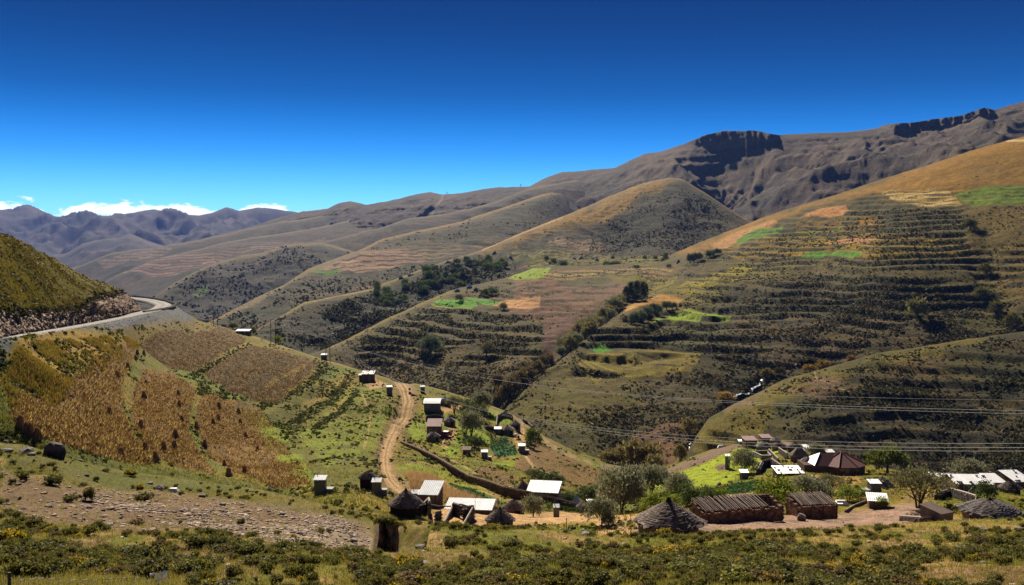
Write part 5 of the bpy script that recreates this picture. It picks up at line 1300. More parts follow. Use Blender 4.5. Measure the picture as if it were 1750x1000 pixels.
# ---- kraals with pole roofs
def kraal(pxl, pyl, pxr, pyr, h, dep, label, gap=None, back=.55, rz=.1):
    a = at(VH, pxl, pyl); L = (pxr - pxl) * a.y / F / math.cos(rz); d = Vector((0, 0, 0)); e_ = a + Vector((math.cos(rz) * L, math.sin(rz) * L, 0)); d.z = -(pyr + 0 - 430) / F * e_.y - a.z
    t = thing('kraal', a, label, 'kraal', rz)
    dz = d.z / L
    def P(x, y, z): return (x, y, z + x * dz)
    stone_wall_mb([P(0, 0, 0), P(L, 0, 0)], h, .35, .36, (.19, .105, .07)).obj('front_wall', M_['stone'], t, kind='stuff')
    stone_wall_mb([P(0, dep, 0), P(L, dep, 0)], h + back, .35, .5, (.16, .10, .07)).obj('back_wall', M_['stone'], t, kind='stuff')
    for x in (0, L):
        stone_wall_mb([P(x, .2, 0), P(x, dep - .2, 0)], h, .35, .4, (.19, .11, .075), hs=[h, h + back]).obj('end_wall', M_['stone'], t, kind='stuff')
    n = int(L / .235)
    for i in range(n):
        x = (i + .5) * L / n
        if gap and gap[0] < x / L < gap[1]: continue
        rs = random.uniform; r = rs(.045, .075); c = rs(.7, 1.5)
        m = MB(); xx = x + rs(-.05, .05)
        m.tube([P(xx, -.35 + rs(-.2, .15), h + .12), P(xx + rs(-.08, .08), dep * .5, h + .16 + back * .5 + rs(-.05, .05)), P(xx + rs(-.15, .15), dep + .25 + rs(-.3, .2), h + back + .12)], r, 5, (.95 * c, .93 * c, .98 * c))
        m.obj('roof_pole', M_['wood'], t)
    for x in [L * q for q in (.02, .3, .62, .98)]:
        m = MB(); m.tube([P(x, -.26, -.4), P(x, -.26, h + .1)], .07, 5, (.5, .5, .5)); m.obj('post', M_['wood'], t)
kraal(1203, 899, 1348, 887, 1.35, 3.6, 'long low stone kraal roofed with rough poles beside the big thatch cone', gap=(.80, 1.0), rz=.22)
kraal(1366, 890, 1434, 885, 1.45, 3.6, 'shorter pole-roofed stone kraal nearest the bare yard', rz=.16)
m = MB(); q = at(VH, 1211, 897); m.box((q.x - .6, q.y - .3, q.z + .8), (.9, .3, 1.7)); tag(m.obj('brick_pillar', M_['brick']), 'narrow mud brick pillar at the left end of the long kraal', 'pillar')

# ---- ruined roofless walls
def ruin(spec, label, name='ruined_house', col=(.10, .085, .07), th=.35, sheet_=VH):
    base = at(sheet_, *spec[0][0][:2]); t = thing(name, base, label, 'ruin')
    for seg in spec:
        pts = [at(sheet_, x, y) - base for x, y, hh in seg]; hs = [hh for x, y, hh in seg]
        stone_wall_mb(pts, 1, th, .34, col, hs=hs).obj('wall', M_['stone'], t, kind='stuff')
        cp = MB()
        for (p, h1), (q, h2) in zip(list(zip(pts, hs))[:-1], list(zip(pts, hs))[1:]):
            cp.tube([p + Vector((0, 0, h1 + .02)), q + Vector((0, 0, h2 + .02))], .13, 5, (.42, .36, .30))
        cp.obj('wall_top', M_['stone'], t)
ruin([[(706, 892, .4), (733, 882, 2.0)], [(733, 882, 2.0), (734, 892, 2.2)], [(706, 893, .3), (730, 898, .3)]], 'sloping gable remnant next to the large rondavel', 'ruined_wall')
ruin([[(744, 895, 1.0), (754, 894, 1.1)]], 'short square stub of wall in the gap between ruins', 'ruined_wall')
ruin([[(756, 902, .2), (775, 884, 1.4)], [(775, 886, 1.7), (785, 890, 1.7)], [(791, 894, 1.7), (809, 893, 1.7)], [(775, 884, 1.4), (790, 881, 1.2), (809, 885, 1.0)], [(792, 903, .4), (809, 893, 1.6)]], 'roofless house ruin with doorway opening onto the sandy yard')
ruin([[(1288, 783, 1.3), (1302, 792, 1.2)], [(1302, 792, 1.2), (1318, 792, 1.2)], [(1318, 792, 1.2), (1312, 785, 1.2)], [(1288, 782, 1.3), (1318, 782, 1.3)], [(1314, 780, 1.4), (1330, 794, 1.0)], [(1331, 780, 1.6), (1345, 789, 1.4)], [(1295, 800, .6), (1320, 799, .8)]], 'roofless rectangular walls with pale tops on the hilltop', th=.28)
ruin([[(1296, 814, 1.4), (1302, 804, 1.6), (1318, 799, 1.8), (1335, 804, 1.2)]], 'curved dark stone enclosure below the roofless walls', 'stone_enclosure', (.075, .055, .045), .9)
ruin([[(848, 727, .7), (850, 716, 1.5), (862, 712, 1.8), (876, 717, 1.5)]], 'ruined stone pen behind the pair of rondavels', 'stone_pen', (.10, .075, .06), .6)
ruin([[(728, 716, 1.5), (745, 714, 1.6), (758, 716, 1.4)]], 'dark stone wall behind the brown-roofed house', 'stone_wall', (.06, .05, .045), .5)
ruin([[(830, 734, 1.0), (845, 732, 1.0), (858, 736, .8)]], 'stub of stone wall left of the ruined pen', 'stone_wall', (.10, .075, .06), .5)
ruin([[(893, 718, .7), (902, 722, .8), (910, 730, .7)]], 'short stone wall on the crest right of the rondavels', 'stone_wall', (.10, .08, .07), .5)
ruin([[(1446, 868, .3), (1460, 864, .3), (1480, 860, .3)], [(1540, 882, .7), (1575, 888, .8), (1592, 884, .6)]], 'low crumbling wall around the bare yard', 'yard_wall', (.12, .09, .07), .5)
ruin([[(1600, 858, .9), (1625, 852, 1.2), (1650, 858, 1.4), (1668, 862, 1.3)]], 'tumbled dark wall behind the small wooden shed', 'stone_wall', (.06, .045, .038), .7)
# ---- retaining wall curving through the village
def rwall(pts, label, h=2.0):
    base = at(VH, *pts[0]); t = thing('retaining_wall', base, label, 'stone wall')
    V = [at(VH, *p) - base for p in pts]
    hs = [h * k for k in np.interp(range(len(pts)), [0, 2, len(pts) - 3, len(pts) - 1], [.25, .8, 1.15, .5])]
    stone_wall_mb(V, 1, .55, .36, (.115, .080, .058), hs=hs).obj('wall', M_['stone'], t, kind='stuff')
    c = MB()
    for (p, a), (q, b) in zip(list(zip(V, hs))[:-1], list(zip(V, hs))[1:]): c.tube([p + Vector((0, .1, a)), q + Vector((0, .1, b))], .2, 5, (.34, .24, .16))
    c.obj('wall_cap', M_['stone'], t)
rwall([(x, y + 4) for x, y in WALLP], 'long curving dry stone retaining wall across the lower village', 1.45)

# ---- bits and pieces
def bx(name, px, py, d, mat, label, cat, rz=0.0, z=0.0, col=(1, 1, 1), sheet_=VH, taper=.85):
    p = at(sheet_, px, py); m = MB(); m.box((0, 0, d[2] / 2 + z), d, 0, col, d[2] * .06, taper=taper); o = m.obj(name, M_[mat]); o.location = p; o.rotation_euler = (0, 0, rz); tag(o, label, cat); return o
def drum(name, px, py, r, h, mat, label, cat, col=(1, 1, 1), sheet_=VH):
    p = at(sheet_, px, py); m = MB()
    m.tube([(0, 0, 0), (0, 0, h * .33), (0, 0, h * .34), (0, 0, h * .66), (0, 0, h * .67), (0, 0, h), (0, 0, h * 1.08)], [r, r, r * 1.05, r * 1.05, r, r, r * .4], 14, col)
    o = m.obj(name, M_[mat]); o.location = p; tag(o, label, cat); return o
drum('water_tank', 1009, 866, .8, 1.3, 'white', 'white water tank beside the half-hidden rondavel', 'tank')
drum('drum', 881, 746, .35, .9, 'white', 'white drum between the two rondavels of the upper group', 'drum')
drum('drum', 886, 749, .3, .8, 'pole', 'black drum in the yard left of the round green tree', 'drum')
for i, (px, py, w, lb) in enumerate([(1347, 873 - 44, 2.2, 'left white bundle on the bushes behind the kraal'), (1404, 829, 2.6, 'white bundle of sheeting right of the bushes, nearer the red roof'), (1395, 827, 1.6, 'smaller white bundle beside the sheeting'), (1052, 852, 2.0, 'white sack glimpsed through the grey willow'), (1070, 840, 2.0, 'white box glimpsed beyond the willow'),
        (1437, 861, 2.2, 'white sacks against the end of the second kraal'), (1192, 878, 1.2, 'white bucket by the wall of the long kraal'), (1212, 862, .8, 'small white pail on the kraal edge'), (900, 769, 1.4, 'pale slab lying under the latrine by the round tree'), (296, 840, 1.1, 'bright white sack dropped on the stony slope'), (1232, 760, 2.2, 'white stone on the path to the hilltop')][1:]):
    bx('white_sack' if 'sack' in lb or 'bundle' in lb else 'white_block', px, py, (w, w * .5, w * .35), 'white', lb, 'sack' if 'sack' in lb or 'bundle' in lb else 'block', taper=.6, sheet_=VH if px != 296 else FH)
# white tent-like sheet by the long house
p = at(VH, 966, 850); m = MB()
m.add([(-2.2, -1, 0), (2.6, -1.2, 0), (2.9, 1.2, 0), (-2.0, 1.2, 0), (-1.5, .2, 1.5), (2.2, .2, 1.1)], [(0, 1, 5, 4), (1, 2, 5), (2, 3, 4, 5), (3, 0, 4)], (1, 1, 1))
o = m.obj('white_tent', M_['zinc']); o.location = p; tag(o, 'white tent-like sheet at the right gable of the long house', 'tent')
# laundry on a line above the long white roof
t0 = at(VH, 815, 866); t = thing('clothes_line', t0, 'clothes line with washing behind the long white roof', 'clothes line')
t1 = at(VH, 851, 868) - t0
for e in (Vector((0, 0, 0)), t1):
    m = MB(); m.tube([e + Vector((0, 0, -.3)), e + Vector((0, 0, 2.0))], .05, 5); m.obj('post', M_['wood'], t)
m = MB(); m.tube([Vector((0, 0, 1.9)), t1 * .5 + Vector((0, 0, 1.75)), t1 + Vector((0, 0, 1.9))], .012, 4); m.obj('line', M_['wire'], t)
for i, (u, w, c) in enumerate([(.10, .5, (.8, .8, .8)), (.24, .5, (.75, .75, .8)), (.38, .4, (.8, .8, .8)), (.52, .45, (.8, .8, .82)), (.68, .4, (.03, .35, .22)), (.80, .35, (.55, .04, .12)), (.92, .4, (.8, .75, .8))]):
    c0 = t1 * u + Vector((0, 0, 1.35)); m = MB(); m.box(c0, (w, .05, .8), math.atan2(t1.y, t1.x), c, .04)
    o = m.obj('garment', M_['cloth']); o.location = t0; tag(o, ['first white garment from the left on the line', 'second white garment on the line', 'third white garment on the line', 'white garment next to the green one', 'green garment on the line', 'red garment on the line', 'last pale garment at the right end of the line'][i], 'garment', 'washing on the line')
# log rail and poles in the yard
def stick(name, pts, r, label, cat, mat='wood', sheet_=VH):
    b = at(sheet_, pts[0][0], pts[0][1]); m = MB(); m.tube([at(sheet_, x, y) - b + Vector((0, 0, z)) for x, y, z in pts], r, 6); o = m.obj(name, M_[mat]); o.location = b; tag(o, label, cat)
stick('log_rail', [(727, 878, 1.1), (750, 882, 1.0), (771, 885, 1.1)], .09, 'long grey log rail crossing the sandy yard', 'rail')
stick('stake', [(773, 886, -.2), (773, 886, 1.6)], .07, 'stake holding the end of the log rail', 'stake')
stick('stake', [(812, 888, -.2), (812, 888, 3.6)], .035, 'thin tall stake at the corner of the roofless ruin', 'stake')
stick('stake', [(753, 890, -.2), (753, 890, 2.0)], .03, 'thin stake behind the square wall stub', 'stake')
stick('fence_stake', [(968, 912, -.2), (968, 912, 1.45)], .05, 'short straight stake below the sandy yard', 'stake')
stick('fence_stake', [(1079, 912, -.2), (1078, 912, 1.2), (1077, 912, 2.6)], .035, 'thin crooked pole left of the biggest thatch cone', 'pole')
for i, (px, h, lb) in enumerate([(851, 2.2, 'tallest stick at the left of the stick fence'), (856, 2.6, 'second stick of the fence by the domed rondavel'), (860, 1.6, 'short stick beside the domed rondavel')]):
    stick('fence_stick', [(px, 872, -.2), (px + 1, 872, h)], .035, lb, 'stick')
stick('plank', [(992, 879, .1), (1005, 875, .3)], .08, 'pale plank lying at the end of the yard', 'plank')
stick('log', [(1655, 893, .1), (1663, 882, 1.6), (1668, 872, 2.2)], .10, 'pale leaning log at the left of the wide low thatch', 'log')
stick('log', [(1668, 893, .1), (1670, 878, 1.2)], .09, 'second leaning log at the left of the wide low thatch', 'log')
stick('branch', [(1648, 862, 1.2), (1665, 852, 1.8)], .09, 'fallen branch lying over the tumbled wall', 'branch')
m = MB(); q = at(VH, 972, 868)
for i in range(26): a = random.uniform(-.25, .25); m.tube([(random.uniform(-2.4, -1.8), random.uniform(-.5, .5), .12 + .1 * (i % 5)), (random.uniform(1.8, 2.6), random.uniform(-.5, .5) + a, .12 + .1 * (i % 5))], .07, 5, (random.uniform(.4, 1.2),) * 3)
o = m.obj('log_pile', M_['wood']); o.location = q; tag(o, 'pile of dark logs beyond the small lone latrine', 'log pile')

# ---- car
def car():
    p = at(VH, 763, 745); t = thing('hatchback_car', p, 'small red and white car parked beside the brown-roofed house', 'car', -.35)
    prof = [(-1.8, .35), (-1.85, .75), (-1.55, .95), (-1.2, 1.42), (.35, 1.45), (.95, .98), (1.75, .86), (1.9, .55), (1.85, .32)]
    def body(name, pr, w, mat, par, col=(1, 1, 1)):
        m = MB(); n = len(pr)
        m.add([(-w * (1 if z < 1 else .86), y, z) for y, z in pr] + [(w * (1 if z < 1 else .86), y, z) for y, z in pr], [tuple(range(n - 1, -1, -1)), tuple(range(n, 2 * n))] + [(i, (i + 1) % n, (i + 1) % n + n, i + n) for i in range(n)], col)
        return m.obj(name, M_[mat], par)
    b = body('body', [(y, z) for y, z in prof], .82, 'carred', t)
    body('roof', [(-1.15, 1.44), (-1.1, 1.50), (.30, 1.52), (.36, 1.46)], .84, 'white', t)
    m = MB(); m.slab([(-.62, -1.62, .97), (.62, -1.62, .97), (.56, -1.24, 1.40), (-.56, -1.24, 1.40)], .02); m.obj('rear_window', M_['glass'], t)
    m = MB(); m.slab([(.62, 1.0, .99), (-.62, 1.0, .99), (-.56, .42, 1.42), (.56, .42, 1.42)], .02); m.obj('windscreen', M_['glass'], t)
    for s in (-1, 1):
        m = MB(); m.poly([(s * .826, -1.3, 1.0), (s * .826, .75, 1.0), (s * .725, .32, 1.38), (s * .725, -1.1, 1.38)][::s]); m.obj('side_window', M_['glass'], t)
        m = MB(); m.box((s * .6, -1.84, .78), (.25, .06, .16), 0, (1, 1, 1)); m.obj('tail_light', M_['carred'], t)
        m = MB(); m.box((s * .6, 1.86, .68), (.28, .06, .14)); m.obj('headlight', M_['white'], t)
        for y in (-1.15, 1.2):
            m = MB(); m.tube([(s * .68, y, .31), (s * .86, y, .31)], .31, 14); wq = m.obj('wheel', M_['rubber'], t)
            m = MB(); m.tube([(s * .86, y, .31), (s * .875, y, .31)], .17, 10); m.obj('rim', M_['gzinc'], wq)
    m = MB(); m.box((0, -1.87, .45), (1.6, .1, .16)); m.obj('bumper', M_['rubber'], t)
car()

# ---- utility poles and cables
def pylon(pa, pb, hpx, label, Y=None):
    a = at(VH, *pa); b = at(VH, *pb); k = a.y / F; h = hpx * k
    t = thing('utility_pole', a, label, 'utility pole', 0, 'twin-pole cable supports on the crest')
    d = b - a; zt = h
    for o_ in (Vector((0, 0, 0)), d):
        m = MB(); m.tube([o_ + Vector((0, 0, -1)), Vector((o_.x, o_.y, zt))], [.16, .11], 7); m.obj('pole', M_['pole'], t)
    u = d.normalized(); m = MB(); m.tube([Vector((-.9 * u.x, -.9 * u.y, zt - .5)), Vector((d.x + .9 * u.x, d.y + .9 * u.y, zt - .5))], .08, 5); m.obj('crossarm', M_['pole'], t)
    tops = []
    for f in (-.35, .5, 1.35):
        q = Vector((d.x * f, d.y * f, zt - .4)); m = MB(); m.tube([q, q + Vector((0, 0, .12)), q + Vector((0, 0, .3))], [.07, .12, .05], 7); m.obj('insulator', M_['conc'], t); tops.append(a + q + Vector((0, 0, .3)))
    return tops
T1 = pylon((365, 556.5), (372, 558), 14, 'left and furthest pair of poles, half sunk behind the crest')
T2 = pylon((463, 586), (471, 589), 42, 'middle pair of tall dark poles on the crest')
T3 = pylon((557, 615), (564, 617), 38, 'pair of tall dark poles beside the crest latrine')
def cable(a, b, sag, label, r=.022, n=48):
    m = MB(); pts = []
    for i in range(n + 1):
        t = i / n; p = a.lerp(b, t); p = p + Vector((0, 0, 4 * sag * t * (t - 1))) - a; pts.append(p)
    m.tube(pts, r, 5); o = m.obj('power_cable', M_['wire'], sm=True); o.location = a; tag(o, label, 'power cable', 'overhead power cables')
for i in range(3):
    nm = ('left', 'middle', 'right')[i]
    cable(T1[i], T2[i], .8, nm + ' cable between the left and middle pole pairs', .03, 12)
    cable(T2[i], T3[i], .9, nm + ' cable between the middle and right pole pairs', .03, 12)
# the two lines that swing across the valley to supports outside the frame on the right
Bx = [(2150, 687, 92), (2150, 706, 95), (2150, 713, 98)]
for i, (px, py, Y) in enumerate(Bx):
    cable(T3[i], Vector(P3(px, py, Y)), (6.2, 7.0, 7.0)[i], ('highest and thinnest cable of the upper line', 'middle cable of the upper line', 'lowest cable of the upper line')[i], (.011, .020, .020)[i], 70)
Bx = [(2150, 752, 78), (2150, 759, 80), (2150, 765, 82)]
for i, (px, py, Y) in enumerate(Bx):
    cable(T3[i] + Vector((0, 0, -.6)), Vector(P3(px, py, Y)), (12.2, 12.6, 12.9)[i], ('top cable of the lower line over the red roof', 'middle cable of the lower line over the red roof', 'bottom cable of the lower line over the red roof')[i], .019, 70)
for px, Y in ((2150, 92), (2150, 78)):      # their supports stand just outside the frame
    b = Vector(P3(px, 700, Y)); g = at(VH, 2140, 850)
    m = MB(); m.tube([Vector((0, 0, -16)), Vector((0, 0, 1.5))], [.16, .11], 7); m.tube([Vector((-1.6, 0, .3)), Vector((1.6, 0, .3))], .08, 5)
    o = m.obj('utility_pole', M_['pole']); o.location = b; tag(o, 'pole carrying the cables beyond the right edge, %s one' % ('farther' if Y == 92 else 'nearer'), 'utility pole')

# ---- hoop fence at the lower left corner
t0 = at(FH, 16, 1046); t = thing('wire_fence', t0, 'wire fence of bent white stakes and one dark post at the lower left corner', 'fence')
k = t0.y / F
m = MB(); m.tube([(0, 0, -.4), (.02, 0, 80 * k)], [.06, .05], 7); m.obj('post', M_['pole'], t)
prev = None; wires = []
for i, (px, py, h) in enumerate([(3, 978, 1.0), (23, 978, .9), (42, 979, .9), (56, 978, .9), (75, 979, .9), (93, 983, .8), (111, 984, .9), (131, 984, .95), (153, 984, .95), (179, 984, .95), (201, 984, .95), (224, 985, .8), (245, 987, .8), (262, 988, .6), (305, 996, .5)]):
    b = at(FH, px, 1046) - t0; kk = (b.y + t0.y) / F; H_ = (1046 - py) * kk; s = (.30 if i < 8 else .22)
    m = MB(); pts = [b + Vector((0, 0, -.3)), b + Vector((.01, 0, H_ * .45)), b + Vector((s * .25, 0, H_ * .78)), b + Vector((s * .65, 0, H_ * .97)), b + Vector((s * 1.15, 0, H_))]
    m.tube(pts, .017, 6, (1, 1, 1)); m.obj('stake', M_['white'], t); wires.append(pts[-1])
m = MB(); m.tube([w + Vector((0, 0, -.01)) for w in wires], .005, 4); m.obj('wire', M_['wire'], t)
m = MB(); m.tube([w + Vector((-.2, 0, -.3)) for w in wires], .005, 4); m.obj('wire', M_['wire'], t)
for px, py, s, lb in ((275, 999, .45, 'torn white plastic bag caught on the fence'), (259, 990, .18, 'small white plastic scrap caught on the fence')):
    p = at(FH, px, py); m = MB(); rs = random.Random(px)
    g = [[(x / 5 * s - s / 2, rs.uniform(-.06, .06), z / 4 * s * .8 + rs.uniform(-.05, .05) + .1 + .1 * x / 5) for x in range(6)] for z in range(5)]
    vs = [v for r in g for v in r]; m.add(vs, [(r * 6 + c, r * 6 + c + 1, r * 6 + c + 7, r * 6 + c + 6) for r in range(4) for c in range(5)], (1, 1, 1))
    o = m.obj('plastic_bag', M_['cloth']); o.location = p; tag(o, lb, 'plastic bag')
# ---- stream
def stream(pts, sheet_, w, label):
    V = [at(sheet_, x, y) for x, y in pts]; m = MB(); n = len(V); rs = random.Random(3)
    for i, v in enumerate(V):
        d = (V[min(i + 1, n - 1)] - V[max(0, i - 1)]); s = Vector((d.y, -d.x, 0)).normalized() * w * rs.uniform(.5, 1.2)
        for q in (-1, 0, 1): m.v.append(tuple(v + s * q + Vector((0, 0, .5 + .25 * (q == 0) + rs.uniform(-.15, .15))))); m.c.append((rs.uniform(.8, 1.1),) * 3)
    for i in range(n - 1):
        for q in range(2): a = i * 3 + q; m.f.append((a, a + 3, a + 4, a + 1))
    o = m.obj('stream', M_['water'], sm=True); tag(o, kind='structure')
def dens(pts, k=4):
    out = []
    for (a, b), (c, d) in zip(pts[:-1], pts[1:]):
        for i in range(k): out.append((a + (c - a) * i / k + random.uniform(-1, 1), b + (d - b) * i / k + random.uniform(-.6, .6)))
    return out + [pts[-1]]
stream(dens([(1306, 648), (1296, 654), (1287, 660), (1283, 667), (1272, 671), (1260, 677), (1252, 681)]), VS, 1.2, '')
stream(dens([(1244, 684), (1236, 688)], 3), VS, .6, '')
stream(dens([(1190, 724), (1184, 728)], 3), VS, .4, '')
stream(dens([(1181, 748), (1178, 757)], 3), VS, .4, '')

# ---- trees
TR = tree
for a in [
    ('grey0', 1062, 884, 92, 74, 'largest pale grey willow in front of the white-roofed house'),
    ('grey1', 1115, 846, 66, 52, 'round grey-green willow on the valley floor'),
    ('grey2', 1028, 905, 52, 48, 'grey willow leaning over the end of the sandy yard'),
    ('grey2', 1083, 850, 44, 34, 'pale willow between the two largest ones'),
    ('grey1', 911, 886, 36, 36, 'round grey-green bush beside the domed rondavel'),
    ('grey0', 1160, 852, 50, 40, 'pale willow behind the low garden trees'),
    ('green0', 1118, 890, 46, 38, 'yellow-green leafy bush behind the big thatch cone'),
    ('green1', 1147, 880, 34, 32, 'bright green bush touching the tip of the big thatch cone'),
    ('dark0', 1185, 880, 50, 46, 'dark garden tree between thatch cone and long kraal'),
    ('dark1', 1208, 872, 42, 40, 'second dark garden tree behind the left end of the kraal'),
    ('green1', 1228, 868, 40, 34, 'sunlit green garden tree at the kraal roof edge'),
    ('dark0', 1170, 860, 26, 38, 'slender dark fruit tree behind the garden trees'),
    ('green0', 1332, 880, 82, 58, 'bright yellow-green broad tree between the two kraals'),
    ('green1', 1300, 870, 30, 30, 'small yellow-green bush left of the bright broad tree'),
    ('grey0', 1272, 812, 46, 38, 'grey willow beside the white-topped latrine'),
    ('grey1', 1385, 852, 66, 40, 'pale grey bushes behind the second kraal'),
    ('olive', 1420, 846, 54, 30, 'olive-coloured low bush below the red-roofed house'),
    ('green0', 1452, 858, 44, 24, 'yellow-green hedge bush at the yard corner'),
    ('green1', 1473, 856, 26, 18, 'small green bush left of the low white shed'),
    ('green1', 1509, 866, 26, 20, 'leafy bush growing in front of the low white shed'),
    ('willow', 1520, 812, 66, 44, 'drooping green willow against the dark valley side'),
    ('olive', 1576, 868, 104, 64, 'wide spreading olive-brown tree above the bare yard'),
    ('grey2', 1658, 826, 64, 40, 'rounded grey-green tree against the dark valley side'),
    ('grey1', 1548, 815, 22, 26, 'grey bush just right of the drooping willow'),
    ('dark1', 1687, 856, 40, 34, 'dark glossy tree in front of the bright zinc roofs'),
    ('grey0', 1395, 782, 34, 20, 'low grey-green bush on the hilltop right of the huts'),
    ('green0', 1361, 782, 12, 9, 'tiny bright bush in front of the dark hilltop hut'),
    ('dark0', 1402, 800, 9, 12, 'small dark cone-shaped bush behind the red roof'),
    ('rust0', 1088, 800, 56, 44, 'largest russet willow in the valley bottom'),
    ('rust1', 1112, 796, 48, 40, 'russet willow right of the largest one'),
    ('rust2', 1062, 795, 46, 32, 'russet willow left of the largest one'),
    ('rust1', 1122, 802, 34, 24, 'small front russet bush in the valley bottom'),
    ('rust0', 1040, 790, 34, 20, 'low pale scrub at the left of the russet willows'),
    ('rust2', 1163, 788, 26, 28, 'lone russet bush right of the willow clump'),
    ('dark0', 912, 764, 30, 36, 'round dark tree with yellow-green side above a latrine'),
    ('green1', 906, 752, 18, 22, 'yellow-green half of the round tree above the latrine'),
    ('grey0', 805, 742, 42, 44, 'pale willow at the edge of the rondavel yard'),
    ('dark1', 800, 712, 36, 32, 'dark green tree above the pale willow'),
    ('dark0', 820, 718, 34, 26, 'second dark tree uphill of the upper garden'),
    ('grey2', 822, 702, 38, 34, 'pale bushy willow on the crest above the dark trees'),
    ('olive', 776, 708, 30, 30, 'thin-crowned tree with dark trunk in the dirt yard'),
    ('dark1', 812, 760, 34, 22, 'dark undergrowth below the pale willow'),
    ('dark0', 921, 826, 34, 24, 'dark orchard bush behind the long white-roofed house, left one'),
    ('dark1', 946, 832, 40, 26, 'dark orchard bush behind the long white-roofed house, right one'),
    ('olive', 910, 822, 26, 18, 'brownish bush above the small thatched rondavel'),
    ('dark0', 1000, 852, 40, 28, 'dark leafy tree right of the white tent-like sheet'),
    ('dark1', 1028, 852, 44, 28, 'dark tree between the tent-like sheet and the willow'),
    ('dark1', 970, 852, 24, 20, 'dark tree growing through the white tent-like sheet'),
    ('green0', 937, 868, 16, 12, 'small green bush at the corner of the sandy yard'),
    ('dark0', 430, 572, 18, 14, 'dark bush beside the low house on the far crest'),
    ('grey0', 398, 562, 22, 12, 'grey scrub on the crest left of the low house'),
    ('green0', 475, 588, 16, 14, 'round green bush at the foot of the middle poles'),
    ('grey1', 1040, 905, 24, 20, 'thin weedy bush at the end of the yard'),
]: TR(a[0], a[1], a[2], a[3], a[4], a[5])
# valley-side trees
pop = [(1078, 504, 12, 30), (1088, 503, 13, 33), (1098, 502, 12, 31), (1070, 506, 11, 24), (1104, 501, 8, 24)]
for i, (px, py, w, h) in enumerate(pop):
    TR('poplar%d' % (i % 2), px, py, w, h, ['second poplar from the left in the dark plateau clump', 'tallest middle poplar of the dark plateau clump', 'fourth poplar from the left in the dark plateau clump', 'leftmost poplar of the dark plateau clump', 'rightmost slim poplar of the dark plateau clump'][i], VS, 'poplar_tree', 'poplar', (.55, .6, .55), 'dark poplars on the plateau')
gl = [(1060, 512), (1055, 518), (1048, 522), (1042, 527), (1036, 534), (1030, 540), (1024, 548), (1016, 552), (1008, 558), (1000, 552), (994, 560), (988, 566), (980, 572), (974, 578), (968, 584), (1002, 570), (985, 586), (975, 592), (962, 596), (1010, 566)]
for i, (px, py) in enumerate(gl):
    TR('rust%d' % (i % 3) if i % 2 else 'grey%d' % (i % 3), px, py, 20 + i % 5 * 3, 17 + (i % 3) * 3, 'greyish willow crowding the stream gully below the poplars', VS, 'willow_tree', 'willow', (.95, .98, .85), 'willows along the stream gully')
gl2 = [(1180, 452, 14, 16), (1187, 450, 14, 18), (1195, 447, 12, 14), (1214, 441, 18, 12), (1226, 438, 14, 11), (1096, 545, 22, 18), (1108, 540, 20, 17), (1084, 550, 20, 20), (1124, 535, 20, 15), (1140, 530, 20, 14), (1150, 528, 18, 12), (1116, 532, 14, 12)]
for i, (px, py, w, h) in enumerate(gl2):
    TR('grey%d' % (i % 3), px, py, w, h, 'dusty green tree beside the upper plateau fields', VS, 'field_tree', 'tree', (.55, .66, .5), 'dusty green trees round the plateau fields')
gl3 = [(845, 692, 30, 30), (858, 680, 34, 34), (872, 668, 34, 34), (888, 655, 34, 34), (902, 645, 34, 30), (918, 636, 32, 28), (935, 622, 30, 24), (850, 660, 26, 24)]
for i, (px, py, w, h) in enumerate(gl3):
    TR('rust%d' % (i % 3), px, py, w, h, 'bare-twigged grey tree filling the lower stream ravine', VS, 'ravine_tree', 'tree', (.62, .58, .55), 'bare-twigged trees in the lower ravine')
for a in [('olive', 832, 606, 24, 24, 'lone bare tree on the terraces of the mid spur', (.9, .9, .8)), ('grey0', 736, 610, 40, 30, 'tall grey-green tree on the dark terraces of the mid spur', (.6, .72, .6)), ('grey1', 722, 606, 24, 20, 'smaller tree left of the grey-green one on the mid spur', (.55, .65, .55)), ('grey2', 880, 610 - 12, 14, 12, 'small bush on the mid spur terraces right of the lone tree', (.5, .5, .4)),
          ('rust0', 1570, 546, 40, 34, 'lone greyish tree casting a shadow on the right-hand hillside', (.75, .85, .7)), ('rust1', 1660, 394, 26, 16, 'dark bush at the head of the right-hand gully', (.4, .45, .35)), ('rust2', 1686, 462, 26, 20, 'second bush down the right-hand gully', (.5, .55, .45)), ('rust0', 1680, 500, 30, 24, 'third bush down the right-hand gully', (.6, .7, .5)), ('rust1', 1703, 525, 26, 22, 'fourth bush down the right-hand gully', (.55, .65, .5)), ('rust2', 1732, 555, 32, 24, 'lowest bush of the right-hand gully', (.6, .7, .5)),
          ('gold0', 1240, 690, 34, 17, 'golden bush beside the white stream', (.9, .9, .8)), ('gold1', 1385, 640, 26, 14, 'left golden bush behind the spur crest', (.8, .8, .7)), ('gold0', 1408, 632, 24, 14, 'right golden bush behind the spur crest', (.8, .8, .7)), ('gold1', 1455, 620, 14, 8, 'small rusty bush on the spur crest', (.9, .6, .5)),
          ('rust0', 1178, 738, 30, 26, 'round russet bush above the lower stream', (1, 1, .8)), ('rust1', 1192, 742, 22, 18, 'smaller russet bush by the lower stream', (1, .8, .7)), ('rust2', 1310, 648, 26, 16, 'pale scrub above the waterfall', (.8, .8, .7)), ('rust1', 1335, 648, 22, 14, 'dark scrub right of the waterfall', (.35, .35, .3)),
          ('grey0', 860, 525, 16, 12, 'pale round tree at the right end of the green strips', (1.1, 1, .8)), ('dark0', 785, 516, 14, 12, 'dark tree over the green strips', (.8, .8, .8)), ('dark1', 840, 500, 26, 14, 'dark tree clump right of the mid spur huts', (.8, .8, .8)), ('dark0', 828, 504, 16, 12, 'dark tree beside the mid spur huts', (.8, .8, .8)),
          ]:
    TR(a[0], a[1], a[2], a[3], a[4], a[5], VS, col=a[6])
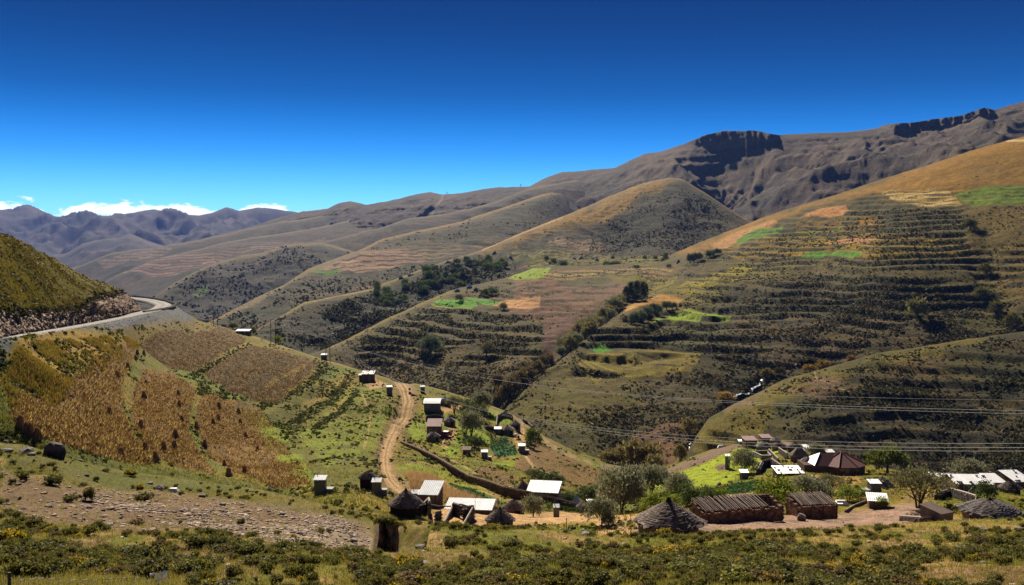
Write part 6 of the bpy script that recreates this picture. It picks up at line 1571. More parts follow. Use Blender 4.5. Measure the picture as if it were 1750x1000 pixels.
for i, (px, py, w, h) in enumerate([(1044, 461, 18, 11), (1054, 460, 16, 11), (1036, 459, 12, 10), (963, 458, 18, 13), (946, 454, 12, 12), (934, 448, 10, 10), (1138, 452, 10, 17), (1133, 454, 8, 10), (1143, 455, 10, 7), (1088, 460, 14, 8), (1120, 446, 9, 8), (1102, 445, 8, 7)]):
    TR('dark%d' % (i % 2), px, py, w, h, 'small dark tree among the far plateau huts', 'knoll_hill' if py < 455 or px < 1060 else VS, 'plateau_tree', 'tree', (1.1, 1.15, 1.1), 'dark trees among the far plateau huts')
rs = random.Random(8)
for i in range(60):
    u = rs.random(); px = 640 + u * 230; py = 492 - u * 50 + rs.uniform(-4, 34) * (1 - .3 * u)
    TR('dark%d' % (i % 2), px, py, rs.uniform(10, 18), rs.uniform(8, 15), 'dark tree of the gorge-side hamlet', 'knoll_hill', 'gorge_tree', 'tree', (.85, .95, .9) if i % 3 else (1.3, 1.35, 1.2), 'dark trees around the gorge-side hamlet')
# ------------------------------------------------------------------ vegetation and stones
SHEETS[VS]['R'] = M_RISER
SHEETS[VH]['R'] = N_RISER
ICO = None
def ico():
    import bmesh
    bm = bmesh.new(); bmesh.ops.create_icosphere(bm, subdivisions=1, radius=1.0)
    v = np.array([x.co[:] for x in bm.verts]); f = np.array([[y.index for y in x.verts] for x in bm.faces]); bm.free(); return v, f
IV, IF = ico()
def pick(sheet_, weight, n, seed=0):
    S = SHEETS[sheet_]; rs = np.random.default_rng(seed); P = S['P']
    w = np.clip(weight, 0, None)[:-1, :-1].ravel(); w = w / w.sum()
    k = rs.choice(len(w), n, p=w); R, C = P.shape[0] - 1, P.shape[1] - 1
    i, j = k // C, k % C; a, b = rs.random(n)[:, None], rs.random(n)[:, None]
    return (P[i, j] * (1 - a) + P[i + 1, j] * a) * (1 - b) + (P[i, j + 1] * (1 - a) + P[i + 1, j + 1] * a) * b, rs
def scrub(name, sheet_, weight, n, rmin, rmax, c1, c2, seed=0, leafn=10, hgt=.8, ctop=None):
    """thousands of small bushes: each a clump of leafy faces round a dark heart, merged"""
    P, rs = pick(sheet_, weight, n, seed)
    r = rs.uniform(0, 1, n) ** 2 * (rmax - rmin) + rmin
    d = rs.normal(size=(n, leafn, 3)); d /= np.linalg.norm(d, axis=2)[..., None]; d[..., 2] = np.abs(d[..., 2]) * hgt
    c = P[:, None, :] + d * r[:, None, None] * rs.uniform(.55, 1.0, (n, leafn, 1))
    u = rs.normal(size=(n, leafn, 3)); u /= np.linalg.norm(u, axis=2)[..., None]
    w = np.cross(u, d + .3 * rs.normal(size=d.shape)); w /= np.linalg.norm(w, axis=2)[..., None] + 1e-6
    s = r[:, None, None] * rs.uniform(.45, .8, (n, leafn, 1))
    V = np.stack([c - w * s, c + u * s * .9, c + w * s, c - u * s * .8], 2)
    t = rs.random((n, 1, 1)); col = np.array(c1) * (1 - t) + np.array(c2) * t
    col = col * rs.uniform(.7, 1.3, (n, leafn, 1))
    if ctop is not None:
        f = (rs.random((n, 1, 1)) < .25) & (d[..., 2:3] > .45); col = np.where(f, np.array(ctop), col)
    C = np.repeat(col[:, :, None, :], 4, 2)
    V = V.reshape(-1, 3); Q = np.arange(len(V)).reshape(-1, 4)
    me = np_mesh(name, V, Q, C.reshape(-1, 3), M_LEAF)
    o = link(name, me); tag(o, kind='stuff'); return o
def blades(name, sheet_, weight, n, h, w, c1, c2, per=5, seed=0, spread=.06, lean=.35, tp=1.0):
    P, rs = pick(sheet_, weight, n, seed)
    a = rs.random((n, per)) * 6.28
    base = P[:, None, :] + np.stack([np.cos(a) * spread, np.sin(a) * spread, a * 0], -1) * rs.random((n, per, 1))
    hh = h * rs.uniform(.5, 1.3, (n, per, 1)); ln = np.stack([np.cos(a), np.sin(a), a * 0], -1) * hh * lean * rs.random((n, per, 1))
    b = rs.random((n, per)) * 6.28; side = np.stack([np.cos(b), np.sin(b), b * 0], -1) * w * .5
    V = np.stack([base - side, base + side, base + ln + np.array([0, 0, 1]) * hh], 2).reshape(-1, 3)
    t = rs.random((n, per, 1)) ** tp; C = (np.array(c1) * (1 - t) + np.array(c2) * t) * rs.uniform(.75, 1.25, (n, per, 1))
    C = np.repeat(C[:, :, None, :], 3, 2).reshape(-1, 3); Q = np.arange(len(V)).reshape(-1, 3)
    me = np_mesh(name, V, Q, C, M_GRASS); o = link(name, me); tag(o, kind='stuff'); return o
def rubble(name, sheet_, weight, n, rmin, rmax, c1, c2, seed=0):
    P, rs = pick(sheet_, weight, n, seed)
    v0 = np.array([(1, 0, -.5), (0, 1, -.5), (-1, 0, -.5), (0, -1, -.5), (.6, .5, .5), (-.5, .6, .5), (-.55, -.5, .45), (.5, -.6, .55)], float)
    f0 = np.array([(0, 1, 5, 4), (1, 2, 6, 5), (2, 3, 7, 6), (3, 0, 4, 7), (4, 5, 6, 7)])
    r = rs.random(n) ** 3 * (rmax - rmin) + rmin; a = rs.random(n) * 6.28
    V = v0[None] * rs.uniform(.6, 1.3, (n, 8, 3)) * r[:, None, None] * np.array([1, 1, .65])
    x = V[..., 0] * np.cos(a)[:, None] - V[..., 1] * np.sin(a)[:, None]; y = V[..., 0] * np.sin(a)[:, None] + V[..., 1] * np.cos(a)[:, None]
    V = np.stack([x, y, V[..., 2]], -1) + P[:, None, :]
    Q = (f0[None] + (np.arange(n) * 8)[:, None, None]).reshape(-1, 4)
    t = rs.random((n, 1, 1)); C = (np.array(c1) * (1 - t) + np.array(c2) * t) * rs.uniform(.8, 1.2, (n, 8, 1))
    me = np_mesh(name, V.reshape(-1, 3), Q, C.reshape(-1, 3), M_['rock']); o = link(name, me); tag(o, kind='stuff'); return o
def W_(sheet_): S = SHEETS[sheet_]; return S['PX'], S['PY'], S['P'], S['PY'][:, :] - S['PY'][0:1, :]
def area(sheet_):
    """weight that makes picks uniform in picture area"""
    S = SHEETS[sheet_]; h = np.gradient(S['PY'], axis=0); return np.abs(h)

# hillside scrub, valley sheet
PX, PY, P, d = W_(VS); A = area(VS); X, Y = P[..., 0], P[..., 1]
cl = smooth(.42, .62, fbm(X / 26, Y / 26, 4)) + .12
inf = (PX > 540) & (PX < 1790) & (d > 3)
bare = np.zeros(PX.shape)
for q in ([(880, 474), (1085, 468), (1085, 505), (985, 556), (928, 600), (925, 535), (840, 525), (870, 500)], [(735, 512), (870, 505), (900, 506), (845, 528), (800, 530)], [(1110, 525), (1255, 525), (1255, 555), (1110, 555)], [(1005, 588), (1200, 590), (1130, 650), (985, 625)], [(1150, 432), (1500, 306), (1750, 232), (1800, 350), (1640, 352), (1500, 350), (1330, 400), (1230, 440)], [(1630, 320), (1850, 310), (1850, 352), (1650, 352)], [(1060, 500), (1170, 508), (1150, 530), (1060, 530)], [(1360, 425), (1480, 427), (1480, 440), (1360, 440)]):
    bare = np.maximum(bare, pmask(PX, PY, q, 3))
dk = pmask(PX, PY, [(1180, 520), (1300, 470), (1640, 470), (1800, 560), (1500, 640), (1320, 680), (1230, 770), (1060, 770), (1000, 720), (1120, 660), (1000, 580)], 20) + pmask(PX, PY, [(590, 590), (720, 540), (870, 550), (960, 600), (880, 690), (760, 720), (620, 680)], 15) + .22
wgt = A * inf * (1 - .97 * bare) * (dk * cl + 3.0 * M_RISER)
scrub('hillside_scrub', VS, wgt, 40000, .35, 1.15, (.032, .036, .012), (.085, .075, .026), 1, 6)
scrub('hillside_scrub', VS, A * inf * (1 - .97 * bare) * (cl * dk + M_RISER), 5000, .4, 1.5, (.10, .08, .025), (.18, .12, .04), 2, 7)
rubble('hillside_stones', VS, A * inf * (1 - bare) * cl, 2500, .25, 1.0, (.12, .09, .07), (.26, .2, .15), 5)
PX, PY, P, d = W_('lower_right_spur'); A = area('lower_right_spur'); X, Y = P[..., 0], P[..., 1]
cl = smooth(.42, .6, fbm(X / 16, Y / 16, 4)) + .1
inf = (PX < 1790) & (d > 3)
scrub('spur_scrub', 'lower_right_spur', A * inf * cl * (.15 + smooth(1260, 1420, PX)), 11000, .25, .95, (.024, .028, .010), (.075, .065, .022), 3, 6)
PX, PY, P, d = W_('knoll_hill'); A = area('knoll_hill'); X, Y = P[..., 0], P[..., 1]
cl = smooth(.44, .6, fbm(X / 50, Y / 50, 4)) + .05
scrub('knoll_scrub', 'knoll_hill', A * (d > 2) * cl * (pmask(PX, PY, [(470, 545), (600, 515), (700, 480), (830, 440), (880, 470), (760, 510), (620, 600), (480, 600)], 8) * 2 + pmask(PX, PY, [(990, 420), (1050, 375), (1110, 330), (1200, 340), (1270, 380), (1200, 430), (1000, 440)], 10) + .1), 9000, .8, 2.2, (.028, .033, .013), (.07, .068, .028), 4, 5)
PX, PY, P, d = W_('terraced_spur_hill'); A = area('terraced_spur_hill')
scrub('far_spur_scrub', 'terraced_spur_hill', A * (d > 2) * (smooth(.45, .6, fbm(P[..., 0] / 60, P[..., 1] / 60, 4)) + .02) * (1 - pmask(PX, PY, [(555, 448), (600, 425), (840, 415), (800, 445), (650, 465), (550, 466)], 4)), 2500, 1.2, 3.0, (.022, .026, .012), (.05, .05, .022), 6, 5)
PX, PY, P, d = W_('dark_spur_hill'); A = area('dark_spur_hill')
scrub('far_spur_scrub', 'dark_spur_hill', A * (d > 2) * (smooth(.45, .6, fbm(P[..., 0] / 60, P[..., 1] / 60, 4)) + .05), 2500, 1.5, 4.0, (.022, .026, .014), (.05, .05, .025), 7, 5)

# village hillside
PX, PY, P, d = W_(VH); A = area(VH); X, Y = P[..., 0], P[..., 1]
keep = (PX > -20) & (PX < 1775) & (PY < 925) & (d > 2)
crn = np.zeros(PX.shape); crn2 = np.zeros(PX.shape)
for q in CORN_POLYS: crn = np.maximum(crn, pmask(PX, PY, q, 1.5))
for q in CORN2: crn2 = np.maximum(crn2, pmask(PX, PY, q, 1.5))
clear = np.maximum.reduce([lmask(PX, PY, TRACK, 10, 3), pmask(PX, PY, [(740, 868), (1040, 868), (1040, 905), (740, 905)], 4), pmask(PX, PY, [(1090, 890), (1440, 860), (1560, 858), (1650, 880), (1640, 900), (1090, 925)], 4), pmask(PX, PY, [(-300, 560), (290, 515), (330, 545), (220, 580), (0, 606), (-300, 680)], 3), pmask(PX, PY, [(1080, 835), (1330, 755), (1340, 775), (1240, 830), (1160, 845)], 4) * .9])
cl = smooth(.46, .6, fbm(X / 10, Y / 10, 4)) + .06
cl2 = smooth(.40, .58, fbm(X / 24, Y / 24, 3)) + .1
base = A * keep * (1 - crn) * (1 - crn2) * (1 - clear)
scrub('village_scrub', VH, base * cl * (.5 + 2 * N_RISER) / (PY / 600) ** 2, 7500, .16, .55, (.05, .06, .014), (.17, .17, .03), 11, 9)
ban = np.maximum.reduce([lmask(PX, PY, [(430, 700), (520, 660), (555, 622)], 7, 4), lmask(PX, PY, [(500, 716), (570, 680), (598, 640)], 7, 4), lmask(PX, PY, [(540, 728), (585, 700), (610, 668)], 5, 4), lmask(PX, PY, [(330, 640), (400, 605), (425, 590)], 5, 3), lmask(PX, PY, [(340, 670), (400, 690), (450, 715)], 6, 4)])
scrub('village_scrub', VH, base * ban, 1500, .2, .6, (.045, .055, .015), (.13, .13, .03), 12, 9)
rustm = pmask(PX, PY, [(0, 645), (60, 622), (200, 600), (245, 605), (190, 645), (100, 690), (20, 695)], 4)
scrub('rusty_brush', VH, A * keep * rustm * cl2, 700, .2, .5, (.20, .13, .03), (.15, .15, .015), 13, 14)
blades('rusty_brush', VH, A * keep * rustm * smooth(.42, .55, fbm(X / 9, Y / 9, 3)), 4200, .55, .10, (.17, .17, .02), (.42, .24, .05), 6, 131, .4, .5)
blades('meadow_grass', VH, base * cl2 * (PY > 640) + A * keep * clear * .01, 26000, .30, .10, (.15, .18, .014), (.32, .26, .05), 3, 14, .25)
cornW = A * crn * keep
blades('dry_corn', VH, cornW * (.3 + cl2), 15000, .44, .125, (.13, .062, .018), (.85, .62, .20), 4, 15, .5, 1.2, 2.6)
scrub('corn_litter', VH, cornW * cl2, 4000, .16, .34, (.14, .10, .02), (.24, .10, .035), 16, 5)
blades('dry_corn', VH, A * crn2 * keep, 10000, .4, .125, (.075, .05, .016), (.34, .21, .07), 4, 17, .5, 1.1, 2.0)
blades('dry_corn', VH, A * pmask(PX, PY, [(690, 808), (740, 812), (765, 835), (850, 862), (820, 864), (760, 850), (705, 832)], 2), 2600, 1.0, .12, (.36, .22, .09), (.65, .45, .22), 5, 18, .35, .7)
cb = np.maximum.reduce([pmask(PX, PY, [(768, 822), (800, 832), (850, 852), (845, 860), (790, 842)], 2), pmask(PX, PY, [(1235, 843), (1250, 830), (1302, 824), (1302, 838), (1250, 846)], 2), pmask(PX, PY, [(836, 748), (862, 742), (882, 762), (880, 775), (850, 776), (838, 765)], 2) * (np.sin(PX * 1.1 - PY * .5) > -.2)])
scrub('cabbage_rows', VH, A * cb, 1500, .18, .34, (.03, .095, .022), (.075, .20, .045), 19, 9)
rubble('village_stones', VH, base * cl * (PX > 560) + A * keep * pmask(PX, PY, [(835, 700), (900, 705), (930, 740), (850, 740)], 4) + A * keep * pmask(PX, PY, [(1330, 755), (1480, 785), (1500, 800), (1400, 790)], 3) * 2, 1800, .10, .42, (.13, .10, .085), (.38, .32, .27), 20)
rubble('embankment_stones', VH, A * keep * pmask(PX, PY, [(-20, 590), (0, 580), (290, 522), (330, 545), (220, 580), (0, 606)], 2), 2500, .06, .3, (.06, .06, .065), (.17, .165, .16), 21)
hd = [(895 + i * 6.6, 846 + i * 1.9) for i in range(16)]
for i, (x, y) in enumerate(hd):
    TR('dark%d' % (i % 2), x, y + 2, 8.5, 9, 'clipped dark bush in the hedge row in front of the long white-roofed house', VH, 'hedge_bush', 'bush', (.8, .9, .7), 'hedge bushes along the terrace')

# left hill
HS = 'roadside_hill'; PX, PY, P, d = W_(HS); A = area(HS); X, Y = P[..., 0], P[..., 1]
H1 = 1 - H_CUT
scrub('slope_tussocks', HS, A * (PX > -15) * H1 * (smooth(.45, .58, fbm(X / 5, Y / 5, 4)) + .08), 6500, .16, .5, (.07, .06, .012), (.19, .145, .03), 30, 8)
blades('slope_grass', HS, A * (PX > -15) * H1 * (d > 1), 22000, .32, .09, (.15, .14, .012), (.30, .22, .04), 3, 31, .3)
rubble('rock_cut_rubble', HS, A * (PX > -15) * (H_CUT > .5) * (smooth(.4, .6, fbm(X / 3, P[..., 2] / 2, 3)) + .2), 3600, .12, .75, (.09, .052, .035), (.36, .25, .17), 32)
edge = smooth(8, 0, np.abs(PY - cut_edge(PX))) 
scrub('cut_edge_scrub', HS, A * (PX > -15) * edge, 900, .3, .8, (.03, .025, .01), (.07, .06, .02), 33, 8)

# foreground
PX, PY, P, d = W_(FH); A = area(FH); X, Y = P[..., 0], P[..., 1]
vis = (PX > -20) & (PX < 1775) & (PY < 1020) & ~((PX < 330) & (PY > 984))
scr = pmask(PX, PY, SC, 6)
veg = smooth(.40, .56, fbm(X / 5, Y / 5, 4)) + .05
sandm = np.zeros(PX.shape)
for q in ([(90, 925), (190, 920), (190, 940), (110, 940)], [(280, 930), (330, 935), (420, 960), (440, 990), (380, 985), (330, 960)], [(650, 950), (760, 940), (960, 950), (880, 975), (700, 985)], [(1340, 970), (1440, 965), (1400, 990), (1330, 990)], [(1550, 975), (1750, 965), (1800, 1010), (1500, 1010)], [(1440, 950), (1530, 925), (1600, 905), (1560, 930), (1490, 955)]):
    sandm = np.maximum(sandm, pmask(PX, PY, q, 8))
hole = pmask(PX, PY, [(628, 898), (676, 896), (740, 905), (722, 940), (628, 945)], 2)
fw = A * vis * (1 - .82 * scr) * (1 - .8 * sandm) * veg * (1 - hole)
visg = (PX > -20) & (PX < 1775) & (PY < 1060)
blades('foreground_grass', FH, A * (visg & ~vis) * .55 + fw * .6 + A * vis * .22 * (1 - scr), 50000, .20, .035, (.17, .18, .02), (.46, .38, .10), 6, 40, .16)
blades('dry_foreground_grass', FH, A * visg * (sandm + .15 * scr + .1), 9000, .14, .03, (.30, .21, .10), (.40, .30, .16), 5, 41, .14)
rubble('slope_rubble', FH, A * vis * (scr * (.5 + 3 * pmask(PX, PY, [(150, 850), (300, 870), (560, 880), (636, 905), (636, 940), (480, 930), (330, 905), (200, 880)], 10)) * (.3 + smooth(.4, .6, fbm(X / 2.5, Y / 2.5, 3))) * (1 - hole) + .03), 9000, .03, .26, (.12, .08, .055), (.42, .31, .22), 42)
# bush templates
def bush_mesh(seed, R, H, leaf, n, cols, name='bush'):
    rs = np.random.default_rng(seed)
    A1 = leafcloud(rs, n, 11, (0, 0, H * .42), (R, R, H * .5), leaf, R * .16, cols, .55, .4, 1.9, 0, -.3)
    A2 = leafcloud(rs, n // 3, 10, (0, 0, H * .3), (R * .7, R * .7, H * .4), leaf * 1.5, R * .15, [tuple(c * .5 for c in cols[0]), cols[0]], .3, .2, 1.5, 0, -.3)
    V, Q, C = join_np([A1, A2]); V[:, 2] = np.maximum(V[:, 2], -.05)
    return np_mesh(name, V, Q, C, M_LEAF)
DG = [(.060, .062, .018), (.26, .235, .058)]; OG = [(.085, .088, .018), (.30, .275, .05)]; YF = [(.08, .095, .015), (.24, .24, .035), (.60, .38, .02)]; DB = [(.12, .085, .03), (.28, .20, .08)]
BT = [bush_mesh(100, .55, .75, .085, 46, DG), bush_mesh(101, .6, .65, .085, 46, OG), bush_mesh(102, .55, .7, .085, 46, DG), bush_mesh(103, .55, .7, .08, 46, YF), bush_mesh(104, .5, .6, .08, 40, DB), bush_mesh(105, .6, .6, .08, 46, YF), bush_mesh(106, .5, .8, .09, 44, OG)]
proto = []
def bush(px, py, wpx, hpx, ti, label, cat='bush', name='bush', group=None, rs=random, col=(1, 1, 1), sheet_=FH):
    p = at(sheet_, px, py); k = p.y / F; o = bpy.data.objects.new(name, BT[ti]); COL.objects.link(o)
    o.location = p + Vector((0, 0, -.03)); s = wpx * k / 1.25; o.scale = (s, s, hpx * k / .72); o.rotation_euler = (0, 0, rs.random() * 6.3); o.color = (*col, 1)
    tag(o, label, cat, group); return o
SPEC = [(24, 935, 52, 26, 3, 'big bush covered in yellow flowers at the left edge'), (1278, 1000, 60, 30, 0, 'dark dense bush at the bottom edge right of centre'), (92, 834, 34, 18, 2, 'dark cushion bush below the big dark boulder'), (40, 828, 24, 16, 0, 'dark bush on the bare earth at the far left'), (371, 944, 44, 24, 2, 'dark round bush beside the pale rubble'),
        (400, 992, 34, 22, 0, 'dark round bush at the edge of the sandy patch'), (428, 976, 34, 20, 2, 'dark bush above the sandy patch'), (120, 854, 28, 14, 2, 'dark bush over the eroded earth, left one'), (152, 856, 22, 22, 0, 'upright dark bush over the eroded earth'), (245, 860, 36, 16, 2, 'dark bush over the eroded earth, right one'),
        (1136, 915, 28, 13, 3, 'yellow-flowered bush at the foot of the biggest thatch cone'), (1416, 994, 46, 24, 5, 'broad yellow-flowered bush at the bottom right'), (1462, 983, 34, 22, 2, 'dark bush beside the broad yellow-flowered one'), (1706, 946, 34, 26, 0, 'dark bush with long shadow near the right edge'), (1545, 970, 24, 18, 0, 'dark bush on the edge of the sandy strip'),
        (250, 950, 60, 28, 0, 'broad dark bush in front of the pale flat rocks'), (330, 985, 60, 28, 1, 'light green bush left of the sandy patch'), (170, 970, 60, 28, 1, 'broad light green bush above the wire fence'), (520, 938, 60, 22, 2, 'long dark bush below the stony scree'), (480, 946, 46, 22, 0, 'dark bush left of the long dark one'),
        (690, 980, 34, 22, 3, 'rusty-yellow bush below the eroded bank'), (770, 930, 34, 20, 2, 'dark bush on the sunny slope below the ruins'), (1035, 990, 24, 14, 3, 'small yellow-flowered bush by the tilted rocks'), (900, 955, 36, 16, 2, 'dark bush beside the round grey boulder'), (222, 815, 24, 12, 3, 'small yellow-tinged bush on the grassy slope left'),
        (240, 838, 20, 12, 3, 'yellow-flowered bush above the eroded earth'), (560, 945, 22, 12, 3, 'yellow-flowered bush at the edge of the scree'), (780, 902, 22, 12, 3, 'yellow-flowered bush under the roofless ruin'), (845, 905, 30, 10, 3, 'low yellow-flowered bush below the shadowed rondavel'), (1340, 990, 20, 14, 6, 'pale green upright bush near the bottom edge')]
for s_ in SPEC: bush(*s_[:6])
i = 0; rs = random.Random(77)
gw = (A * vis * (1 - .96 * scr) * (1 - .85 * sandm) * (1 - hole) * veg * (PY > 885) * (d > 8) * (.4 + (PY > 930)))
Pk, rr_ = pick(FH, gw, 262, 99)
LB = {0: ('small dark green bush on the foreground slope', 'dark green bushes scattered over the foreground'), 1: ('small light green bush on the foreground slope', 'light green bushes scattered over the foreground'), 3: ('small yellow-flowered bush on the foreground slope', 'yellow-flowered bushes scattered over the foreground'), 4: ('dry brown bush on the foreground slope', 'dry brown bushes scattered over the foreground')}
for p in Pk:
    ti = rs.choice((0, 0, 2, 2, 0, 1, 1, 6, 1, 3, 4, 4)); key = {2: 0, 6: 1, 5: 3}.get(ti, ti)
    o = bpy.data.objects.new('bush', BT[ti]); COL.objects.link(o); o.location = p; s = rs.uniform(.5, 1.25); o.scale = (s * rs.uniform(.8, 1.3), s * rs.uniform(.8, 1.2), s * rs.uniform(.45, .85)); o.rotation_euler = (0, 0, rs.random() * 6.3)
    v = rs.uniform(.75, 1.25); o.color = (v, v, v, 1); tag(o, LB[key][0], 'bush', LB[key][1])
# smaller scrub between them: geometry-node instances of the same bushes
def instancer(name, Pts, scl, rot, src, seed=0):
    me = bpy.data.meshes.new(name); me.vertices.add(len(Pts)); me.vertices.foreach_set('co', np.asarray(Pts, np.float32).ravel())
    a = me.attributes.new('scl', 'FLOAT', 'POINT'); a.data.foreach_set('value', np.asarray(scl, np.float32))
    b = me.attributes.new('rotz', 'FLOAT', 'POINT'); b.data.foreach_set('value', np.asarray(rot, np.float32))
    o = link(name, me); tag(o, kind='stuff')
    ng = bpy.data.node_groups.new(name, 'GeometryNodeTree')
    ng.interface.new_socket('Geometry', in_out='INPUT', socket_type='NodeSocketGeometry'); ng.interface.new_socket('Geometry', in_out='OUTPUT', socket_type='NodeSocketGeometry')
    N = ng.nodes.new; Lk = ng.links.new
    gi = N('NodeGroupInput'); go = N('NodeGroupOutput'); ip = N('GeometryNodeInstanceOnPoints'); ob = N('GeometryNodeObjectInfo')
    ob.inputs['Object'].default_value = src; ob.inputs['As Instance'].default_value = True; ob.transform_space = 'ORIGINAL'
    na = N('GeometryNodeInputNamedAttribute'); na.data_type = 'FLOAT'; na.inputs['Name'].default_value = 'scl'
    nr = N('GeometryNodeInputNamedAttribute'); nr.data_type = 'FLOAT'; nr.inputs['Name'].default_value = 'rotz'
    cx = N('ShaderNodeCombineXYZ'); Lk(nr.outputs['Attribute'], cx.inputs['Z'])
    Lk(gi.outputs[0], ip.inputs['Points']); Lk(ob.outputs['Geometry'], ip.inputs['Instance']); Lk(cx.outputs[0], ip.inputs['Rotation']); Lk(na.outputs['Attribute'], ip.inputs['Scale'])
    Lk(ip.outputs[0], go.inputs[0])
    md = o.modifiers.new('scatter', 'NODES'); md.node_group = ng
    return o
for ti, n, sd in ((0, 480, 1), (1, 650, 2), (2, 450, 3), (4, 450, 4), (6, 550, 5), (3, 70, 6)):
    Pk, rr_ = pick(FH, A * vis * (1 - .95 * scr) * (1 - .85 * sandm) * (1 - hole) * (veg + .05) * (d > 3) * (.5 + .5 * (PY > 900)), n, 200 + sd)
    src = next(o for o in bpy.data.objects if o.data == BT[ti])
    instancer('low_scrub', Pk, rr_.uniform(.18, .62, n), rr_.random(n) * 6.28, src)

# boulders
RK = [rock_mesh(200 + i, 3 if i < 2 else 2, (.75, .45, .6, .5, .7, .4)[i % 6]) for i in range(8)]
RK[0] = rock_mesh(200, 3, .95, col=(.03, .022, .018), top=(.13, .095, .075))
for q_ in RK: q_.materials.append(M_['rock'])
def boulder(px, py, wpx, hpx, ti, label, sheet_=FH, cat='boulder', name='boulder', group=None, rz=None):
    p = at(sheet_, px, py); k = p.y / F; o = bpy.data.objects.new(name, RK[ti]); COL.objects.link(o)
    fl = (.95, .45, .6, .5, .7, .4, .75, .45)[ti]
    s = wpx * k / 2; o.location = p + Vector((0, s * .5, hpx * k * .18)); o.scale = (s, s, hpx * k / (2 * fl) * 1.25); o.rotation_euler = (0, 0, rz if rz is not None else random.random() * 6.3)
    tag(o, label, cat, group)
for b_ in [(89, 786, 40, 36, 0, 'biggest boulder, dark and angular, at the left above the scrub'), (40, 776, 34, 14, 1, 'flat-topped boulder left of the dark angular one'), (8, 774, 22, 10, 3, 'pale boulder cut by the left edge'), (53, 784, 14, 8, 2, 'small dark rock under the flat-topped boulder'), (9, 640, 10, 8, 3, 'pale rock on the rusty brush at the left edge'),
           (183, 898, 15, 8, 3, 'reddish flat rock on the bare earth'), (214, 966, 28, 12, 1, 'grey rock group leader among foreground bushes'), (233, 960, 18, 8, 5, 'pale flat rock behind the grey one among the bushes'), (245, 952, 20, 9, 3, 'pale pinkish rock behind the two others'), (278, 944, 14, 7, 5, 'small reddish rock at the edge of the sandy patch'),
           (844, 944, 16, 12, 4, 'round grey boulder on the slope below the ruins'), (940, 947, 16, 13, 6, 'dark square boulder with pale top in the centre foreground'), (1121, 946, 16, 14, 6, 'brownish round boulder below the thatch cone'), (1103, 976, 22, 14, 4, 'tall dark rock at the bottom centre right'), (1062, 985, 26, 12, 1, 'tilted pale-sided rock slab at the bottom centre'),
           (1052, 982, 16, 10, 3, 'grey rock just behind the tilted slab'), (1680, 908, 20, 11, 6, 'dark rock in the grass near the right edge'), (1744, 906, 18, 9, 3, 'pale rock cut by the right edge'), (1728, 960, 12, 9, 5, 'small white rock near the right edge'), (1496, 982, 12, 11, 4, 'grey rock beside the dark foreground bush'), (1580, 992, 14, 6, 2, 'flat dark rock at the bottom right, left one'), (1602, 990, 18, 6, 1, 'flat pale rock at the bottom right, middle one'), (1625, 988, 16, 6, 5, 'flat pale rock at the bottom right, right one'),
           (828, 906, 14, 8, 4, 'pale jagged rock in front of the shadowed rondavel'), (1000, 918, 20, 11, 3, 'pale pinkish boulder on the lip of the slope'), (1361, 912, 10, 6, 2, 'dark rock on the slope below the long kraal'), (1378, 910, 11, 5, 3, 'brown rock right of the dark one below the kraal'), (380, 868, 12, 7, 4, 'dark rock on the crest of the scree'), (345, 852, 14, 9, 6, 'dark rock above the scree path'),
           (255, 826, 13, 6, 3, 'grey rock on the grassy slope below the corn'), (270, 838, 22, 10, 1, 'broad grey rock in the scrub below the corn'), (137, 776, 9, 5, 3, 'small pale rock right of the biggest boulder'), (175, 880, 9, 6, 2, 'small rock on bare earth'), (33, 846, 8, 6, 5, 'white chip of rock on the bare earth'), (14, 884, 14, 6, 3, 'pale rock lying at the left edge of the scrub'), (724, 972, 34, 8, 5, 'pale flat rock outcrop under the eroded bank'), (718, 906, 20, 8, 3, 'pale rock lying on the lip of the eroded bank')]:
    boulder(*b_)
boulder(1371, 898, 15, 17, 4, 'rounded brown boulder standing between the two kraals', VH)
for i in range(70):
    Pk, rr_ = pick(FH, A * vis * (scr + .05) * (1 - hole), 1, 500 + i); o = bpy.data.objects.new('loose_rock', RK[1 + i % 7]); COL.objects.link(o); s = rr_.uniform(.16, .38); o.location = Pk[0] + np.array([0, 0, s * .15]); o.scale = (s, s * .8, s * rr_.uniform(.7, 1.1)); o.rotation_euler = (0, 0, i)
    tag(o, 'loose grey-brown rock on the stony slope', 'rock', 'loose rocks on the stony slope')
for i, (px, py, s) in enumerate([(742, 777, 7), (746, 782, 5), (655, 762, 5), (688, 782, 5), (700, 668, 8), (706, 672, 8), (700, 662, 6), (690, 755, 7), (698, 758, 7), (708, 762, 7), (690, 748, 6), (720, 765, 5), (728, 770, 5), (736, 760, 5), (700, 750, 6), (790, 752, 6), (765, 760, 5), (800, 770, 7), (1230, 832, 9), (795, 840, 8)]):
    boulder(px, py, s, s * .8, i % 7 + 1, 'dark stone lying in the upper village grass', VH, 'stone', 'field_stone', 'dark stones in the village grass')

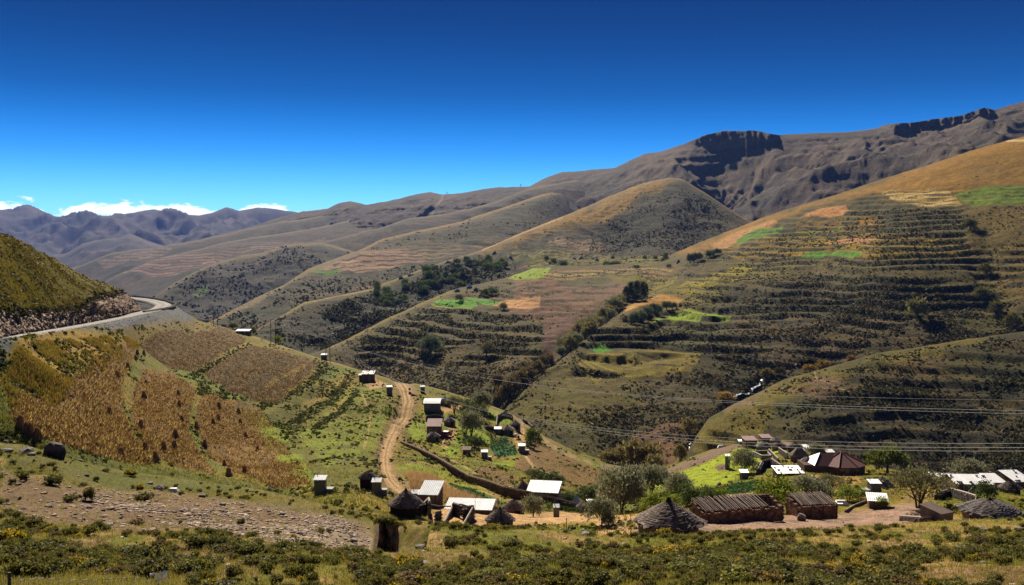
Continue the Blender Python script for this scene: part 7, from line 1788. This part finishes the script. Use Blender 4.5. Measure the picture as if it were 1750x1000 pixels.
# eroded bank face beside the rubble
def bank():
    n, nz = 46, 16; V = []; C = []; rs = np.random.default_rng(3)
    a0, a1 = at(FH, 643, 941), at(FH, 675, 939)
    k = a0.y / F; ztop = -(897 - 430) / F * a0.y
    arc = []
    for i in range(n):
        u = i / (n - 1); x = a0.x + (a1.x - a0.x) * min(1, max(0, (u - .12) / .76))
        y = a0.y + (a1.y - a0.y) * u + (2.6 * max(0, (.12 - u) / .12) ** 1.0) + 2.6 * max(0, (u - .88) / .12) + .35 * math.sin(u * 17) + rs.normal() * .06
        arc.append((x + rs.normal() * .04, y))
    for j in range(nz):
        v = j / (nz - 1)
        for i, (x, y) in enumerate(arc):
            u = i / (n - 1); zb = a0.z + (a1.z - a0.z) * u - .6; zt = -(898 + 10 * u + 2.5 * math.sin(u * 9) - 430) / F * min(y, a0.y + 1.5)
            V.append((x + (v ** 3) * .35 * (.5 - u), y + .75 * (v ** 1.6) - .25 * (v > .93) + rs.normal() * .10 + .3 * math.sin(v * 9 + u * 14), zb + (zt - zb) * v + rs.normal() * .03))
            q = rs.uniform(.75, 1.25) * (1 + .25 * math.sin(v * 22)); C.append((.13 * q, .083 * q, .056 * q) if v < .95 else (.10, .095, .02))
    Q = [(j * n + i, j * n + i + 1, (j + 1) * n + i + 1, (j + 1) * n + i) for j in range(nz - 1) for i in range(n - 1)]
    top = (nz - 1) * n; V.append(((a0.x + a1.x) / 2, a0.y + 2.4, ztop - .75)); C.append((.12, .11, .025))
    Q += [(top + i, top + i + 1, len(V) - 1) for i in range(n - 1)]
    me = bpy.data.meshes.new('eroded_bank'); me.from_pydata(V, [], Q); set_col(me, np.array(C)); me.update()
    o = link('eroded_bank', me, mFore); tag(o, kind='structure')
    # turf hanging over its lip
    for i in range(4, n - 4, 3):
        x, y = arc[i]; b_ = bpy.data.objects.new('turf_tuft', BT[(1, 4, 6, 3)[i % 4]]); COL.objects.link(b_); b_.location = (x, y + .9, V[top + i][2] - .1); b_.scale = (.75, .75, .5); b_.rotation_euler = (0, 0, i)
        tag(b_, 'grassy tuft overhanging the lip of the eroded earth bank', 'tuft', 'tufts along the lip of the eroded bank')
bank()

# corn stooks
def stook_mesh(seed):
    rs = np.random.default_rng(seed); n = 150; a = rs.random(n) * 6.28; r0 = rs.uniform(.35, .75, n); r1 = rs.uniform(.02, .36, n); h = rs.uniform(1.5, 2.3, n)
    b = np.stack([np.cos(a) * r0, np.sin(a) * r0, a * 0 - .1], -1); t = np.stack([np.cos(a + .3) * r1, np.sin(a + .3) * r1, h], -1)
    w = np.stack([-np.sin(a), np.cos(a), a * 0], -1) * .07
    V = np.stack([b - w, b + w, t + w * .6, t - w * .6], 1).reshape(-1, 3); Q = np.arange(4 * n).reshape(n, 4)
    C = np.repeat(np.array([(.32, .18, .085)]) * rs.uniform(.5, 1.6, (n, 1)), 4, 0)
    return np_mesh('corn_stook', V, Q, C, M_GRASS)
ST = [stook_mesh(i) for i in range(3)]
sk = [(36, 728, 1.0), (46, 735, .95), (53, 738, 1.05), (64, 745, 1.0), (201, 661, .9), (219, 646, .9), (232, 632, .8), (235, 624, .9), (246, 622, .9), (246, 684, 1), (249, 661, .7), (305, 678, .8), (306, 696, .7), (311, 718, .8), (336, 730, .9), (364, 725, .9), (372, 719, 1), (374, 700, 1), (408, 706, 1), (411, 724, .8), (240, 732, 1), (299, 748, 1.1), (298, 764, .9), (248, 770, .9), (279, 770, 1.0), (267, 788, 1), (208, 775, 1), (349, 764, 1), (383, 796, .7), (418, 812, .9), (391, 818, 1), (420, 745, .8), (440, 770, .8), (187, 712, .8)]
LBs = {0: 'leftmost corn stook at the near edge of the field', 1: 'second corn stook of the near-edge row', 2: 'third corn stook of the near-edge row', 3: 'last corn stook of the near-edge row', 9: 'large corn stook alone in the upper middle field', 8: 'topmost corn stook on the grassy headland'}
for i, (px, py, s) in enumerate(sk):
    p = at(VH, px, py); o = bpy.data.objects.new('corn_stook', ST[i % 3]); COL.objects.link(o); o.location = p; o.scale = (s * .95, s * .95, s * .66); o.rotation_euler = (random.uniform(-.08, .08), random.uniform(-.12, .12), i)
    if i in LBs: tag(o, LBs[i], 'corn stook', 'corn stooks standing in the field')
    else: tag(o, 'cone of bundled dry corn stalks standing in the harvested field', 'corn stook', 'corn stooks standing in the field')
# small far masts on the skyline
for px, py, h, lb in ((890, 319, 5, 'far mast on the skyline left of the mountain shoulder'), (764, 331, 4, 'far mast beside the pale saddle track')):
    p = at('main_mountain', px, py + 1); k = p.y / F; m = MB(); m.tube([(0, 0, -2), (0, 0, h * k)], .8, 5); m.box((0, 0, h * k * .8), (5, 1, 3)); o = m.obj('mast', M_['pole']); o.location = p; tag(o, lb, 'mast')
# guard wall round the road bend
b0 = Vector(P3(*ROADP[6])); m = MB(); pts = []
for px, py, Y in ((240, 534, 340), (262, 530, 372), (280, 526, 402), (288, 521, 426), (276, 515.5, 452), (258, 511.5, 476), (240, 509, 500), (225, 507, 520)):
    v = Vector(P3(px, py, Y)); c = Vector((-175, 400, 0)); dr = Vector((v.x - c.x, v.y - c.y, 0)).normalized(); pts.append(v + dr * 3.4 - b0)
m.tube([p + Vector((0, 0, .2)) for p in pts], [.55] * len(pts), 6, (.05, .045, .04)); o = m.obj('road_berm', mNear); o.location = b0; tag(o, kind='structure')

# ------------------------------------------------------------------ air
def haze():
    m = bpy.data.materials.new('haze'); m.use_nodes = True; t = m.node_tree; t.nodes.clear()
    v = t.nodes.new('ShaderNodeVolumePrincipled'); v.inputs['Color'].default_value = (.20, .37, 1.0, 1); v.inputs['Density'].default_value = HAZE; v.inputs['Anisotropy'].default_value = .0
    ou = t.nodes.new('ShaderNodeOutputMaterial'); t.links.new(v.outputs[0], ou.inputs['Volume'])
    mb = MB(); mb.box((0, 5750, -45), (27000, 18500, 1170)); o = mb.obj('haze', m); tag(o, kind='stuff')
HAZE = 3.0e-5
haze()
